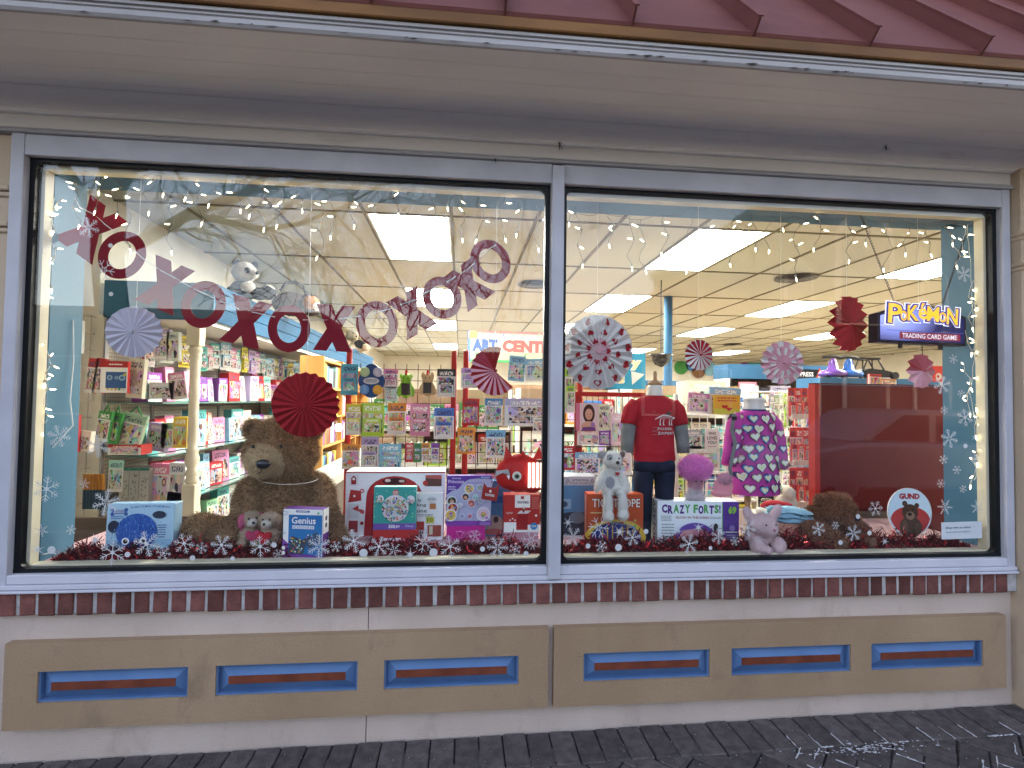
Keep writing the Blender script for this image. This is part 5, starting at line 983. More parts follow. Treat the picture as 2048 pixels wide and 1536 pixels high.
# ---------------------------------------------------------------- string lights
BULB = EM((1.0, .86, .55), 2.0); WIRE = C((.16, .16, .13), .5); WIREW = C((.6, .6, .55), .5)
bm_ = MB(); bm_.lathe([(.001, 0), (.0024, .004), (.0027, .009), (.0019, .018), (.0005, .024)], BULB, 7); bulb_me = bm_.mesh('bulb', True)
hm_ = MB(); hm_.lathe([(.0012, -.013), (.0032, -.012), (.0036, .001), (.0012, .002)], C((.30, .30, .24), .4), 6); hold_me = hm_.mesh('socket', True)
def lights(label, main, drops, Y, wire, seed, th=.0011):
    """main: photo points of the lead wire; drops: (x, y0, length, bulbs) hanging leads"""
    rg = random.Random(seed); t = thing('string_lights', label, 'string lights', AY(main[0][0], main[0][1], Y), group='warm white string lights round the window'); O = Vector(t.location); mb = MB()
    def bulb(p, d):
        d = Vector(d).normalized(); q = d.to_track_quat('Z', 'Y').to_euler(); b_ = link('bulb', bulb_me, t, p+d*.012, q); s = link('socket', hold_me, b_)
    P = []
    for (x0, y0), (x1, y1) in zip(main[:-1], main[1:]):
        for k in range(6): f = k/6; P.append(AY(x0+(x1-x0)*f, y0+(y1-y0)*f+10*math.sin(f*PI)+rg.uniform(-2, 2), Y)-O+Vector((0, rg.uniform(-.004, .004), 0)))
    P.append(AY(*main[-1], Y)-O); mb.tube(P, th, wire, 4)
    for (x, y, L, nb) in drops:
        pts = []; n_ = max(3, int(L/14)); ph = rg.uniform(0, 6)
        for k in range(n_+1): pts.append(AY(x+7*math.sin(ph+k*1.5)+rg.uniform(-2, 2), y+L*k/n_, Y)-O+Vector((0, rg.uniform(-.006, .012), 0)))
        mb.tube(pts, th, wire, 4)
        for b_ in range(nb):
            k = min(n_, max(0, int(round((b_+.6)/nb*n_)))); end = b_ == nb-1
            bulb(pts[-1] if end else pts[k], (rg.uniform(-.3, .3), -.2, -1) if end else (rg.choice((-1, 1))*rg.uniform(.5, 1), rg.uniform(-.5, .1), rg.uniform(-.7, .5)))
    mb.build('wire', t); return t
D1 = [(106, 345, 60, 3), (150, 352, 90, 4), (196, 345, 70, 3), (200, 350, 26, 2), (238, 360, 60, 3), (255, 380, 110, 3), (290, 366, 50, 2), (318, 350, 30, 2), (340, 400, 95, 3), (380, 352, 36, 2), (398, 372, 65, 3), (425, 372, 30, 2), (475, 372, 40, 2), (500, 395, 28, 2), (523, 360, 90, 3), (560, 382, 60, 3), (600, 378, 34, 2), (640, 396, 110, 3), (665, 385, 80, 3), (703, 384, 58, 3), (756, 365, 70, 3), (790, 385, 34, 2), (820, 405, 70, 1), (866, 385, 90, 2), (900, 382, 26, 2), (925, 385, 85, 3), (962, 392, 80, 3), (1003, 390, 82, 3), (1040, 400, 60, 2), (1075, 410, 80, 2)]
lights('warm icicle string lights across the top of the pane with the letter garland', [(88, 338), (150, 347), (200, 340), (260, 356), (320, 345), (390, 357), (460, 362), (530, 360), (600, 372), (680, 372), (760, 368), (840, 380), (930, 378), (1010, 388), (1093, 392)], D1, .085, WIRE, 31)
D2 = [(1135, 408, 30, 2), (1160, 412, 110, 4), (1220, 432, 50, 3), (1262, 432, 95, 3), (1285, 440, 95, 3), (1330, 430, 70, 3), (1380, 430, 105, 1), (1420, 440, 45, 2), (1466, 425, 95, 3), (1480, 440, 20, 2), (1512, 430, 60, 2), (1535, 445, 50, 2), (1565, 440, 10, 1), (1593, 435, 115, 5), (1638, 425, 65, 3), (1700, 445, 70, 3), (1735, 440, 40, 2), (1776, 435, 95, 2), (1815, 450, 50, 3), (1856, 452, 50, 3), (1900, 440, 40, 3)]
lights('warm icicle string lights across the top of the pane with the lit sign', [(1130, 415), (1200, 425), (1330, 430), (1383, 412), (1430, 408), (1500, 430), (1590, 432), (1640, 425), (1710, 428), (1800, 438), (1890, 440), (1955, 445)], D2, .085, WIRE, 32)
D3 = [(108, 400, 55, 5), (103, 480, 50, 3), (92, 520, 50, 4), (82, 590, 45, 4), (84, 640, 70, 5), (95, 700, 60, 4), (88, 745, 50, 4), (80, 800, 45, 3), (84, 840, 30, 3)]
lights('warm string lights wound down the blue reveal beside the white cord', [(108, 395), (100, 470), (92, 540), (84, 610), (86, 700), (92, 780), (80, 850)], D3, .07, WIREW, 33)
D4 = [(1930, 455, 40, 4), (1915, 490, 35, 3), (1945, 560, 50, 4), (1942, 605, 45, 4), (1938, 660, 40, 3), (1950, 690, 35, 3), (1935, 730, 40, 4), (1940, 770, 50, 4), (1953, 820, 45, 3), (1960, 880, 40, 3), (1950, 920, 45, 4), (1958, 790, 20, 2)]
lights('warm string lights wound down the blue reveal above the shop card', [(1935, 450), (1942, 540), (1945, 620), (1950, 700), (1940, 780), (1952, 850), (1960, 900), (1948, 960)], D4, .07, WIREW, 34)
mb = MB(); mb.tube([AY(x, y, Yc) for x, y, Yc in ((146, 640, .2), (147, 720, .2), (140, 800, .18), (146, 850, .17), (120, 880, .13), (66, 935, .1), (62, 985, .1), (70, 1022, .1), (62, 1060, .1), (56, 1100, .1), (75, 1112, .09), (105, 1104, .09), (112, 1108, .09))], .0026, C((.70, .70, .68), .4), 6)
tag(mb.build('power_cord', smooth=True), 'white power cord trailing down the blue reveal to the tinsel', 'cord')
for k, (x, y) in enumerate(((280, 350), (458, 352), (780, 371), (912, 379), (1200, 395), (1400, 401), (1563, 409), (1692, 416), (1823, 422))):
    if k in (1, 3): continue
    mb = MB(); p = AY(x, y, .09); mb.tube([(p.x, p.y, 2.262), (p.x, p.y, 2.24), (p.x-.004, p.y-.006, 2.236), (p.x-.004, p.y-.008, 2.245)], .0016, C((.03, .03, .03), .4), 5)
    tag(mb.build('cup_hook'), 'small dark cup hook under the blue header, %s' % ('above the second garland letter', '', 'above the seventh garland letter', '', 'above the large hearts fan', 'above the small striped fan', 'above the pink petal fan', 'above the oval red fan', 'above the lit sign')[k], 'hook', 'cup hooks along the header')

# ---------------------------------------------------------------- lit hanging sign
SY = .13; a_, b_ = AY(1752, 645, SY), AY(1934, 648, SY); zb_, zt_ = AY(1840, 688, SY).z, AY(1840, 610, SY).z; sw, sh = b_.x-a_.x, zt_-zb_
sg = thing('lit_sign', 'backlit blue hanging sign with yellow lettering for a trading card game', 'sign', ((a_.x+b_.x)/2, SY, zb_), rot=(0, .015, .03))
def archp(e, dz=0): return [(-sw/2+e, e), (sw/2-e, e), (sw/2-e, sh*.74-e)]+[(sw/2-e-(sw-2*e)*k/12, sh*.74-e+sh*.27*math.sin(PI*k/12)) for k in range(1, 12)]+[(-sw/2+e, sh*.74-e)]
mb = MB(); mb.prism(archp(0), .055, C((.012, .014, .03), .3)); mb.build('case', sg)
PANB = bpy.data.materials.new('backlit_blue_panel'); n, l, b = nodes(PANB); tc = n.new('ShaderNodeTexCoord'); mp = n.new('ShaderNodeMapping'); mp.inputs['Location'].default_value = (.62, 0, -.95); mp.inputs['Scale'].default_value = (4.2, 1, 8)
l.new(tc.outputs['Object'], mp.inputs[0]); gr = n.new('ShaderNodeTexGradient'); gr.gradient_type = 'SPHERICAL'; l.new(mp.outputs[0], gr.inputs[0]); cr = n.new('ShaderNodeValToRGB'); cr.color_ramp.elements[0].color = (.004, .006, .04, 1); cr.color_ramp.elements[1].color = (.30, .36, .95, 1); l.new(gr.outputs['Fac'], cr.inputs[0])
l.new(cr.outputs[0], b.inputs['Emission Color']); b.inputs['Emission Strength'].default_value = .30; b.inputs['Base Color'].default_value = (.015, .02, .07, 1); b.inputs['Roughness'].default_value = .2
a = Art(sw, sh, TR((0, -.002, 0))); a.poly([(x/sw+.5, z/sh) for x, z in archp(.012)], PANB); a.rect(.24, .11, .93, .29, EM((.16, .015, .04), .15)); a.text('TRADING CARD GAME', .27, .14, .89, .26, EM((.62, .6, .68), .16), .01); a.rect(.1, .31, .97, .325, EM((.05, .06, .25), .13))
LT = [('P', .10, .38, .155, .50, -.05), ('O', .235, .42, .075, .27, 0), ('K', .315, .42, .125, .40, .0), ('E', .435, .45, .10, .42, .08), ('M', .535, .42, .135, .38, -.05), ('O', .67, .42, .085, .27, 0), ('N', .76, .40, .125, .42, -.06)]
for bold, col, e in ((.10, EM((.7, .7, .82), .18), .034), (.08, EM((.015, .018, .16), .2), .022), (.02, EM((.90, .42, .02), .17), .0)):
    for ch_, x, z, w_, h_, r_ in LT:
        zz_ = z+.07+.10*math.sin(PI*min(1, max(0, x+w_/2-.02))); a.text(ch_ if ch_ != 'E' else 'é', x+.01-e, zz_-e*1.6, x+w_+.01+e, zz_+h_+e*1.6, col, bold, rot=r_)
a.out(sg, 'lettering')
for k, (x0, y0, x1, y1) in enumerate(((1787, 606, 1712, 426), (1886, 606, 1940, 441))):
    p0, p1 = AY(x0, y0, SY+.02)-Vector(sg.location), AY(x1, y1, SY+.02)-Vector(sg.location); d = p1-p0; nL = int(d.length/.0125); mb = MB(); u = d.normalized(); s1 = Vector((0, 1, 0)); s2 = u.cross(s1)
    for q in range(nL):
        c_ = p0+d*((q+.5)/nL); sd = s1 if q % 2 else s2; mb.tube([c_+u*.0085*math.cos(2*PI*z/8)+sd*.0042*math.sin(2*PI*z/8) for z in range(9)], .0014, C((.05, .05, .05), .35, .8), 4)
    mb.build('chain', sg)
mb = MB(); mb.tube([(.03, .03, 0), (.032, .03, -.05), (.03, .03, -.1)], .002, C(K_, .4), 5); mb.build('cable', sg)
for x in (-.1, .12): mb = MB(); mb.lathe([(.01, -.022), (.01, 0), (.006, 0)], C(K_, .4), 8, TR((x, .02, 0))); mb.build('foot_knob', sg)
# shop card on the glass
p0, p1 = AY(1883, 1044, .02), AY(1964, 1077, .02); t = thing('shop_card', 'small white printed card taped inside the glass by the blue reveal', 'card', ((p0.x+p1.x)/2, .0195, p1.z), rot=(0, -.02, 0)); w_, h = p1.x-p0.x, p0.z-p1.z; mb = MB(); mb.box(-w_/2, w_/2, 0, .0006, 0, h, C((.70, .74, .78), .6)); mb.build('card', t)
a = Art(w_, h); a.text('Shop with us online', .1, .58, .72, .74, (.03, .04, .07), .012); a.lines(.11, .36, .70, .46, 1, (.2, .22, .26)); a.out(t)
# ---------------------------------------------------------------- snowflake stickers
STK = N('white_window_sticker', (.62, .63, .65), (.72, .73, .74), 20, .6)
def flake(kind):
    mb = MB()
    def bar(x0, z0, x1, z1, w_, wt=None):
        wt = w_ if wt is None else wt; w_ *= .66; wt *= .66; d = Vector((x1-x0, z1-z0)).normalized(); nx, nz = -d.y, d.x
        mb.prism([(x0-nx*w_, z0-nz*w_), (x1-nx*wt, z1-nz*wt), (x1+nx*wt, z1+nz*wt), (x0+nx*w_, z0+nz*w_)], .0003, STK, TR((0, .00002*len(mb.f) % .0002, 0)))
    for k in range(6):
        a = k*PI/3+PI/6; c, s = math.cos(a), math.sin(a)
        def pt(r, o=0): return (r*c-o*s, r*s+o*c)
        if kind in (0, 2, 3, 4, 6):
            bar(*pt(.08), *pt(1), .045)
            br = {0: ((.45, .34), (.7, .25)), 2: ((.35, .22), (.55, .32), (.78, .2)), 3: ((.55, .42),), 4: ((.3, .2), (.5, .3), (.7, .28), (.86, .14)), 6: ((.62, .36), (.82, .2))}[kind]
            for r, L in br:
                for q in (-1, 1): bar(*pt(r), *pt(r+L*.75, q*L*.8), .036, .03)
        if kind in (2, 3):
            for q in (-1, 1): bar(*pt(.30), *pt(.2, q*.16), .03)
        if kind == 5:
            bar(*pt(.1), *pt(.98), .05, .03)
            for r in (.35, .6, .85):
                for q in (-1, 1): bar(*pt(r), *pt(r+.1, q*.22*(1.25-r)), .05, .02)
        if kind == 1: bar(0, 0, *pt(1), .13, .01); a += PI/6; c, s = math.cos(a), math.sin(a); bar(0, 0, *pt(.5), .09, .01)
        if kind == 6: bar(*pt(.42, -.24), *pt(.42, .24), .035)
    if kind in (0, 4, 6): mb.lathe([(.16, 0), (.16, .0003), (.0, .0003)], STK, 6, TR((0, 0, 0), 0, PI/2), True)
    if kind == 7: mb.lathe([(1, 0), (1, .0003), (0, .0003)], STK, 18, TR((0, 0, 0), 0, PI/2), True)
    return mb.mesh('snowflake_sticker')
FL = [flake(k) for k in range(8)]
KN = ['broad branched', 'spiky star shaped', 'lacy', 'forked', 'many barbed', 'feathery', 'ring centred', 'round dot']
LM = [(70, 1060, 'the reveal at the corner by the cord'), (93, 960, 'the reveal beside the dangling cord'), (120, 860, 'the blue reveal below the wound lights'), (190, 1070, 'the tinsel beside the pup craft box'), (212, 985, 'the gap above the pup craft box'), (190, 890, 'the green handled kits'), (168, 968, 'the hanging paint brushes'), (230, 1100, 'the lower edge of the pup craft box'), (295, 1080, 'the dog face on the craft box'), (330, 1106, 'the corner of the pup craft box'), (370, 1090, 'the furry foot of the big bear'), (405, 1096, 'the tinsel under the bear foot'), (445, 1090, 'the lap of the big bear'), (515, 1093, 'the small plush dog with rosy ears'), (553, 1100, 'the small plush dog with the red heart'), (640, 1095, 'the board game box'), (672, 1093, 'the tinsel beside the board game box'), (708, 1082, 'the foot of the white candy machine carton'), (758, 1093, 'the red box under the teal puzzle'), (800, 1098, 'the label of the red box'), (850, 1088, 'the slim lettered carton'), (900, 1093, 'the tinsel left of the magenta gift box'), (950, 1073, 'the magenta gift box bow'), (990, 1095, 'the tinsel under the blue picture carton'), (1062, 1085, 'the dusty pink box'), (1032, 1098, 'the tinsel under the dusty pink box'), (1136, 1045, 'the blue warning carton'), (1146, 1073, 'the tinsel before the warning carton'), (1200, 1060, 'the rope game box below the dog'), (1250, 1070, 'the blue oval on the rope game box'), (1203, 1093, 'the foot of the rope game box'), (1292, 1063, 'the navy trouser leg'), (1380, 1080, 'the picture on the fort box'), (1437, 1073, 'the purple panel of the fort box'), (1470, 1082, 'the corner of the fort box'), (1495, 1055, 'the pale pink plush'), (1516, 1080, 'the chest of the pink plush'), (1637, 1058, 'the box with red script'), (1690, 1060, 'the slumped dark brown bear'), (1751, 1017, 'the gap between the dark bear and the round sign'), (1770, 1083, 'the tinsel below the round sign'), (1890, 800, 'the edge of the red panel'), (1899, 877, 'the reveal beside the red panel'), (1885, 960, 'the strip beside the round sign'), (1890, 1014, 'the reveal above the shop card'), (1955, 1015, 'the jamb above the shop card'), (1940, 835, 'the reveal among the wound lights'), (1930, 930, 'the reveal below the wound lights'), (1928, 548, 'the reveal above the lit sign'), (1910, 720, 'the reveal under the lit sign'), (177, 455, 'the first letter X of the garland'), (215, 530, 'the first letter O of the garland'), (222, 588, 'the end of the dark blue canopy')]
ST = [(93, 978, 24, 0), (83, 1061, 12, 5), (75, 1099, 12, 1), (103, 1100, 7, 7), (118, 872, 21, 2), (142, 1060, 9, 6), (190, 1080, 13, 1), (212, 1005, 25, 2), (225, 1105, 24, 0), (293, 1088, 24, 4), (327, 1106, 13, 6), (255, 1109, 5, 7), (368, 1087, 20, 0), (403, 1096, 11, 6), (443, 1090, 20, 4), (385, 1116, 5, 7), (465, 1117, 4, 7), (195, 892, 21, 4), (168, 968, 11, 5), (520, 1093, 21, 0), (556, 1108, 10, 3), (548, 1090, 5, 7), (638, 1093, 23, 2), (672, 1093, 11, 6), (708, 1082, 23, 4), (727, 1106, 8, 7), (758, 1093, 20, 4), (788, 1100, 15, 5), (847, 1085, 20, 3), (900, 1093, 23, 0), (867, 1105, 8, 7), (820, 1109, 14, 1), (950, 1071, 12, 3), (995, 1095, 22, 2), (965, 1098, 5, 7), (1062, 1080, 20, 3), (1030, 1098, 12, 6), (1052, 1107, 5, 7), (1136, 1045, 12, 1), (1146, 1073, 20, 2), (1197, 1055, 22, 3), (1239, 1064, 14, 1), (1265, 1075, 17, 4), (1203, 1093, 12, 6), (1176, 1092, 5, 7), (1237, 1095, 7, 7), (1292, 1063, 5, 7), (1378, 1088, 20, 4), (1397, 1055, 13, 1), (1437, 1073, 17, 2), (1470, 1082, 10, 6), (1495, 1055, 20, 0), (1516, 1080, 9, 3), (1357, 1062, 9, 1), (1421, 1096, 4, 7), (1637, 1058, 15, 4), (1671, 1051, 9, 0), (1707, 1066, 18, 2), (1751, 1017, 17, 0), (1716, 1033, 5, 7), (1739, 1066, 5, 7), (1681, 1085, 5, 7), (1770, 1083, 10, 1), (1930, 835, 20, 0), (1899, 877, 21, 2), (1884, 770, 20, 4), (1889, 820, 10, 3), (1887, 919, 10, 6), (1882, 967, 10, 3), (1890, 1014, 18, 5), (1955, 1015, 16, 5), (1926, 978, 9, 0), (1950, 918, 10, 6), (1950, 875, 9, 1), (1931, 892, 5, 7), (1907, 718, 10, 6), (1914, 940, 10, 4), (1922, 787, 9, 0), (1928, 548, 18, 2), (177, 455, 20, 2), (207, 540, 20, 3), (221, 491, 4, 7), (222, 588, 4, 7)]
usedL = set()
for (px, py, r, k) in ST:
    lm = sorted(LM, key=lambda q_: math.hypot(q_[0]-px, q_[1]-py)); lab = None
    for q_ in lm:
        lab = 'white %s sticker on the glass over %s' % (KN[k]+(' snowflake' if k != 7 else ''), q_[2])
        if lab not in usedL: break
    lab = lab if len(lab.split()) <= 16 else lab.replace(' sticker on the glass over', ' sticker over'); usedL.add(lab); o = link('snowflake_sticker' if k != 7 else 'dot_sticker', FL[k], None, AY(px, py, .0185), (0, random.uniform(0, 1), 0)); s = r*(.0185-CAM[1])/FPX; o.scale = (s, 1, s); tag(o, lab, 'sticker', 'snowflake stickers on the window' if k != 7 else 'dot stickers on the window')
# ================================================================ SHOP FITTINGS AND GOODS
def OBJC(rough=.45):
    if 'objc' in MATS: return MATS['objc']
    m = bpy.data.materials.new('plain_card'); n, l, b = nodes(m); oi = n.new('ShaderNodeObjectInfo'); l.new(oi.outputs['Color'], b.inputs['Base Color']); b.inputs['Roughness'].default_value = rough; MATS['objc'] = m; return m
SIDE = OBJC(); STEEL = C((.35, .35, .36), .35, .7); REDM = N('red_enamel', (.36, .02, .02), (.44, .03, .025), 10, .3); WIRD = C((.10, .02, .02), .35); WHW = C((.66, .64, .60), .35); BLKW = C((.05, .04, .04), .4)
ORD += 'seventeenth eighteenth nineteenth twentieth twenty-first twenty-second twenty-third twenty-fourth twenty-fifth twenty-sixth twenty-seventh twenty-eighth twenty-ninth thirtieth'.split()
PAL = {'pink': (.62, .22, .38), 'teal': (.10, .42, .42), 'white': (.66, .65, .62), 'purple': (.24, .06, .34), 'yellow': (.66, .50, .06), 'red': (.48, .03, .03), 'blue': (.06, .20, .46), 'pale green': (.34, .52, .34), 'orange': (.66, .24, .04), 'lilac': (.46, .36, .60), 'mint': (.34, .62, .54), 'cream': (.66, .58, .42), 'black': (.03, .03, .035), 'grey': (.34, .34, .33), 'sky blue': (.22, .46, .64), 'lime': (.38, .54, .06), 'green': (.06, .26, .07), 'brown': (.20, .10, .05)}
RP = random.Random(77)
def pbox(label, cat, loc, w_, h, d, col, kind='art', rz=0, group=None, name=None, rx=0, form='box'):
    c_ = PAL[col] if isinstance(col, str) else col; c_ = tuple(min(.8, v*RP.uniform(.85, 1.15)) for v in c_); mb = MB(); F_ = PRINT(kind)
    if form == 'box': mb.box(-w_/2, w_/2, 0, d, 0, h, SIDE, F_)
    elif form == 'pack':
        mb.box(-w_/2, w_/2, 0, .006, 0, h, SIDE, F_); mb.box(-w_*.38, w_*.38, -.02, -.0005, h*.1, h*.55, SIDE, F_); mb.tube([(0, .008, h*.96), (0, .05, h*.98), (0, .16, h*.98)], .0025, STEEL, 4)
    elif form == 'pouch':
        n_ = 6; pts = []
        for j in range(n_+1):
            t_ = j/n_; bl = .5*d*math.sin(PI*min(1, t_*1.15))**.7 if t_ < .87 else .003; ww = w_/2*(1-.06*math.sin(PI*t_)); pts.append((ww, bl, h*t_))
        for a_, b_ in zip(pts[:-1], pts[1:]):
            v0, v1 = a_[2]/h, b_[2]/h
            for (xa, xb, ya, yb, u0, u1) in ((-1, 0, 0, 1, 0, .5), (0, 1, 1, 0, .5, 1)):
                mb.face([(xa*a_[0], -ya*a_[1], a_[2]), (xb*a_[0], -yb*a_[1], a_[2]), (xb*b_[0], -yb*b_[1], b_[2]), (xa*b_[0], -ya*b_[1], b_[2])], F_, [(u0, v0), (u1, v0), (u1, v1), (u0, v1)])
            mb.face([(a_[0], .003, a_[2]), (-a_[0], .003, a_[2]), (-b_[0], .003, b_[2]), (b_[0], .003, b_[2])], SIDE)
    elif form == 'book':
        mb.box(-w_/2, w_/2, 0, .004, 0, h, SIDE, F_); mb.box(-w_/2+.003, w_/2-.004, .0045, d, .003, h-.003, C((.62, .6, .54), .8)); mb.box(-w_/2, w_/2, d+.0005, d+.004, 0, h, SIDE)
    o = mb.build(name or cat.replace(' ', '_'), None, loc=loc, rot=(rx, 0, rz), color=c_); return tag(o, label, cat, group)
def pgo(label, cat, rect, Y, col, kind='art', d=.05, form='box', group=None, rz=0, ry=0, name=None):
    xc, w_, z0, h = dims(*rect, Y); o = pbox(label, cat, (xc, Y, z0), w_, h, d, col, kind, rz, group, name, 0, form); o.rotation_euler.y = ry; return o
# ---- pegboard wall with canopy, post and glass shelves
PEG = bpy.data.materials.new('white_pegboard'); n, l, b = nodes(PEG); tc = n.new('ShaderNodeTexCoord'); mp = n.new('ShaderNodeMapping'); mp.inputs['Scale'].default_value = (40, 40, 40); l.new(tc.outputs['Object'], mp.inputs[0])
fr_ = n.new('ShaderNodeVectorMath'); fr_.operation = 'FRACTION'; l.new(mp.outputs[0], fr_.inputs[0]); sb = n.new('ShaderNodeVectorMath'); sb.operation = 'SUBTRACT'; sb.inputs[1].default_value = (.5, .5, .5); l.new(fr_.outputs[0], sb.inputs[0]); mu = n.new('ShaderNodeVectorMath'); mu.operation = 'MULTIPLY'; mu.inputs[1].default_value = (0, 1, 1); l.new(sb.outputs[0], mu.inputs[0])
ln = n.new('ShaderNodeVectorMath'); ln.operation = 'LENGTH'; l.new(mu.outputs[0], ln.inputs[0]); gt = n.new('ShaderNodeMath'); gt.operation = 'GREATER_THAN'; gt.inputs[1].default_value = .22; l.new(ln.outputs['Value'], gt.inputs[0]); mx = n.new('ShaderNodeMix'); mx.data_type = 'RGBA'; l.new(gt.outputs[0], mx.inputs[0]); mx.inputs[6].default_value = (.28, .26, .2, 1); mx.inputs[7].default_value = (.70, .68, .58, 1); l.new(mx.outputs[2], b.inputs['Base Color'])
GLS = C((.10, .22, .20), .1)
peg = thing('pegboard_wall', 'white pegboard shelving wall with glass shelves under a blue canopy', 'shelving', (-.64, 2.5, 0)); px_ = -.64
mb = MB(); mb.box(-.04, 0, -1.0, 2.7, 0, 1.86, PEG); mb.build('pegboard', peg); mb = MB(); mb.box(-.159, -.0405, -.99, 2.7, 0, 2.4, M_WALL); mb.build('back_filler', peg); mb = MB()
for y in (-1.0, -.45, .1, .65, 1.2, 1.75, 2.3): mb.box(.0005, .012, y, y+.03, 0, 1.86, STEEL)
mb.build('standard', peg)
SH = [1.565, 1.285, .925, .575]
for z in SH[1:]:
    mb = MB(); mb.box(.013, .36, -.96, 2.6, z-.012, z-.003, GLS); mb.build('glass_shelf', peg)
    for y in (-.45, .1, .65): mb = MB(); mb.box(.012, .30, y+.01, y+.016, z-.04, z-.0125, STEEL); mb.build('bracket', peg)
mb = MB(); mb.box(.013, .42, -.96, 2.6, .0, .25, C((.6, .58, .52), .6)); mb.build('base_shelf', peg)
CB, CBD = N('canopy_blue_paint', (.026, .085, .16), (.034, .10, .19), 5, .7, spec=.1), N('canopy_dark_blue_paint', (.03, .125, .22), (.04, .15, .26), 5, .5)
cp = thing('shelf_canopy', 'long blue canopy over the side wall shelves with a lit strip beneath', 'canopy', (-.29, 1.5, 1.84)); mb = MB(); mb.box(-.36, .335, .0, .02, 0, .25, CBD, bev=.003); mb.build('end_panel', cp); mb = MB(); mb.box(.31, .33, .0205, 6.4, .0, .10, CB); mb.box(.317, .337, .0205, 6.4, .102, .2, CB); mb.box(.325, .345, .0205, 6.4, .202, .25, CB); mb.build('fascia', cp)
mb = MB(); mb.box(-.36, .3245, .0205, 6.4, .225, .245, CBD); mb.build('top', cp)
for k in range(5): mb = MB(); mb.box(.24, .295, .1+1.25*k, 1.2+1.25*k, .03, .07, EM((1, .96, .86), 2.5)); mb.build('tube_light', cp)
mb = MB(); mb.box(-.3, .2, .0205, 6.4, .0, .015, C((.62, .6, .54), .6)); mb.build('soffit', cp)
pc = AY(388, 800, 1.5); t = thing('turned_post', 'cream turned wooden post holding up the canopy corner', 'post', (pc.x, 1.5, 0)); CR = N('cream_post_paint', (.60, .54, .40), (.66, .60, .46), 4, .45); zq = lambda y: AY(388, y, 1.5).z
mb = MB(); mb.box(-.042, .042, -.042, .042, .0, zq(968), CR, bev=.004); mb.build('foot_block', t); mb = MB(); mb.box(-.042, .042, -.042, .042, zq(692), 1.838, CR, bev=.004); mb.build('head_block', t)
pr_ = [(.03, 968), (.042, 962), (.030, 954), (.044, 948), (.028, 938), (.043, 925), (.045, 915), (.032, 905), (.041, 900), (.030, 896), (.033, 880), (.030, 800), (.033, 792), (.036, 788), (.030, 784), (.034, 778), (.030, 770), (.031, 735), (.036, 727), (.03, 722), (.042, 716), (.030, 710), (.044, 703), (.034, 692)]
mb = MB(); mb.lathe([(r, zq(y)) for r, y in pr_], CR, 20); mb.build('turned_shaft', t, smooth=True)
COLS = ['pink', 'teal', 'white', 'purple', 'mint', 'lilac', 'white', 'pale green', 'pink', 'cream', 'sky blue', 'red', 'teal']
RN = ['top', 'second', 'third', 'bottom']
for ri, z in enumerate((1.287, .927, .577, .252)):
    y = 1.58; k = 0; last = ''
    while y < 4.9 and k < 25:
        w_ = RP.choice((.09, .12, .14, .17, .20)); h = RP.uniform(.19, .29)*(1 if ri else .9); col = RP.choice([c_ for c_ in COLS if c_ != last]); last = col
        if ri == 0 and 2.15 < y < 2.7: col, w_, h = 'purple', .10, .20
        if y+w_ > 4.95: break
        pbox('%s craft box, %s along the %s pegboard shelf from the post' % (col, ORD[k], RN[ri]), 'box', (px_+RP.uniform(.24, .30), y+w_/2, z), w_*.95, h, RP.uniform(.05, .12), col, RP.choice(('art', 'doll', 'doll')), PI/2-RP.uniform(0, .35), 'craft boxes on the glass shelves', rx=RP.choice((0, -.1, -.05)))
        y += w_*1.02+RP.uniform(0, .02); k += 1
y = 1.62; k = 0
while y < 4.9 and k < 30:
    w_ = RP.uniform(.08, .13); col = RP.choice(COLS+['yellow', 'orange']); pbox('%s carded toy hanging under the canopy, %s along from the post' % (col, ORD[k]), 'toy pack', (px_+RP.uniform(.18, .3), y+w_/2, 1.55+RP.uniform(-.03, .03)), w_, RP.uniform(.2, .26), .05, col, RP.choice(('doll', 'pack')), PI/2-RP.uniform(.1, .5), 'carded toys under the canopy', form='pack'); y += w_+.006; k += 1
# things in the near bay, before the post
wg = thing('wire_grid', 'wire grid panel on the wall between the blue reveal and the pegboard', 'wire grid', (-.70, 1.2, .3)); BLKG = C((.42, .40, .35), .35, .3); mb = MB()
for k in range(9): mb.tube([(0, -.5+.11*k, 0), (0, -.5+.11*k, 1.55)], .003, BLKG, 4)
for k in range(15): mb.tube([(0, -.52, .0+.11*k), (0, .42, .0+.11*k)], .003, BLKG, 4)
mb.build('wires', wg)
def slopebox(label, cat, rect, Y, col, kind='art', ry=0, d=.04, rz=0, form='box'): return pgo(label, cat, rect, Y, col, kind, d, form, None, rz, ry)
t, a, w_, h = carton('art_kit', 'red edged painting kit showing a blue swirling picture, hung by the reveal', 'art kit', (202, 722, 254, 786), 1.22, .03, (.40, .03, .03), W_, rz=.1); a.rect(0, .8, 1, 1, (.42, .03, .03)).rect(.2, .15, .95, .66, (.05, .12, .30)); a.lines(.3, .85, .8, .93, 1, W_)
for q_, r in ((.35, .10), (.6, .07), (.8, .12)): a.disc(q_, .48, r, (.35, .48, .6)).disc(q_, .48, r*.6, (.08, .18, .4))
for k in range(5): a.disc(.3+.14*k, .12, .05, ((.6, .5, .1), (.55, .5, .2), (.6, .3, .05), (.1, .3, .1), (.6, .6, .55))[k])
a.disc(.9, .58, .06, (.6, .52, .1)); a.out(t)
for x, l_ in ((168, 'nearest the reveal'), (184, 'squeezed behind the swirl painting kit')): slopebox('dark red painting kit seen edge on, %s' % l_, 'art kit', (x, 716, x+20, 786), 1.27, 'red', 'pack', .12, .03)
slopebox('cream craft kit printed with a raised brown arm beside the swirl painting kit', 'art kit', (252, 717, 284, 796), 1.32, 'cream', 'doll', .06)
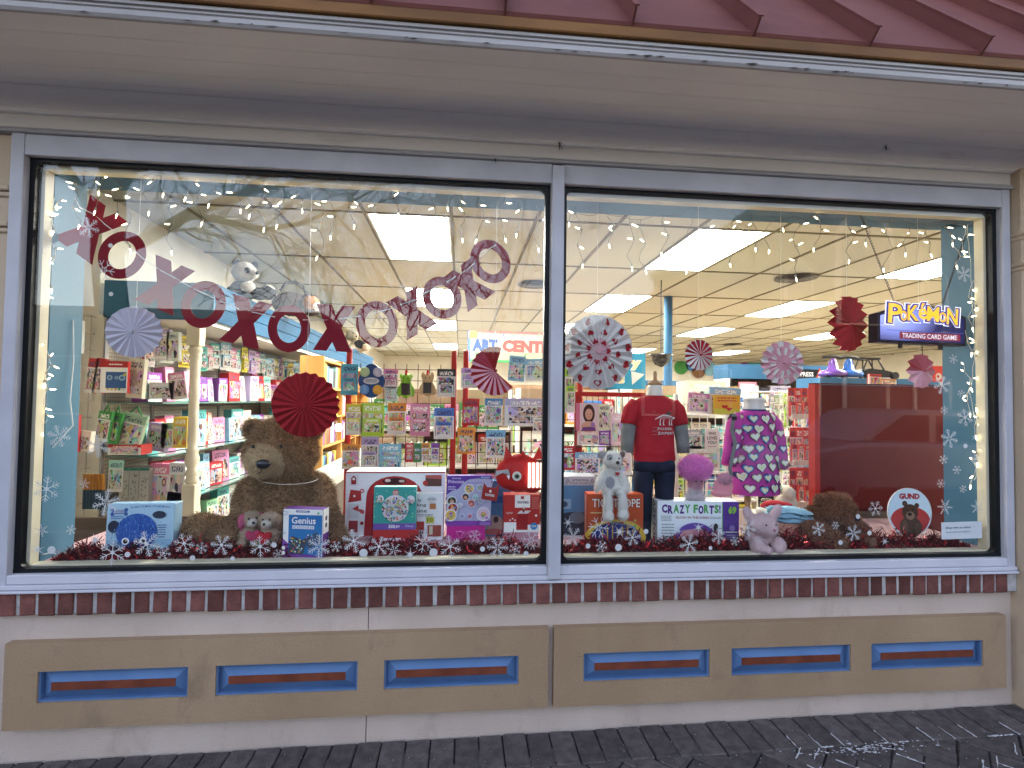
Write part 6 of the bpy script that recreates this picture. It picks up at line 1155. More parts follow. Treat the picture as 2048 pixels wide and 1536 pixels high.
slopebox('lilac doll craft pack hanging beside the pale lilac paper fan', 'toy pack', (308, 658, 336, 718), 1.45, 'lilac', 'doll', .03); slopebox('white doll craft pack hanging next to the turned post', 'toy pack', (334, 664, 358, 722), 1.45, 'white', 'doll', -.03)
slopebox('narrow white pack hanging at the edge of the blue reveal', 'toy pack', (148, 640, 160, 706), 1.2, 'white', 'pack')
for k, (x0, y0, x1, y1, ry) in enumerate(((188, 822, 214, 882, .15), (206, 824, 232, 886, .2), (226, 826, 276, 896, .26))):
    o = slopebox(('green handled tracing kit, edge on and nearest the reveal', 'green handled tracing kit, between its two neighbours', 'green handled tracing kit with its cream front turned to the street')[k], 'art kit', (x0, y0, x1, y1), 1.25+.04*k, 'pale green' if k == 2 else 'green', 'art', ry, .03)
    w2 = o.dimensions.x/2; h2 = o.dimensions.z; mb = MB(); G_ = C((.03, .2, .05), .5); hh = AY(0, y0, 1.3).z-AY(0, y0+45, 1.3).z; P0 = [(-w2, .012, h2*.78), (-w2*.1, .012, h2+hh*.35), (w2, .012, h2*.78)]
    if k < 2: P0 = [(-w2, .01, h2*.6), (0, .01, h2+hh*.3), (w2, .01, h2*.6)]
    mb.tube(P0, .006, G_, 4); mb.build('handle', o)
slopebox('red and white box lying under the green handled kits', 'box', (216, 890, 282, 910), 1.30, 'red', 'art', 0, .12)
slopebox('red carton half hidden by the reveal and the white cord', 'box', (138, 830, 152, 905), 1.05, 'red', 'pack'); slopebox('white boxed art set at the edge of the reveal', 'box', (150, 862, 178, 902), 1.1, 'white', 'art', .1)
for (x0, y0, x1, y1, c_, l_, ry) in ((283, 766, 294, 798, 'grey', 'slim grey box on the upper shelf end', 0), (298, 765, 347, 798, 'white', 'white slime kit box with round orange prints on the upper shelf', 0), (342, 744, 376, 798, 'pink', 'pink craft box leaning by the turned post on the upper shelf', -.15), (290, 846, 328, 902, 'lilac', 'tilted lilac bead kit on the middle shelf', .12), (322, 846, 346, 896, 'pale green', 'narrow pale green box on the middle shelf', 0), (346, 834, 374, 896, 'yellow', 'yellow and pink kit touching the post on the middle shelf', 0),
    (298, 928, 336, 1008, 'pink', 'ring doughnut craft box on the lower shelf', .02), (336, 926, 368, 1002, 'white', 'white doll kit beside the doughnut craft box', .03), (332, 985, 372, 1012, 'purple', 'low purple box at the foot of the post', .1), (342, 1012, 372, 1046, 'teal', 'teal box behind the platform by the post', 0)):
    slopebox(l_, 'box', (x0, y0, x1, y1), 1.53, c_, 'doll' if c_ in ('pink', 'white', 'lilac') else 'art', ry, .07)
for k in range(3):
    t, a, w_, h = carton('craft_box', ('grey box dotted with little crosses, edge against the brushes', 'grey box dotted with little crosses, second of three side by side', 'grey box dotted with little crosses, touching the doughnut craft box')[k], 'box', (238+20*k, 936, 257+20*k, 1010), 1.48, .16, (.40, .39, .36), (.45, .44, .41)); a.rect(0, .93, 1, 1, (.05, .25, .2))
    for q_ in range(14): x, z = RP.uniform(.15, .8), RP.uniform(.05, .85); a.rect(x, z, x+.16, z+.012, (.1, .1, .1)).rect(x+.06, z-.03, x+.10, z+.04, (.1, .1, .1))
    a.out(t)
slopebox('turquoise printed bag hanging beside the paint brushes', 'bag', (215, 920, 246, 984), 1.35, 'mint', 'art', .02, .02, form='pouch')
bs = thing('brush_set', 'bundle of paint brushes with amber handles hanging on the wire grid', 'brushes', AY(188, 1018, 1.2)); mb = MB(); O = AY(188, 1018, 1.2)
for k in range(7):
    p0 = AY(168+6.5*k, 1018, 1.2)-O; p1 = AY(170+6*k, 948, 1.2)-O; m_ = p0.lerp(p1, .55); mb.tube([p0, m_], .009, C((.03, .06, .09), .5), 6); mb.tube([m_, p1], .009, C((.40, .16, .03), .35), 6)
mb.build('brush_bundle', bs)
slopebox('teal printed bag behind the edge of the reveal', 'bag', (124, 935, 146, 1018), .95, 'teal', 'doll', 0, .02, form='pouch')
# ---- plush animals on the canopy
zc_ = 2.092; p = AZ(492, 600, zc_)
pa = plush('plush_panda', 'black and white plush panda lying on top of the blue canopy', (p.x, p.y, zc_), .25, [((-.02, 0, .075), (.10, .08, .085)), ((-.015, -.03, .215), (.092, .08, .078)), ((.05, -.07, .195), (.045, .045, .04)), ((-.075, -.01, .285), (.03, .02, .032)), ((.055, .01, .285), (.03, .02, .032)), ((.10, -.04, .05), (.08, .06, .05)), ((.16, -.02, .07), (.06, .06, .06)), ((-.08, -.05, .05), (.06, .05, .045))], [(.62, .60, .55)], 9000, .008, .0009, .009, patches=[((0, 0, .055), (.24, .2, .09), (.025, .024, .028)), ((-.075, -.01, .30), (.045, .05, .05), (.02, .02, .024)), ((.055, .01, .30), (.045, .05, .05), (.02, .02, .024)), ((.015, -.10, .215), (.022, .03, .024), (.02, .02, .024))])
eyes(pa, [(.086, -.105, .20)], .014, K_, 'nose')
mb = MB(); mb.ell((.02, -.075, .09), (.055, .02, .045), C((.6, .58, .53), .9)); mb.build('belly', pa, smooth=True)
p = AZ(605, 632, zc_); tg = plush('plush_fox', 'dark brown and tan plush animal with white muzzle lying behind the panda', (p.x, p.y, zc_), .3, [((-.10, .05, .11), (.17, .10, .11)), ((.07, -.04, .11), (.085, .075, .08)), ((.12, -.09, .085), (.045, .04, .035)), ((.03, .0, .19), (.028, .02, .03)), ((.11, .0, .19), (.028, .02, .03)), ((.06, -.08, .03), (.08, .06, .035))], [(.05, .035, .03), (.07, .05, .04)], 7000, .010, .001, .01, patches=[((.08, -.06, .115), (.085, .085, .085), (.25, .13, .07)), ((.13, -.11, .08), (.045, .04, .04), (.62, .58, .52))]); eyes(tg, [(.15, -.125, .095)], .01, K_, 'nose')
p = AX(712, 700, .0); pp = plush('plush_puppy', 'pale plush puppy with black waistcoat perched at the far canopy edge', (.0, p.y, zc_+.0), .2, [((.03, 0, .08), (.13, .11, .11)), ((-.06, -.06, .25), (.10, .09, .095)), ((-.02, -.14, .21), (.05, .05, .045)), ((-.14, -.02, .24), (.03, .05, .07)), ((.15, -.1, .06), (.06, .1, .06)), ((-.08, -.12, .04), (.06, .1, .06))], [(.50, .44, .34), (.42, .36, .27)], 5000, .014, .0015, .013, patches=[((.06, 0, .10), (.12, .14, .09), (.03, .03, .035))]); eyes(pp, [(.0, -.185, .22)], .014, K_, 'nose'); eyes(pp, [(-.05, -.15, .28)], .012)
mb = MB(); mb.tube([AX(x, y, .03) for x, y in ((561, 580), (572, 566), (590, 563), (606, 572), (610, 585))], .012, C((.02, .02, .025), .5), 6); tag(mb.build('wicker_handle'), 'black arched handle standing up behind the canopy edge by the panda', 'handle')
# ---- pine bookcase
PINE = N('knotty_pine', (.42, .20, .05), (.52, .28, .09), 6, .5, .05, 40, stretch=(1, 1, .18), dirt=(.25, .10, .02), dscale=5, dlo=.68, dhi=.78)
bc = thing('bookcase', 'tall pine bookcase of books beyond the pegboard wall', 'bookcase', (.12, 3.62, 0)); mb = MB(); mb.box(-.12, .12, 0, .03, 0, 1.78, PINE); mb.build('end_panel', bc)
mb = MB()
for y in (.9, 1.8, 2.7): mb.box(-.10, .12, y, y+.03, 0, 1.78, PINE)
mb.box(-.13, -.121, 0, 3, 0, 1.78, PINE); mb.build('upright', bc)
zs = (.12, .46, .80, 1.12, 1.44, 1.75)
for z in zs: mb = MB(); mb.box(-.12, .119, .031, 3, z-.025, z, PINE); mb.build('shelf', bc)
bi = 0
for si, z in enumerate(zs[:-1]):
    y = .05; k = 0
    while y < 2.6 and k < 16:
        d = RP.uniform(.04, .13)
        if any(abs(y+d/2-q_-.015) < d/2+.02 for q_ in (.9, 1.8)): y += .05; continue
        col = RP.choice(list(PAL)); c_ = PAL[col]; mb = MB(); mb.box(-.05, .09, 0, d, 0, RP.uniform(.2, .28), SIDE); tag(mb.build('book', None, loc=(.12, 3.62+y, z), color=tuple(v*.8 for v in c_)), '%s book, %s along the %s shelf of the pine bookcase' % (col, ORD[k], ORD[si]+' lowest' if si else 'lowest'), 'book', 'books in the pine bookcase'); y += d+.006; k += 1
cnt = thing('white_counter', 'long white low counter running back beside the pine bookcase', 'counter', (.42, 2.3, 0)); mb = MB(); mb.box(-.15, .15, 0, 4, .52, .60, C((.38, .36, .32), .5)); mb.build('top', cnt); mb = MB(); mb.box(-.12, .12, .05, 3.9, 0, .519, BLKW); mb.build('base', cnt)
mb = MB(); mb.lathe([(.0, 0), (.03, .0), (.04, .03), (.03, .08), (0, .085)], EM((1, .93, .75), 1.2), 14); p = AX(677, 862, .30); tag(mb.build('wall_light', None, True, p), 'small glowing lamp on the bookcase upright', 'lamp')
# ---- red gridwall racks
def rack(label, xs, Y, z1, grid, posts, wire=WIRD, step=.075):
    t = thing('wire_rack', label, 'wire rack', ((xs[0]+xs[1])/2, Y, 0)); cx = (xs[0]+xs[1])/2; mb = MB(); x = xs[0]
    k = 0
    while x <= xs[1]+1e-6: mb.tube([(x-cx, 0, grid[0]), (x-cx, 0, grid[1])], .0032, wire, 4); x += step
    z = grid[0]
    while z <= grid[1]+1e-6: mb.tube([(xs[0]-cx, .004, z), (xs[1]-cx, .004, z)], .0032, wire, 4); z += step*(1 if wire is not WHW else 1.3)
    mb.build('grid', t, kind='stuff')
    for x in posts: mb = MB(); mb.lathe([(.019, 0), (.019, z1), (.015, z1+.006)], REDM if wire is WIRD else wire, 12, TR((x-cx, .0, 0))); mb.build('post', t, smooth=True)
    return t
YR = 1.35; xa, xb, xd = AY(697, 800, YR).x, AY(907, 800, YR).x, AY(931, 800, YR).x; xe = AY(1160, 800, YR).x
rack('red posted wire grid rack hung with carded toys behind the candy machine carton', (xa, xb), YR, AY(905, 703, YR).z, (.4, AY(800, 728, YR).z), (xa, xb)); rack('red posted wire rack hung with snack coloured pouches beside the mullion', (xd, xe), YR, AY(930, 702, YR).z, (.3, AY(1000, 800, YR).z), (xd, xe))
g_ = 'carded toys on the red wire rack'
for (r, c_, f_, k_, l_) in (((682, 728, 716, 790), 'teal', 'pack', 'art', 'teal and green carded craft kit at the corner of the red rack, top row'), ((768, 738, 796, 776), 'pink', 'pack', 'pack', 'pink framed drawing tablet card, top row of the red rack'), ((770, 774, 797, 802), 'white', 'pack', 'book', 'small white printed card under the pink tablet'), ((874, 738, 911, 794), 'black', 'pack', 'pack', 'black and blue flat tablet pack at the end of the top row'),
    ((692, 808, 724, 870), 'yellow', 'pack', 'pack', 'yellow and blue carded rescue toy, first of the second row'), ((722, 806, 768, 873), 'lime', 'pack', 'pack', 'green carded vehicle toy in the second row'), ((775, 806, 812, 870), 'orange', 'pack', 'pack', 'orange and red carded toy in the second row'), ((820, 808, 860, 872), 'pink', 'pack', 'doll', 'pink carded figure set in the second row'), ((868, 816, 908, 878), 'blue', 'pack', 'pack', 'grey blue carded stone set ending the second row'),
    ((683, 888, 720, 938), 'orange', 'pouch', 'pack', 'orange and grey fish shaped pouch at the third row start'), ((722, 873, 757, 938), 'lilac', 'pack', 'doll', 'lilac carded figure set in the third row'), ((758, 888, 802, 940), 'sky blue', 'pack', 'pack', 'sky blue carded craft set in the third row')):
    pgo(l_, 'toy pack', r, YR-.06, c_, k_, .05, f_, g_)
for k, (x, c_) in enumerate(((811, 'red'), (827, 'green'), (843, 'orange'), (862, 'purple'))): pgo('tiny %s carded mini kit on the lowest hooks of the red rack' % c_, 'toy pack', (x, 886, x+16, 924), YR-.06, c_, 'pack', .03, 'pack', g_)
# paint pods
xc, w_, z0, h = dims(717, 728, 770, 796, YR-.08); t = thing('paint_set', 'blue paint set with four big round colour pods on the red rack', 'paint set', (xc, YR-.1, z0)); mb = MB(); me_pts = [(w_*.5*(.98-.16*math.sin(q*2)**2)*math.cos(q), h*.5+h*.5*math.sin(q)) for q in np.linspace(0, 2*PI, 28, endpoint=False)]; mb.prism(me_pts, .03, C((.02, .07, .20), .35)); mb.build('backing', t)
for sx, sz, c_ in ((-1, 1, (.40, .55, .30)), (1, 1, (.48, .46, .56)), (-1, -1, (.12, .28, .55)), (1, -1, (.66, .38, .06))): mb = MB(); mb.ell((sx*w_*.25, -.004, h*.5+sz*h*.26), (w_*.19, .015, w_*.19), C(c_, .3), None, 16, 8); mb.build('paint_pod', t, smooth=True)
a = Art(w_, h); a.ell(.5, .5, .3, .10, (.5, .52, .55)); a.lines(.28, .45, .72, .55, 3, (.05, .1, .2)); a.out(t)
for (r, c_, ear, l_) in (((794, 748, 830, 798), (.22, .48, .04), 1, 'bright green dinosaur shaped drawing toy hanging on the red rack'), ((838, 748, 872, 794), (.48, .34, .18), 0, 'tan puppy shaped drawing toy hanging on the red rack')):
    xc, w_, z0, h = dims(*r, YR-.08); t = thing('drawing_toy', l_, 'toy', (xc, YR-.09, z0)); me = blob([((0, .01, h*.42), (w_*.38, .018, h*.40)), ((0, .0, h*.80), (w_*.30, .02, h*.2)), ((-w_*.36, .012, h*.3), (w_*.13, .014, h*.22)), ((w_*.36, .012, h*.3), (w_*.13, .014, h*.22))]+[((s*w_*.26, .01, h*.9), (w_*.11, .012, h*.12 if ear else h*.2)) for s in (-1, 1)], .004, 2); me.materials.append(C(c_, .35)); link('body', me, t); mb = MB(); mb.box(-w_*.24, w_*.24, -.018, -.008, h*.16, h*.62, C((.03, .03, .03), .15), bev=.002); mb.build('screen', t); eyes(t, [(-w_*.12, -.018, h*.82), (w_*.12, -.018, h*.82)], .004); mb = MB(); mb.tube([(0, -.012, h*.95), (0, .0, h*1.12), (0, .06, h*1.12)], .008, C((.5, .03, .03), .4), 6); mb.build('clip', t)
for (r, c_, k_, l_) in (((924, 797, 959, 851), 'red', 'pack', 'red stand up pouch with white logo, top of the second rack'), ((969, 797, 1006, 851), 'blue', 'pack', 'bright blue pouch with green picture, top of the second rack'), ((914, 855, 951, 908), 'orange', 'pack', 'golden brown pouch hanging under the red pouch'), ((971, 860, 1011, 916), 'sky blue', 'pack', 'blue and white pouch hanging under the bright blue pouch')): pgo(l_, 'pouch', r, YR-.08, c_, k_, .05, 'pouch', 'pouches on the second red rack')
pgo('large pale purple sticker book pack behind the white wire basket', 'book', (1010, 797, 1090, 852), YR-.02, 'lilac', 'doll', .02, 'box'); pgo('pastel eight sided sticker pack at the post of the second rack', 'toy pack', (922, 736, 966, 776), YR-.06, 'lilac', 'art', .02, 'pack'); pgo('blue picture book standing in the upper white basket', 'book', (1016, 712, 1048, 762), YR-.03, 'sky blue', 'art', .015, 'book', ry=.08); pgo('sky blue rounded book leaning by the mullion in the upper basket', 'book', (1052, 718, 1098, 762), YR-.03, 'sky blue', 'doll', .015, 'book', ry=-.05)
for z0, z1, l_ in ((738, 765, 'white wire basket holding blue books on the second rack'), (832, 852, 'white wire basket holding the purple sticker book')):
    t = thing('wire_basket', l_, 'wire basket', AY(1050, z1, YR-.1)); O = Vector(t.location); mb = MB()
    for yy in (z0, z1, (z0+z1)/2): mb.tube([AY(1004, yy, YR-.1)-O, AY(1094, yy, YR-.1)-O], .0024, WHW, 4)
    for x in (1036, 1061, 1092): mb.tube([AY(x, z0-4, YR-.1)-O, AY(x, z1, YR-.1)-O], .0024, WHW, 4)
    mb.build('wires', t)
pgo('small blank price notice clipped by the mullion', 'card', (1066, 836, 1090, 864), YR-.12, 'white', 'book', .002)
# sign above
Ys = 3.3; xc, w_, z0, h = dims(935, 664, 1122, 726, Ys); t = thing('art_sign', 'cream header sign lettered ART CENTER with red and blue borders', 'sign', (xc, Ys, z0), rot=(0, .012, 0)); mb = MB(); mb.box(-w_/2, w_/2, 0, .012, 0, h, C((.5, .1, .09), .5)); mb.build('board', t)
a = Art(w_, h); a.rect(0, 0, .03, 1, (.05, .12, .45)).rect(.03, .08, 1, .93, (.34, .35, .27)).rect(.03, 0, 1, .08, (.08, .36, .12)); a.text('ART', .045, .34, .315, .74, (.02, .03, .10), .07).text('ART', .05, .36, .31, .72, (.01, .05, .22), .03); a.text('CENTER', .365, .34, .985, .74, (.3, .03, .03), .07).text('CENTER', .37, .36, .98, .72, (.34, .03, .025), .03)
a.rect(.01, .74, .10, .99, (.55, .10, .06)).disc(.055, .865, .04, (.66, .56, .05)); a.text('ALEX', .025, .835, .085, .895, (.3, .2, .02), .02)
for (x, z, c_) in ((.15, .84, (.6, .15, .1)), (.36, .83, (.03, .06, .25)), (.47, .86, (.1, .2, .1)), (.58, .84, (.4, .2, .15)), (.08, .2, (.05, .3, .1)), (.2, .16, (.6, .3, .1)), (.6, .2, (.1, .3, .1)), (.74, .86, (.1, .4, .2))): a.poly([(x, z), (x+.012, z), (x+.03, z+.12), (x+.018, z+.12)], c_)
a.out(t)
# ---- book racks in the right pane
YB = 1.05; t = thing('book_rack', 'red framed book rack under the hearts fan holding picture books', 'book rack', AY(1210, 1000, YB)); O = Vector(t.location); O.z = 0; t.location = O; mb = MB(); mb.box(*(AY(1152, 789, YB).x-O.x, AY(1292, 789, YB).x-O.x), .02, .05, AY(1200, 793, YB).z, AY(1200, 784, YB).z, REDM); mb.build('top_rail', t)
mb = MB()
for x in (1156, 1288): X = AY(x, 800, YB).x-O.x; mb.box(X-.012, X+.012, .02, .045, 0, AY(1200, 793, YB).z, REDM)
mb.build('post', t); mb = MB()
for yy in (862, 892, 906, 950): mb.box(AY(1150, yy, YB).x-O.x, AY(1290, yy, YB).x-O.x, -.02, .03, AY(1200, yy+2, YB).z, AY(1200, yy, YB).z, BLKW)
for k in range(12): X = AY(1150+12*k, 800, YB).x-O.x; mb.tube([(X, .012, .3), (X, .012, AY(1200, 793, YB).z)], .002, BLKW, 4)
mb.build('wire_shelf', t)
t, a, w_, h = carton('picture_book', 'pink edged picture book cover of a dark haired cartoon girl on the red book rack', 'book', (1153, 806, 1197, 862), YB-.03, .012, (.5, .2, .3), (.62, .50, .50)); a.rect(0, 0, .15, 1, (.55, .16, .25)).ell(.56, .62, .27, .34, (.06, .03, .02)).ell(.56, .60, .17, .2, (.55, .33, .23)).ell(.55, .15, .34, .2, (.55, .33, .23)).poly([(.2, 0), (.9, 0), (.82, .16), (.3, .14)], (.16, .06, .2)).ell(.74, .22, .1, .1, (.3, .18, .4)).disc(.49, .6, .022, K_).disc(.63, .6, .022, K_).ell(.56, .5, .05, .02, (.5, .1, .1)); a.out(t)
for (r, c_, k_, l_) in (((1197, 808, 1221, 860), 'cream', 'book', 'cream and yellow activity book beside the cartoon girl cover'), ((1155, 862, 1199, 890), 'cream', 'doll', 'wide book with a blonde figure on the lower rail of the red rack'), ((1198, 862, 1220, 890), 'purple', 'book', 'small purple book on the lower rail of the red rack'), ((1222, 826, 1254, 890), 'white', 'art', 'white speckled pattern book on the red rack'), ((1150, 905, 1200, 950), 'sky blue', 'art', 'blue landscape book on the lowest rail of the red rack'), ((1206, 905, 1262, 950), 'white', 'pack', 'speckled white sheet pack on the lowest rail of the red rack'), ((1130, 728, 1150, 826), 'lime', 'pack', 'lime and yellow carded pack against the mullion'), ((1110, 892, 1150, 940), 'red', 'book', 'red and white leaflet beside the mullion')): pgo(l_, 'book', r, YB-.025, c_, k_, .012, 'book' if c_ not in ('lime',) else 'pack')
Yt = 2.4; xc, w_, z0, h = dims(1188, 706, 1291, 778, Yt); t = thing('header_sign', 'blue header sign lettered Story Books behind the hearts fan', 'sign', (xc, Yt, z0)); mb = MB(); mb.box(-w_/2, w_/2, 0, .012, 0, h, C((.04, .26, .40), .5)); mb.build('board', t)
a = Art(w_, h); a.text('Story', .12, .52, .93, .90, (.72, .74, .7), .09).text('Story', .14, .54, .91, .88, (.78, .66, .36), .03); a.text('Books', .02, .14, .60, .46, (.72, .74, .7), .09).text('Books', .04, .16, .58, .44, (.78, .66, .36), .03).poly([(.72, .5), (.98, .42), (.74, .12)], (.66, .66, .6)); a.out(t)
YW = 1.5; xs = (AY(1352, 800, YW).x, AY(1455, 800, YW).x); rack('white wire book rack between the two mannequins', xs, YW, AY(1400, 790, YW).z, (.3, AY(1400, 792, YW).z), (xs[0], xs[1]), WHW, .06)
for (r, c_, k_, l_, ry) in (((1376, 786, 1418, 826), 'pink', 'book', 'pink fairy tale book tilted on the white rack', .06), ((1418, 775, 1480, 830), 'sky blue', 'book', 'large pale blue picture book behind the orange valentine book', .04), ((1368, 860, 1404, 898), 'grey', 'doll', 'grey animal picture book on the white rack', 0), ((1406, 858, 1412, 896), 'teal', 'book', 'thin teal book spine on the white rack', 0), ((1376, 892, 1440, 940), 'white', 'pack', 'row of pale activity pads low on the white rack', 0)): pgo(l_, 'book', r, YW-.03, c_, k_, .014, 'book', ry=ry)
t, a, w_, h = carton('picture_book', 'orange and yellow valentine book with two red hearts on the white rack', 'book', (1427, 790, 1480, 828), YW-.06, .012, (.6, .35, .03), (.66, .40, .05)); a.rect(0, 0, 1, .28, (.5, .55, .08)); a.lines(.15, .62, .85, .9, 2, (.5, .05, .04)); a.poly(heart(.42, .38, .13)[::1], (.5, .03, .03)).poly(heart(.58, .26, .12), (.5, .03, .03)); a.out(t)
t, a, w_, h = carton('picture_book', 'white book lettered WHO LOVES YOU on the white rack', 'book', (1411, 857, 1438, 898), YW-.05, .012, W_, (.70, .70, .66)); a.text('WHO', .22, .68, .78, .84, K_, .02).text('LOVES', .12, .46, .86, .62, K_, .02).text('YOU?', .14, .24, .82, .40, K_, .02); a.lines(.2, .08, .8, .16, 1, (.4, .2, .2)); a.out(t)
pgo('plain cream board standing behind the white book rack', 'board', (1379, 762, 1452, 830), 2.4, 'cream', 'book', .3)
# red mitten packs
k = 0
for row, (y0, y1) in enumerate(((776, 838), (855, 930), (935, 1012))):
    for j in range(4):
        x0 = 1577+13*j+(3 if row else 0)
        if x0 > 1622: continue
        pgo('red boxed treat pack with white foot, %s row by the red panel, %s across' % (('upper', 'middle', 'lower')[row], ORD[j]), 'toy pack', (x0, y0, x0+12, y1), 1.30+.03*j, 'red', 'pack', .04, 'pack', 'red packs hanging by the red panel')
        xc, w_, z0, h = dims(x0, y1-12, x0+12, y1, 1.29); mb = MB(); mb.box(xc-w_/2, xc+w_/2, 1.25, 1.259, z0, z0+h*.9, C((.66, .64, .6), .5)); o_ = mb.build('white_foot'); src = [q for q in COL.objects if q.get('label', '').startswith('red boxed treat')][-1]; o_.parent = src; o_.matrix_parent_inverse = Matrix.Translation(-src.location)
rack('white wire rack of red packs beside the red panel', (AY(1574, 800, 1.5).x, AY(1640, 800, 1.5).x), 1.5, 1.45, (.3, 1.44), (), WHW, .06)
# things on top of the red panel's far shelf
Yh = 2.4; t = thing('blue_shelf_header', 'blue topped shelf carrying wheeled toys behind the red panel', 'shelf', AY(1760, 770, Yh)); O = Vector(t.location); mb = MB(); a_, b_ = AY(1640, 768, Yh)-O, AY(1880, 768, Yh)-O; zt = AY(1760, 757, Yh).z-O.z; mb.box(a_.x, b_.x, 0, .35, -1.2, zt, CB); mb.build('panel', t); zt += O.z
def ridetoy(px, c_, lab):
    p = AY(px, 760, Yh); t = thing('ride_on_toy', lab, 'toy', (p.x, Yh+.12, zt)); S_ = C(c_, .25); mb = MB(); mb.lathe([(.11, .015), (.13, .04), (.11, .07), (.05, .085), (.035, .16), (.02, .19)], S_, 18); mb.build('body', t, smooth=True); mb = MB(); mb.tube([(-.10, 0, .20), (-.03, 0, .21), (.03, 0, .21), (.10, 0, .20)], .014, C((.02, .02, .02), .4), 8); mb.build('handlebar', t)
    for s in (-1, 1): mb = MB(); mb.lathe([(.0, -.012), (.022, -.012), (.022, .012), (0, .012)], C((.03, .03, .03), .5), 12, TR((s*.09, -.05, .022), 0, PI/2)); mb.build('wheel', t)
ridetoy(1684, (.10, .04, .22), 'purple ride on toy with black handlebar on the far blue shelf'); ridetoy(1716, (.02, .09, .32), 'blue ride on toy with black handlebar on the far blue shelf')
p = AY(1765, 762, Yh); t = thing('black_vehicle', 'black toy buggy with roll bars on the far blue shelf', 'toy', (p.x, Yh+.1, zt)); mb = MB(); mb.prism([(-.14, .02), (.26, .02), (.24, .06), (.10, .09), (-.05, .10), (-.12, .07)], .12, C((.02, .02, .022), .3)); mb.build('body', t); mb = MB()
for y in (.0, .12): mb.tube([(-.12, y, .07), (-.07, y, .19), (.04, y, .19), (.10, y, .09)], .008, C((.02, .02, .022), .4), 5); mb.tube([(-.02, y, .19), (-.02, y, .08)], .007, C((.02, .02, .022), .4), 5)
mb.box(-.13, .06, -.01, .13, .187, .205, C((.02, .02, .022), .4)); mb.build('roll_bar', t)
for x in (-.08, .2): mb = MB(); mb.lathe([(0, -.02), (.035, -.02), (.035, .02), (0, .02)], C((.02, .02, .02), .7), 12, TR((x, -.012, .035), 0, PI/2)); mb.build('wheel', t)
pgo('upright red book with white edge on top of the red panel', 'book', (1739, 748, 1762, 770), 1.0, 'red', 'art', .02, 'book', ry=.05); pgo('small tan picture card leaning on top of the red panel', 'card', (1763, 758, 1793, 770), .98, 'orange', 'doll', .006)
p = AY(1873, 792, 1.3); fz = plush('plush_bird', 'fluffy orange and red plush with a black crest behind the edge of the red panel', (p.x, 1.3, p.z-.05), 0, [((0, 0, .05), (.045, .04, .05)), ((0, 0, .1), (.03, .03, .02))], [(.6, .10, .02), (.66, .2, .02), (.5, .04, .02)], 3500, .02, .001, .008, patches=[((0, 0, .12), (.05, .05, .025), (.03, .02, .02))], curl=.7)
mb = MB(); mb.box(p.x-.08, p.x+.1, 1.24, 1.45, 0, p.z-.052, MATS['red_laminate']); tag(mb.build('plinth'), 'red plinth carrying the orange plush behind the red panel', 'plinth')
t, a, w_, h = carton('mask_pack', 'red carded mask with white eyes hanging above the orange plush', 'toy pack', (1866, 732, 1888, 764), 1.2, .01, (.42, .03, .03), (.48, .04, .03)); a.disc(.5, .35, .28, (.6, .55, .5)).disc(.45, .35, .12, (.4, .03, .03)); a.out(t)
Ya = 2.9; xc, w_, z0, h = dims(1594, 739, 1662, 758, Ya); t = thing('header_sign', 'black header sign with white PRESS lettering and a red triangle', 'sign', (xc, Ya, z0)); mb = MB(); mb.box(-w_/2, w_/2, 0, .02, 0, h, C((.015, .015, .017), .4)); mb.build('board', t); a = Art(w_, h); a.text('PRESS', .10, .25, .48, .72, W_, .02).text('AIR', .80, .25, .96, .72, W_, .02).poly([(.55, .05), (.78, .05), (.665, 1.25)], (.5, .04, .03)).poly([(.62, .2), (.71, .2), (.665, .65)], W_).poly([(.645, .27), (.685, .27), (.665, .5)], (.5, .04, .03)); a.out(t)
# ---- far shop: column, camera dome, stickers on the back wall, gondolas of goods
mb = MB(); p = AY(1336, 730, 4.5); mb.lathe([(.055, 0), (.055, 2.73)], CB, 14); tag(mb.build('blue_column', None, True, (p.x, 4.5, 0)), 'slim blue column behind the red tee mannequin', 'column')
mb = MB(); p = AY(1322, 712, 3.6); mb.lathe([(.0, -.13), (.07, -.10), (.10, -.05), (.10, 0), (.13, .0), (.13, .02)], C((.015, .015, .017), .15), 18); tag(mb.build('camera_dome', None, True, p), 'black camera dome hanging beside the blue column', 'camera dome'); mb = MB(); mb.tube([p+Vector((0, 0, .02)), Vector((p.x, 3.6, ZC))], .006, C((.05, .05, .05), .6), 6); tag(mb.build('dome_stem'), 'thin stem holding the black camera dome', 'stem')
CS = [('green', (1362, 735)), ('blue', (1384, 728)), ('brown', (1397, 742)), ('sky blue', (1420, 738)), ('red', (1446, 745)), ('purple', (1490, 738)), ('teal', (1507, 728)), ('black', (1530, 742))]
for c_, (x, y) in CS: p = AY(x, y, 15.1); mb = MB(); mb.lathe([(.24, 0), (.24, .02), (0, .02)], C(PAL[c_], .5), 18, TR((0, 0, 0), 0, PI/2)); tag(mb.build('wall_disc', None, False, p), '%s round sign on the far back wall' % c_, 'sign', 'round signs on the far wall')
t, a, w_, h = carton('shelf_sign', 'small pink sign tilted above the hanging clothes, lettered STICKERS', 'sign', (1478, 764, 1513, 779), 3.2, .01, (.55, .16, .2), (.6, .2, .24)); a.text('STICKERS', .1, .4, .9, .72, W_, .02); a.out(t)
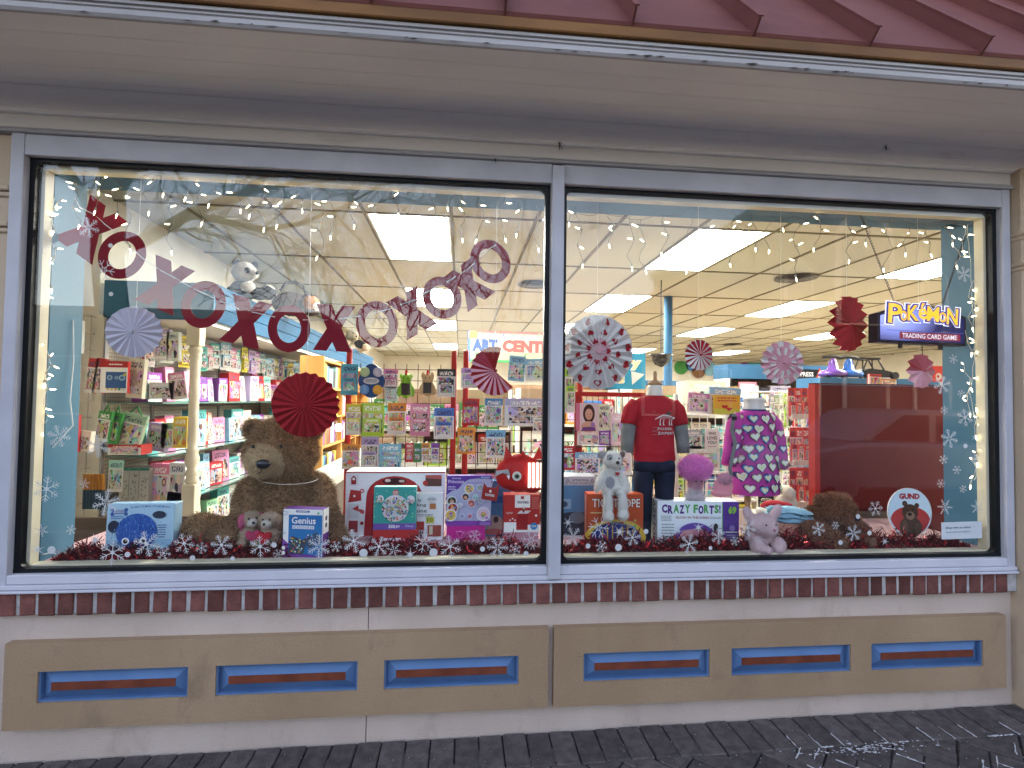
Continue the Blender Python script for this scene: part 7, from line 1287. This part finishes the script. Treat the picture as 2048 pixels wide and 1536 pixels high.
def gondola(x0, x1, Y, z1, lab, nsh, cols, top=None, back=N('brown_slatwall', (.20, .13, .08), (.28, .19, .12), 5, .6)):
    t = thing('gondola', lab, 'shelving unit', ((x0+x1)/2, Y, 0)); w_ = (x1-x0)/2; mb = MB(); mb.box(-w_, w_, .3, .33, 0, z1, back); mb.build('back_panel', t); mb = MB(); mb.box(-w_-.02, -w_-.001, 0, .33, 0, z1, C((.6, .58, .52), .5)); mb.box(w_+.001, w_+.02, 0, .33, 0, z1, C((.6, .58, .52), .5)); mb.build('upright', t)
    for k in range(nsh):
        z = .12+k*(z1-.15)/nsh; mb = MB(); mb.box(-w_, w_, .0, .299, z-.02, z, C((.62, .6, .54), .5)); mb.build('shelf', t); x = -w_+.02; q_ = 0
        hmax = (z1-.15)/nsh-.04
        while x < w_-.1 and q_ < 12:
            ww = RP.uniform(.10, .26); ww = min(ww, w_-x-.01); c_ = RP.choice(cols); pbox('%s packet, %s along shelf %s of the %s' % (c_, ORD[q_], ('one', 'two', 'three', 'four', 'five')[k], lab), 'box', (t.location.x+x+ww/2, Y+.04, z+.001), ww*.96, hmax*RP.uniform(.7, 1), .16, c_, RP.choice(('art', 'pack', 'book', 'doll')), 0, 'goods on the %s' % lab); x += ww+.005; q_ += 1
    if top: mb = MB(); mb.box(-w_-.02, w_+.02, 0, .34, z1+.001, z1+.16, top); mb.build('header', t)
ALLC = ['white', 'red', 'yellow', 'green', 'blue', 'white', 'orange', 'lime', 'cream', 'pink', 'teal', 'brown']
gondola(.95, 2.15, 2.35, 1.42, 'cream gondola behind the red racks', 4, ALLC); gondola(2.3, 3.25, 2.9, 1.45, 'cream gondola behind the red book rack', 4, ALLC); gondola(3.35, 4.6, 2.7, 1.5, 'cream gondola behind the white book rack', 5, ALLC); gondola(4.65, 5.9, 3.3, 1.6, 'blue topped gondola behind the dress', 5, ['white', 'lime', 'yellow', 'grey', 'black', 'teal', 'cream'], CB)
gondola(2.2, 3.6, 6.5, 1.6, 'distant gondola beyond the blue sign', 3, ALLC); gondola(4.2, 7.2, 8, 1.6, 'distant gondola by the back wall signs', 3, ALLC, CB)
wb = thing('wood_display', 'brown wooden display case beyond the red tee mannequin', 'display case', (3.35, 5.2, 0)); mb = MB(); mb.box(-.4, .4, 0, .4, 0, 1.7, N('brown_wood', (.10, .045, .02), (.15, .07, .03), 5, .5)); mb.build('case', wb)
for k in range(4): mb = MB(); mb.ell((-.3+.2*k, -.05, 1.35+.05*(k % 2)), .035, EM((1, .8, .5), 1.2)); mb.build('lamp', wb, smooth=True)
# row of hanging clothes and packs right of the dress
HC = ['grey', 'pale green', 'white', 'lime', 'black', 'red', 'teal', 'cream', 'purple']
for k in range(9): pgo('%s hanging pack on the rail right of the dress, %s along' % (HC[k], ORD[k]), 'toy pack', (1540+9*k, 788+3*(k % 3), 1549+9*k, 850+6*(k % 2)), 2.3+.02*k, HC[k], 'pack', .05, 'pack', 'packs on the rail beyond the dress')
mb = MB(); p0, p1 = AY(1500, 784, 2.3), AY(1640, 784, 2.3); mb.tube([p0, p1], .008, WHW, 6); mb.tube([p1, (p1.x, p1.y, 0)], .012, WHW, 6); mb.tube([p0, (p0.x, p0.y, 0)], .012, WHW, 6); tag(mb.build('clothes_rail'), 'white rail for hanging packs behind the dress', 'rail')
# ---- last check that every label is its own
seen = {}
for o in COL.objects:
    if o.parent is None and 'label' in o.keys(): seen.setdefault(o['label'], []).append(o.name)
for k_, v in seen.items():
    if len(v) > 1: print('SHARED LABEL', k_, v)
for o in COL.objects:
    if o.parent is None and 'label' in o.keys():
        nw = len(o['label'].split())
        if nw > 16 or nw < 4: print('LABEL LENGTH', nw, o['label'])
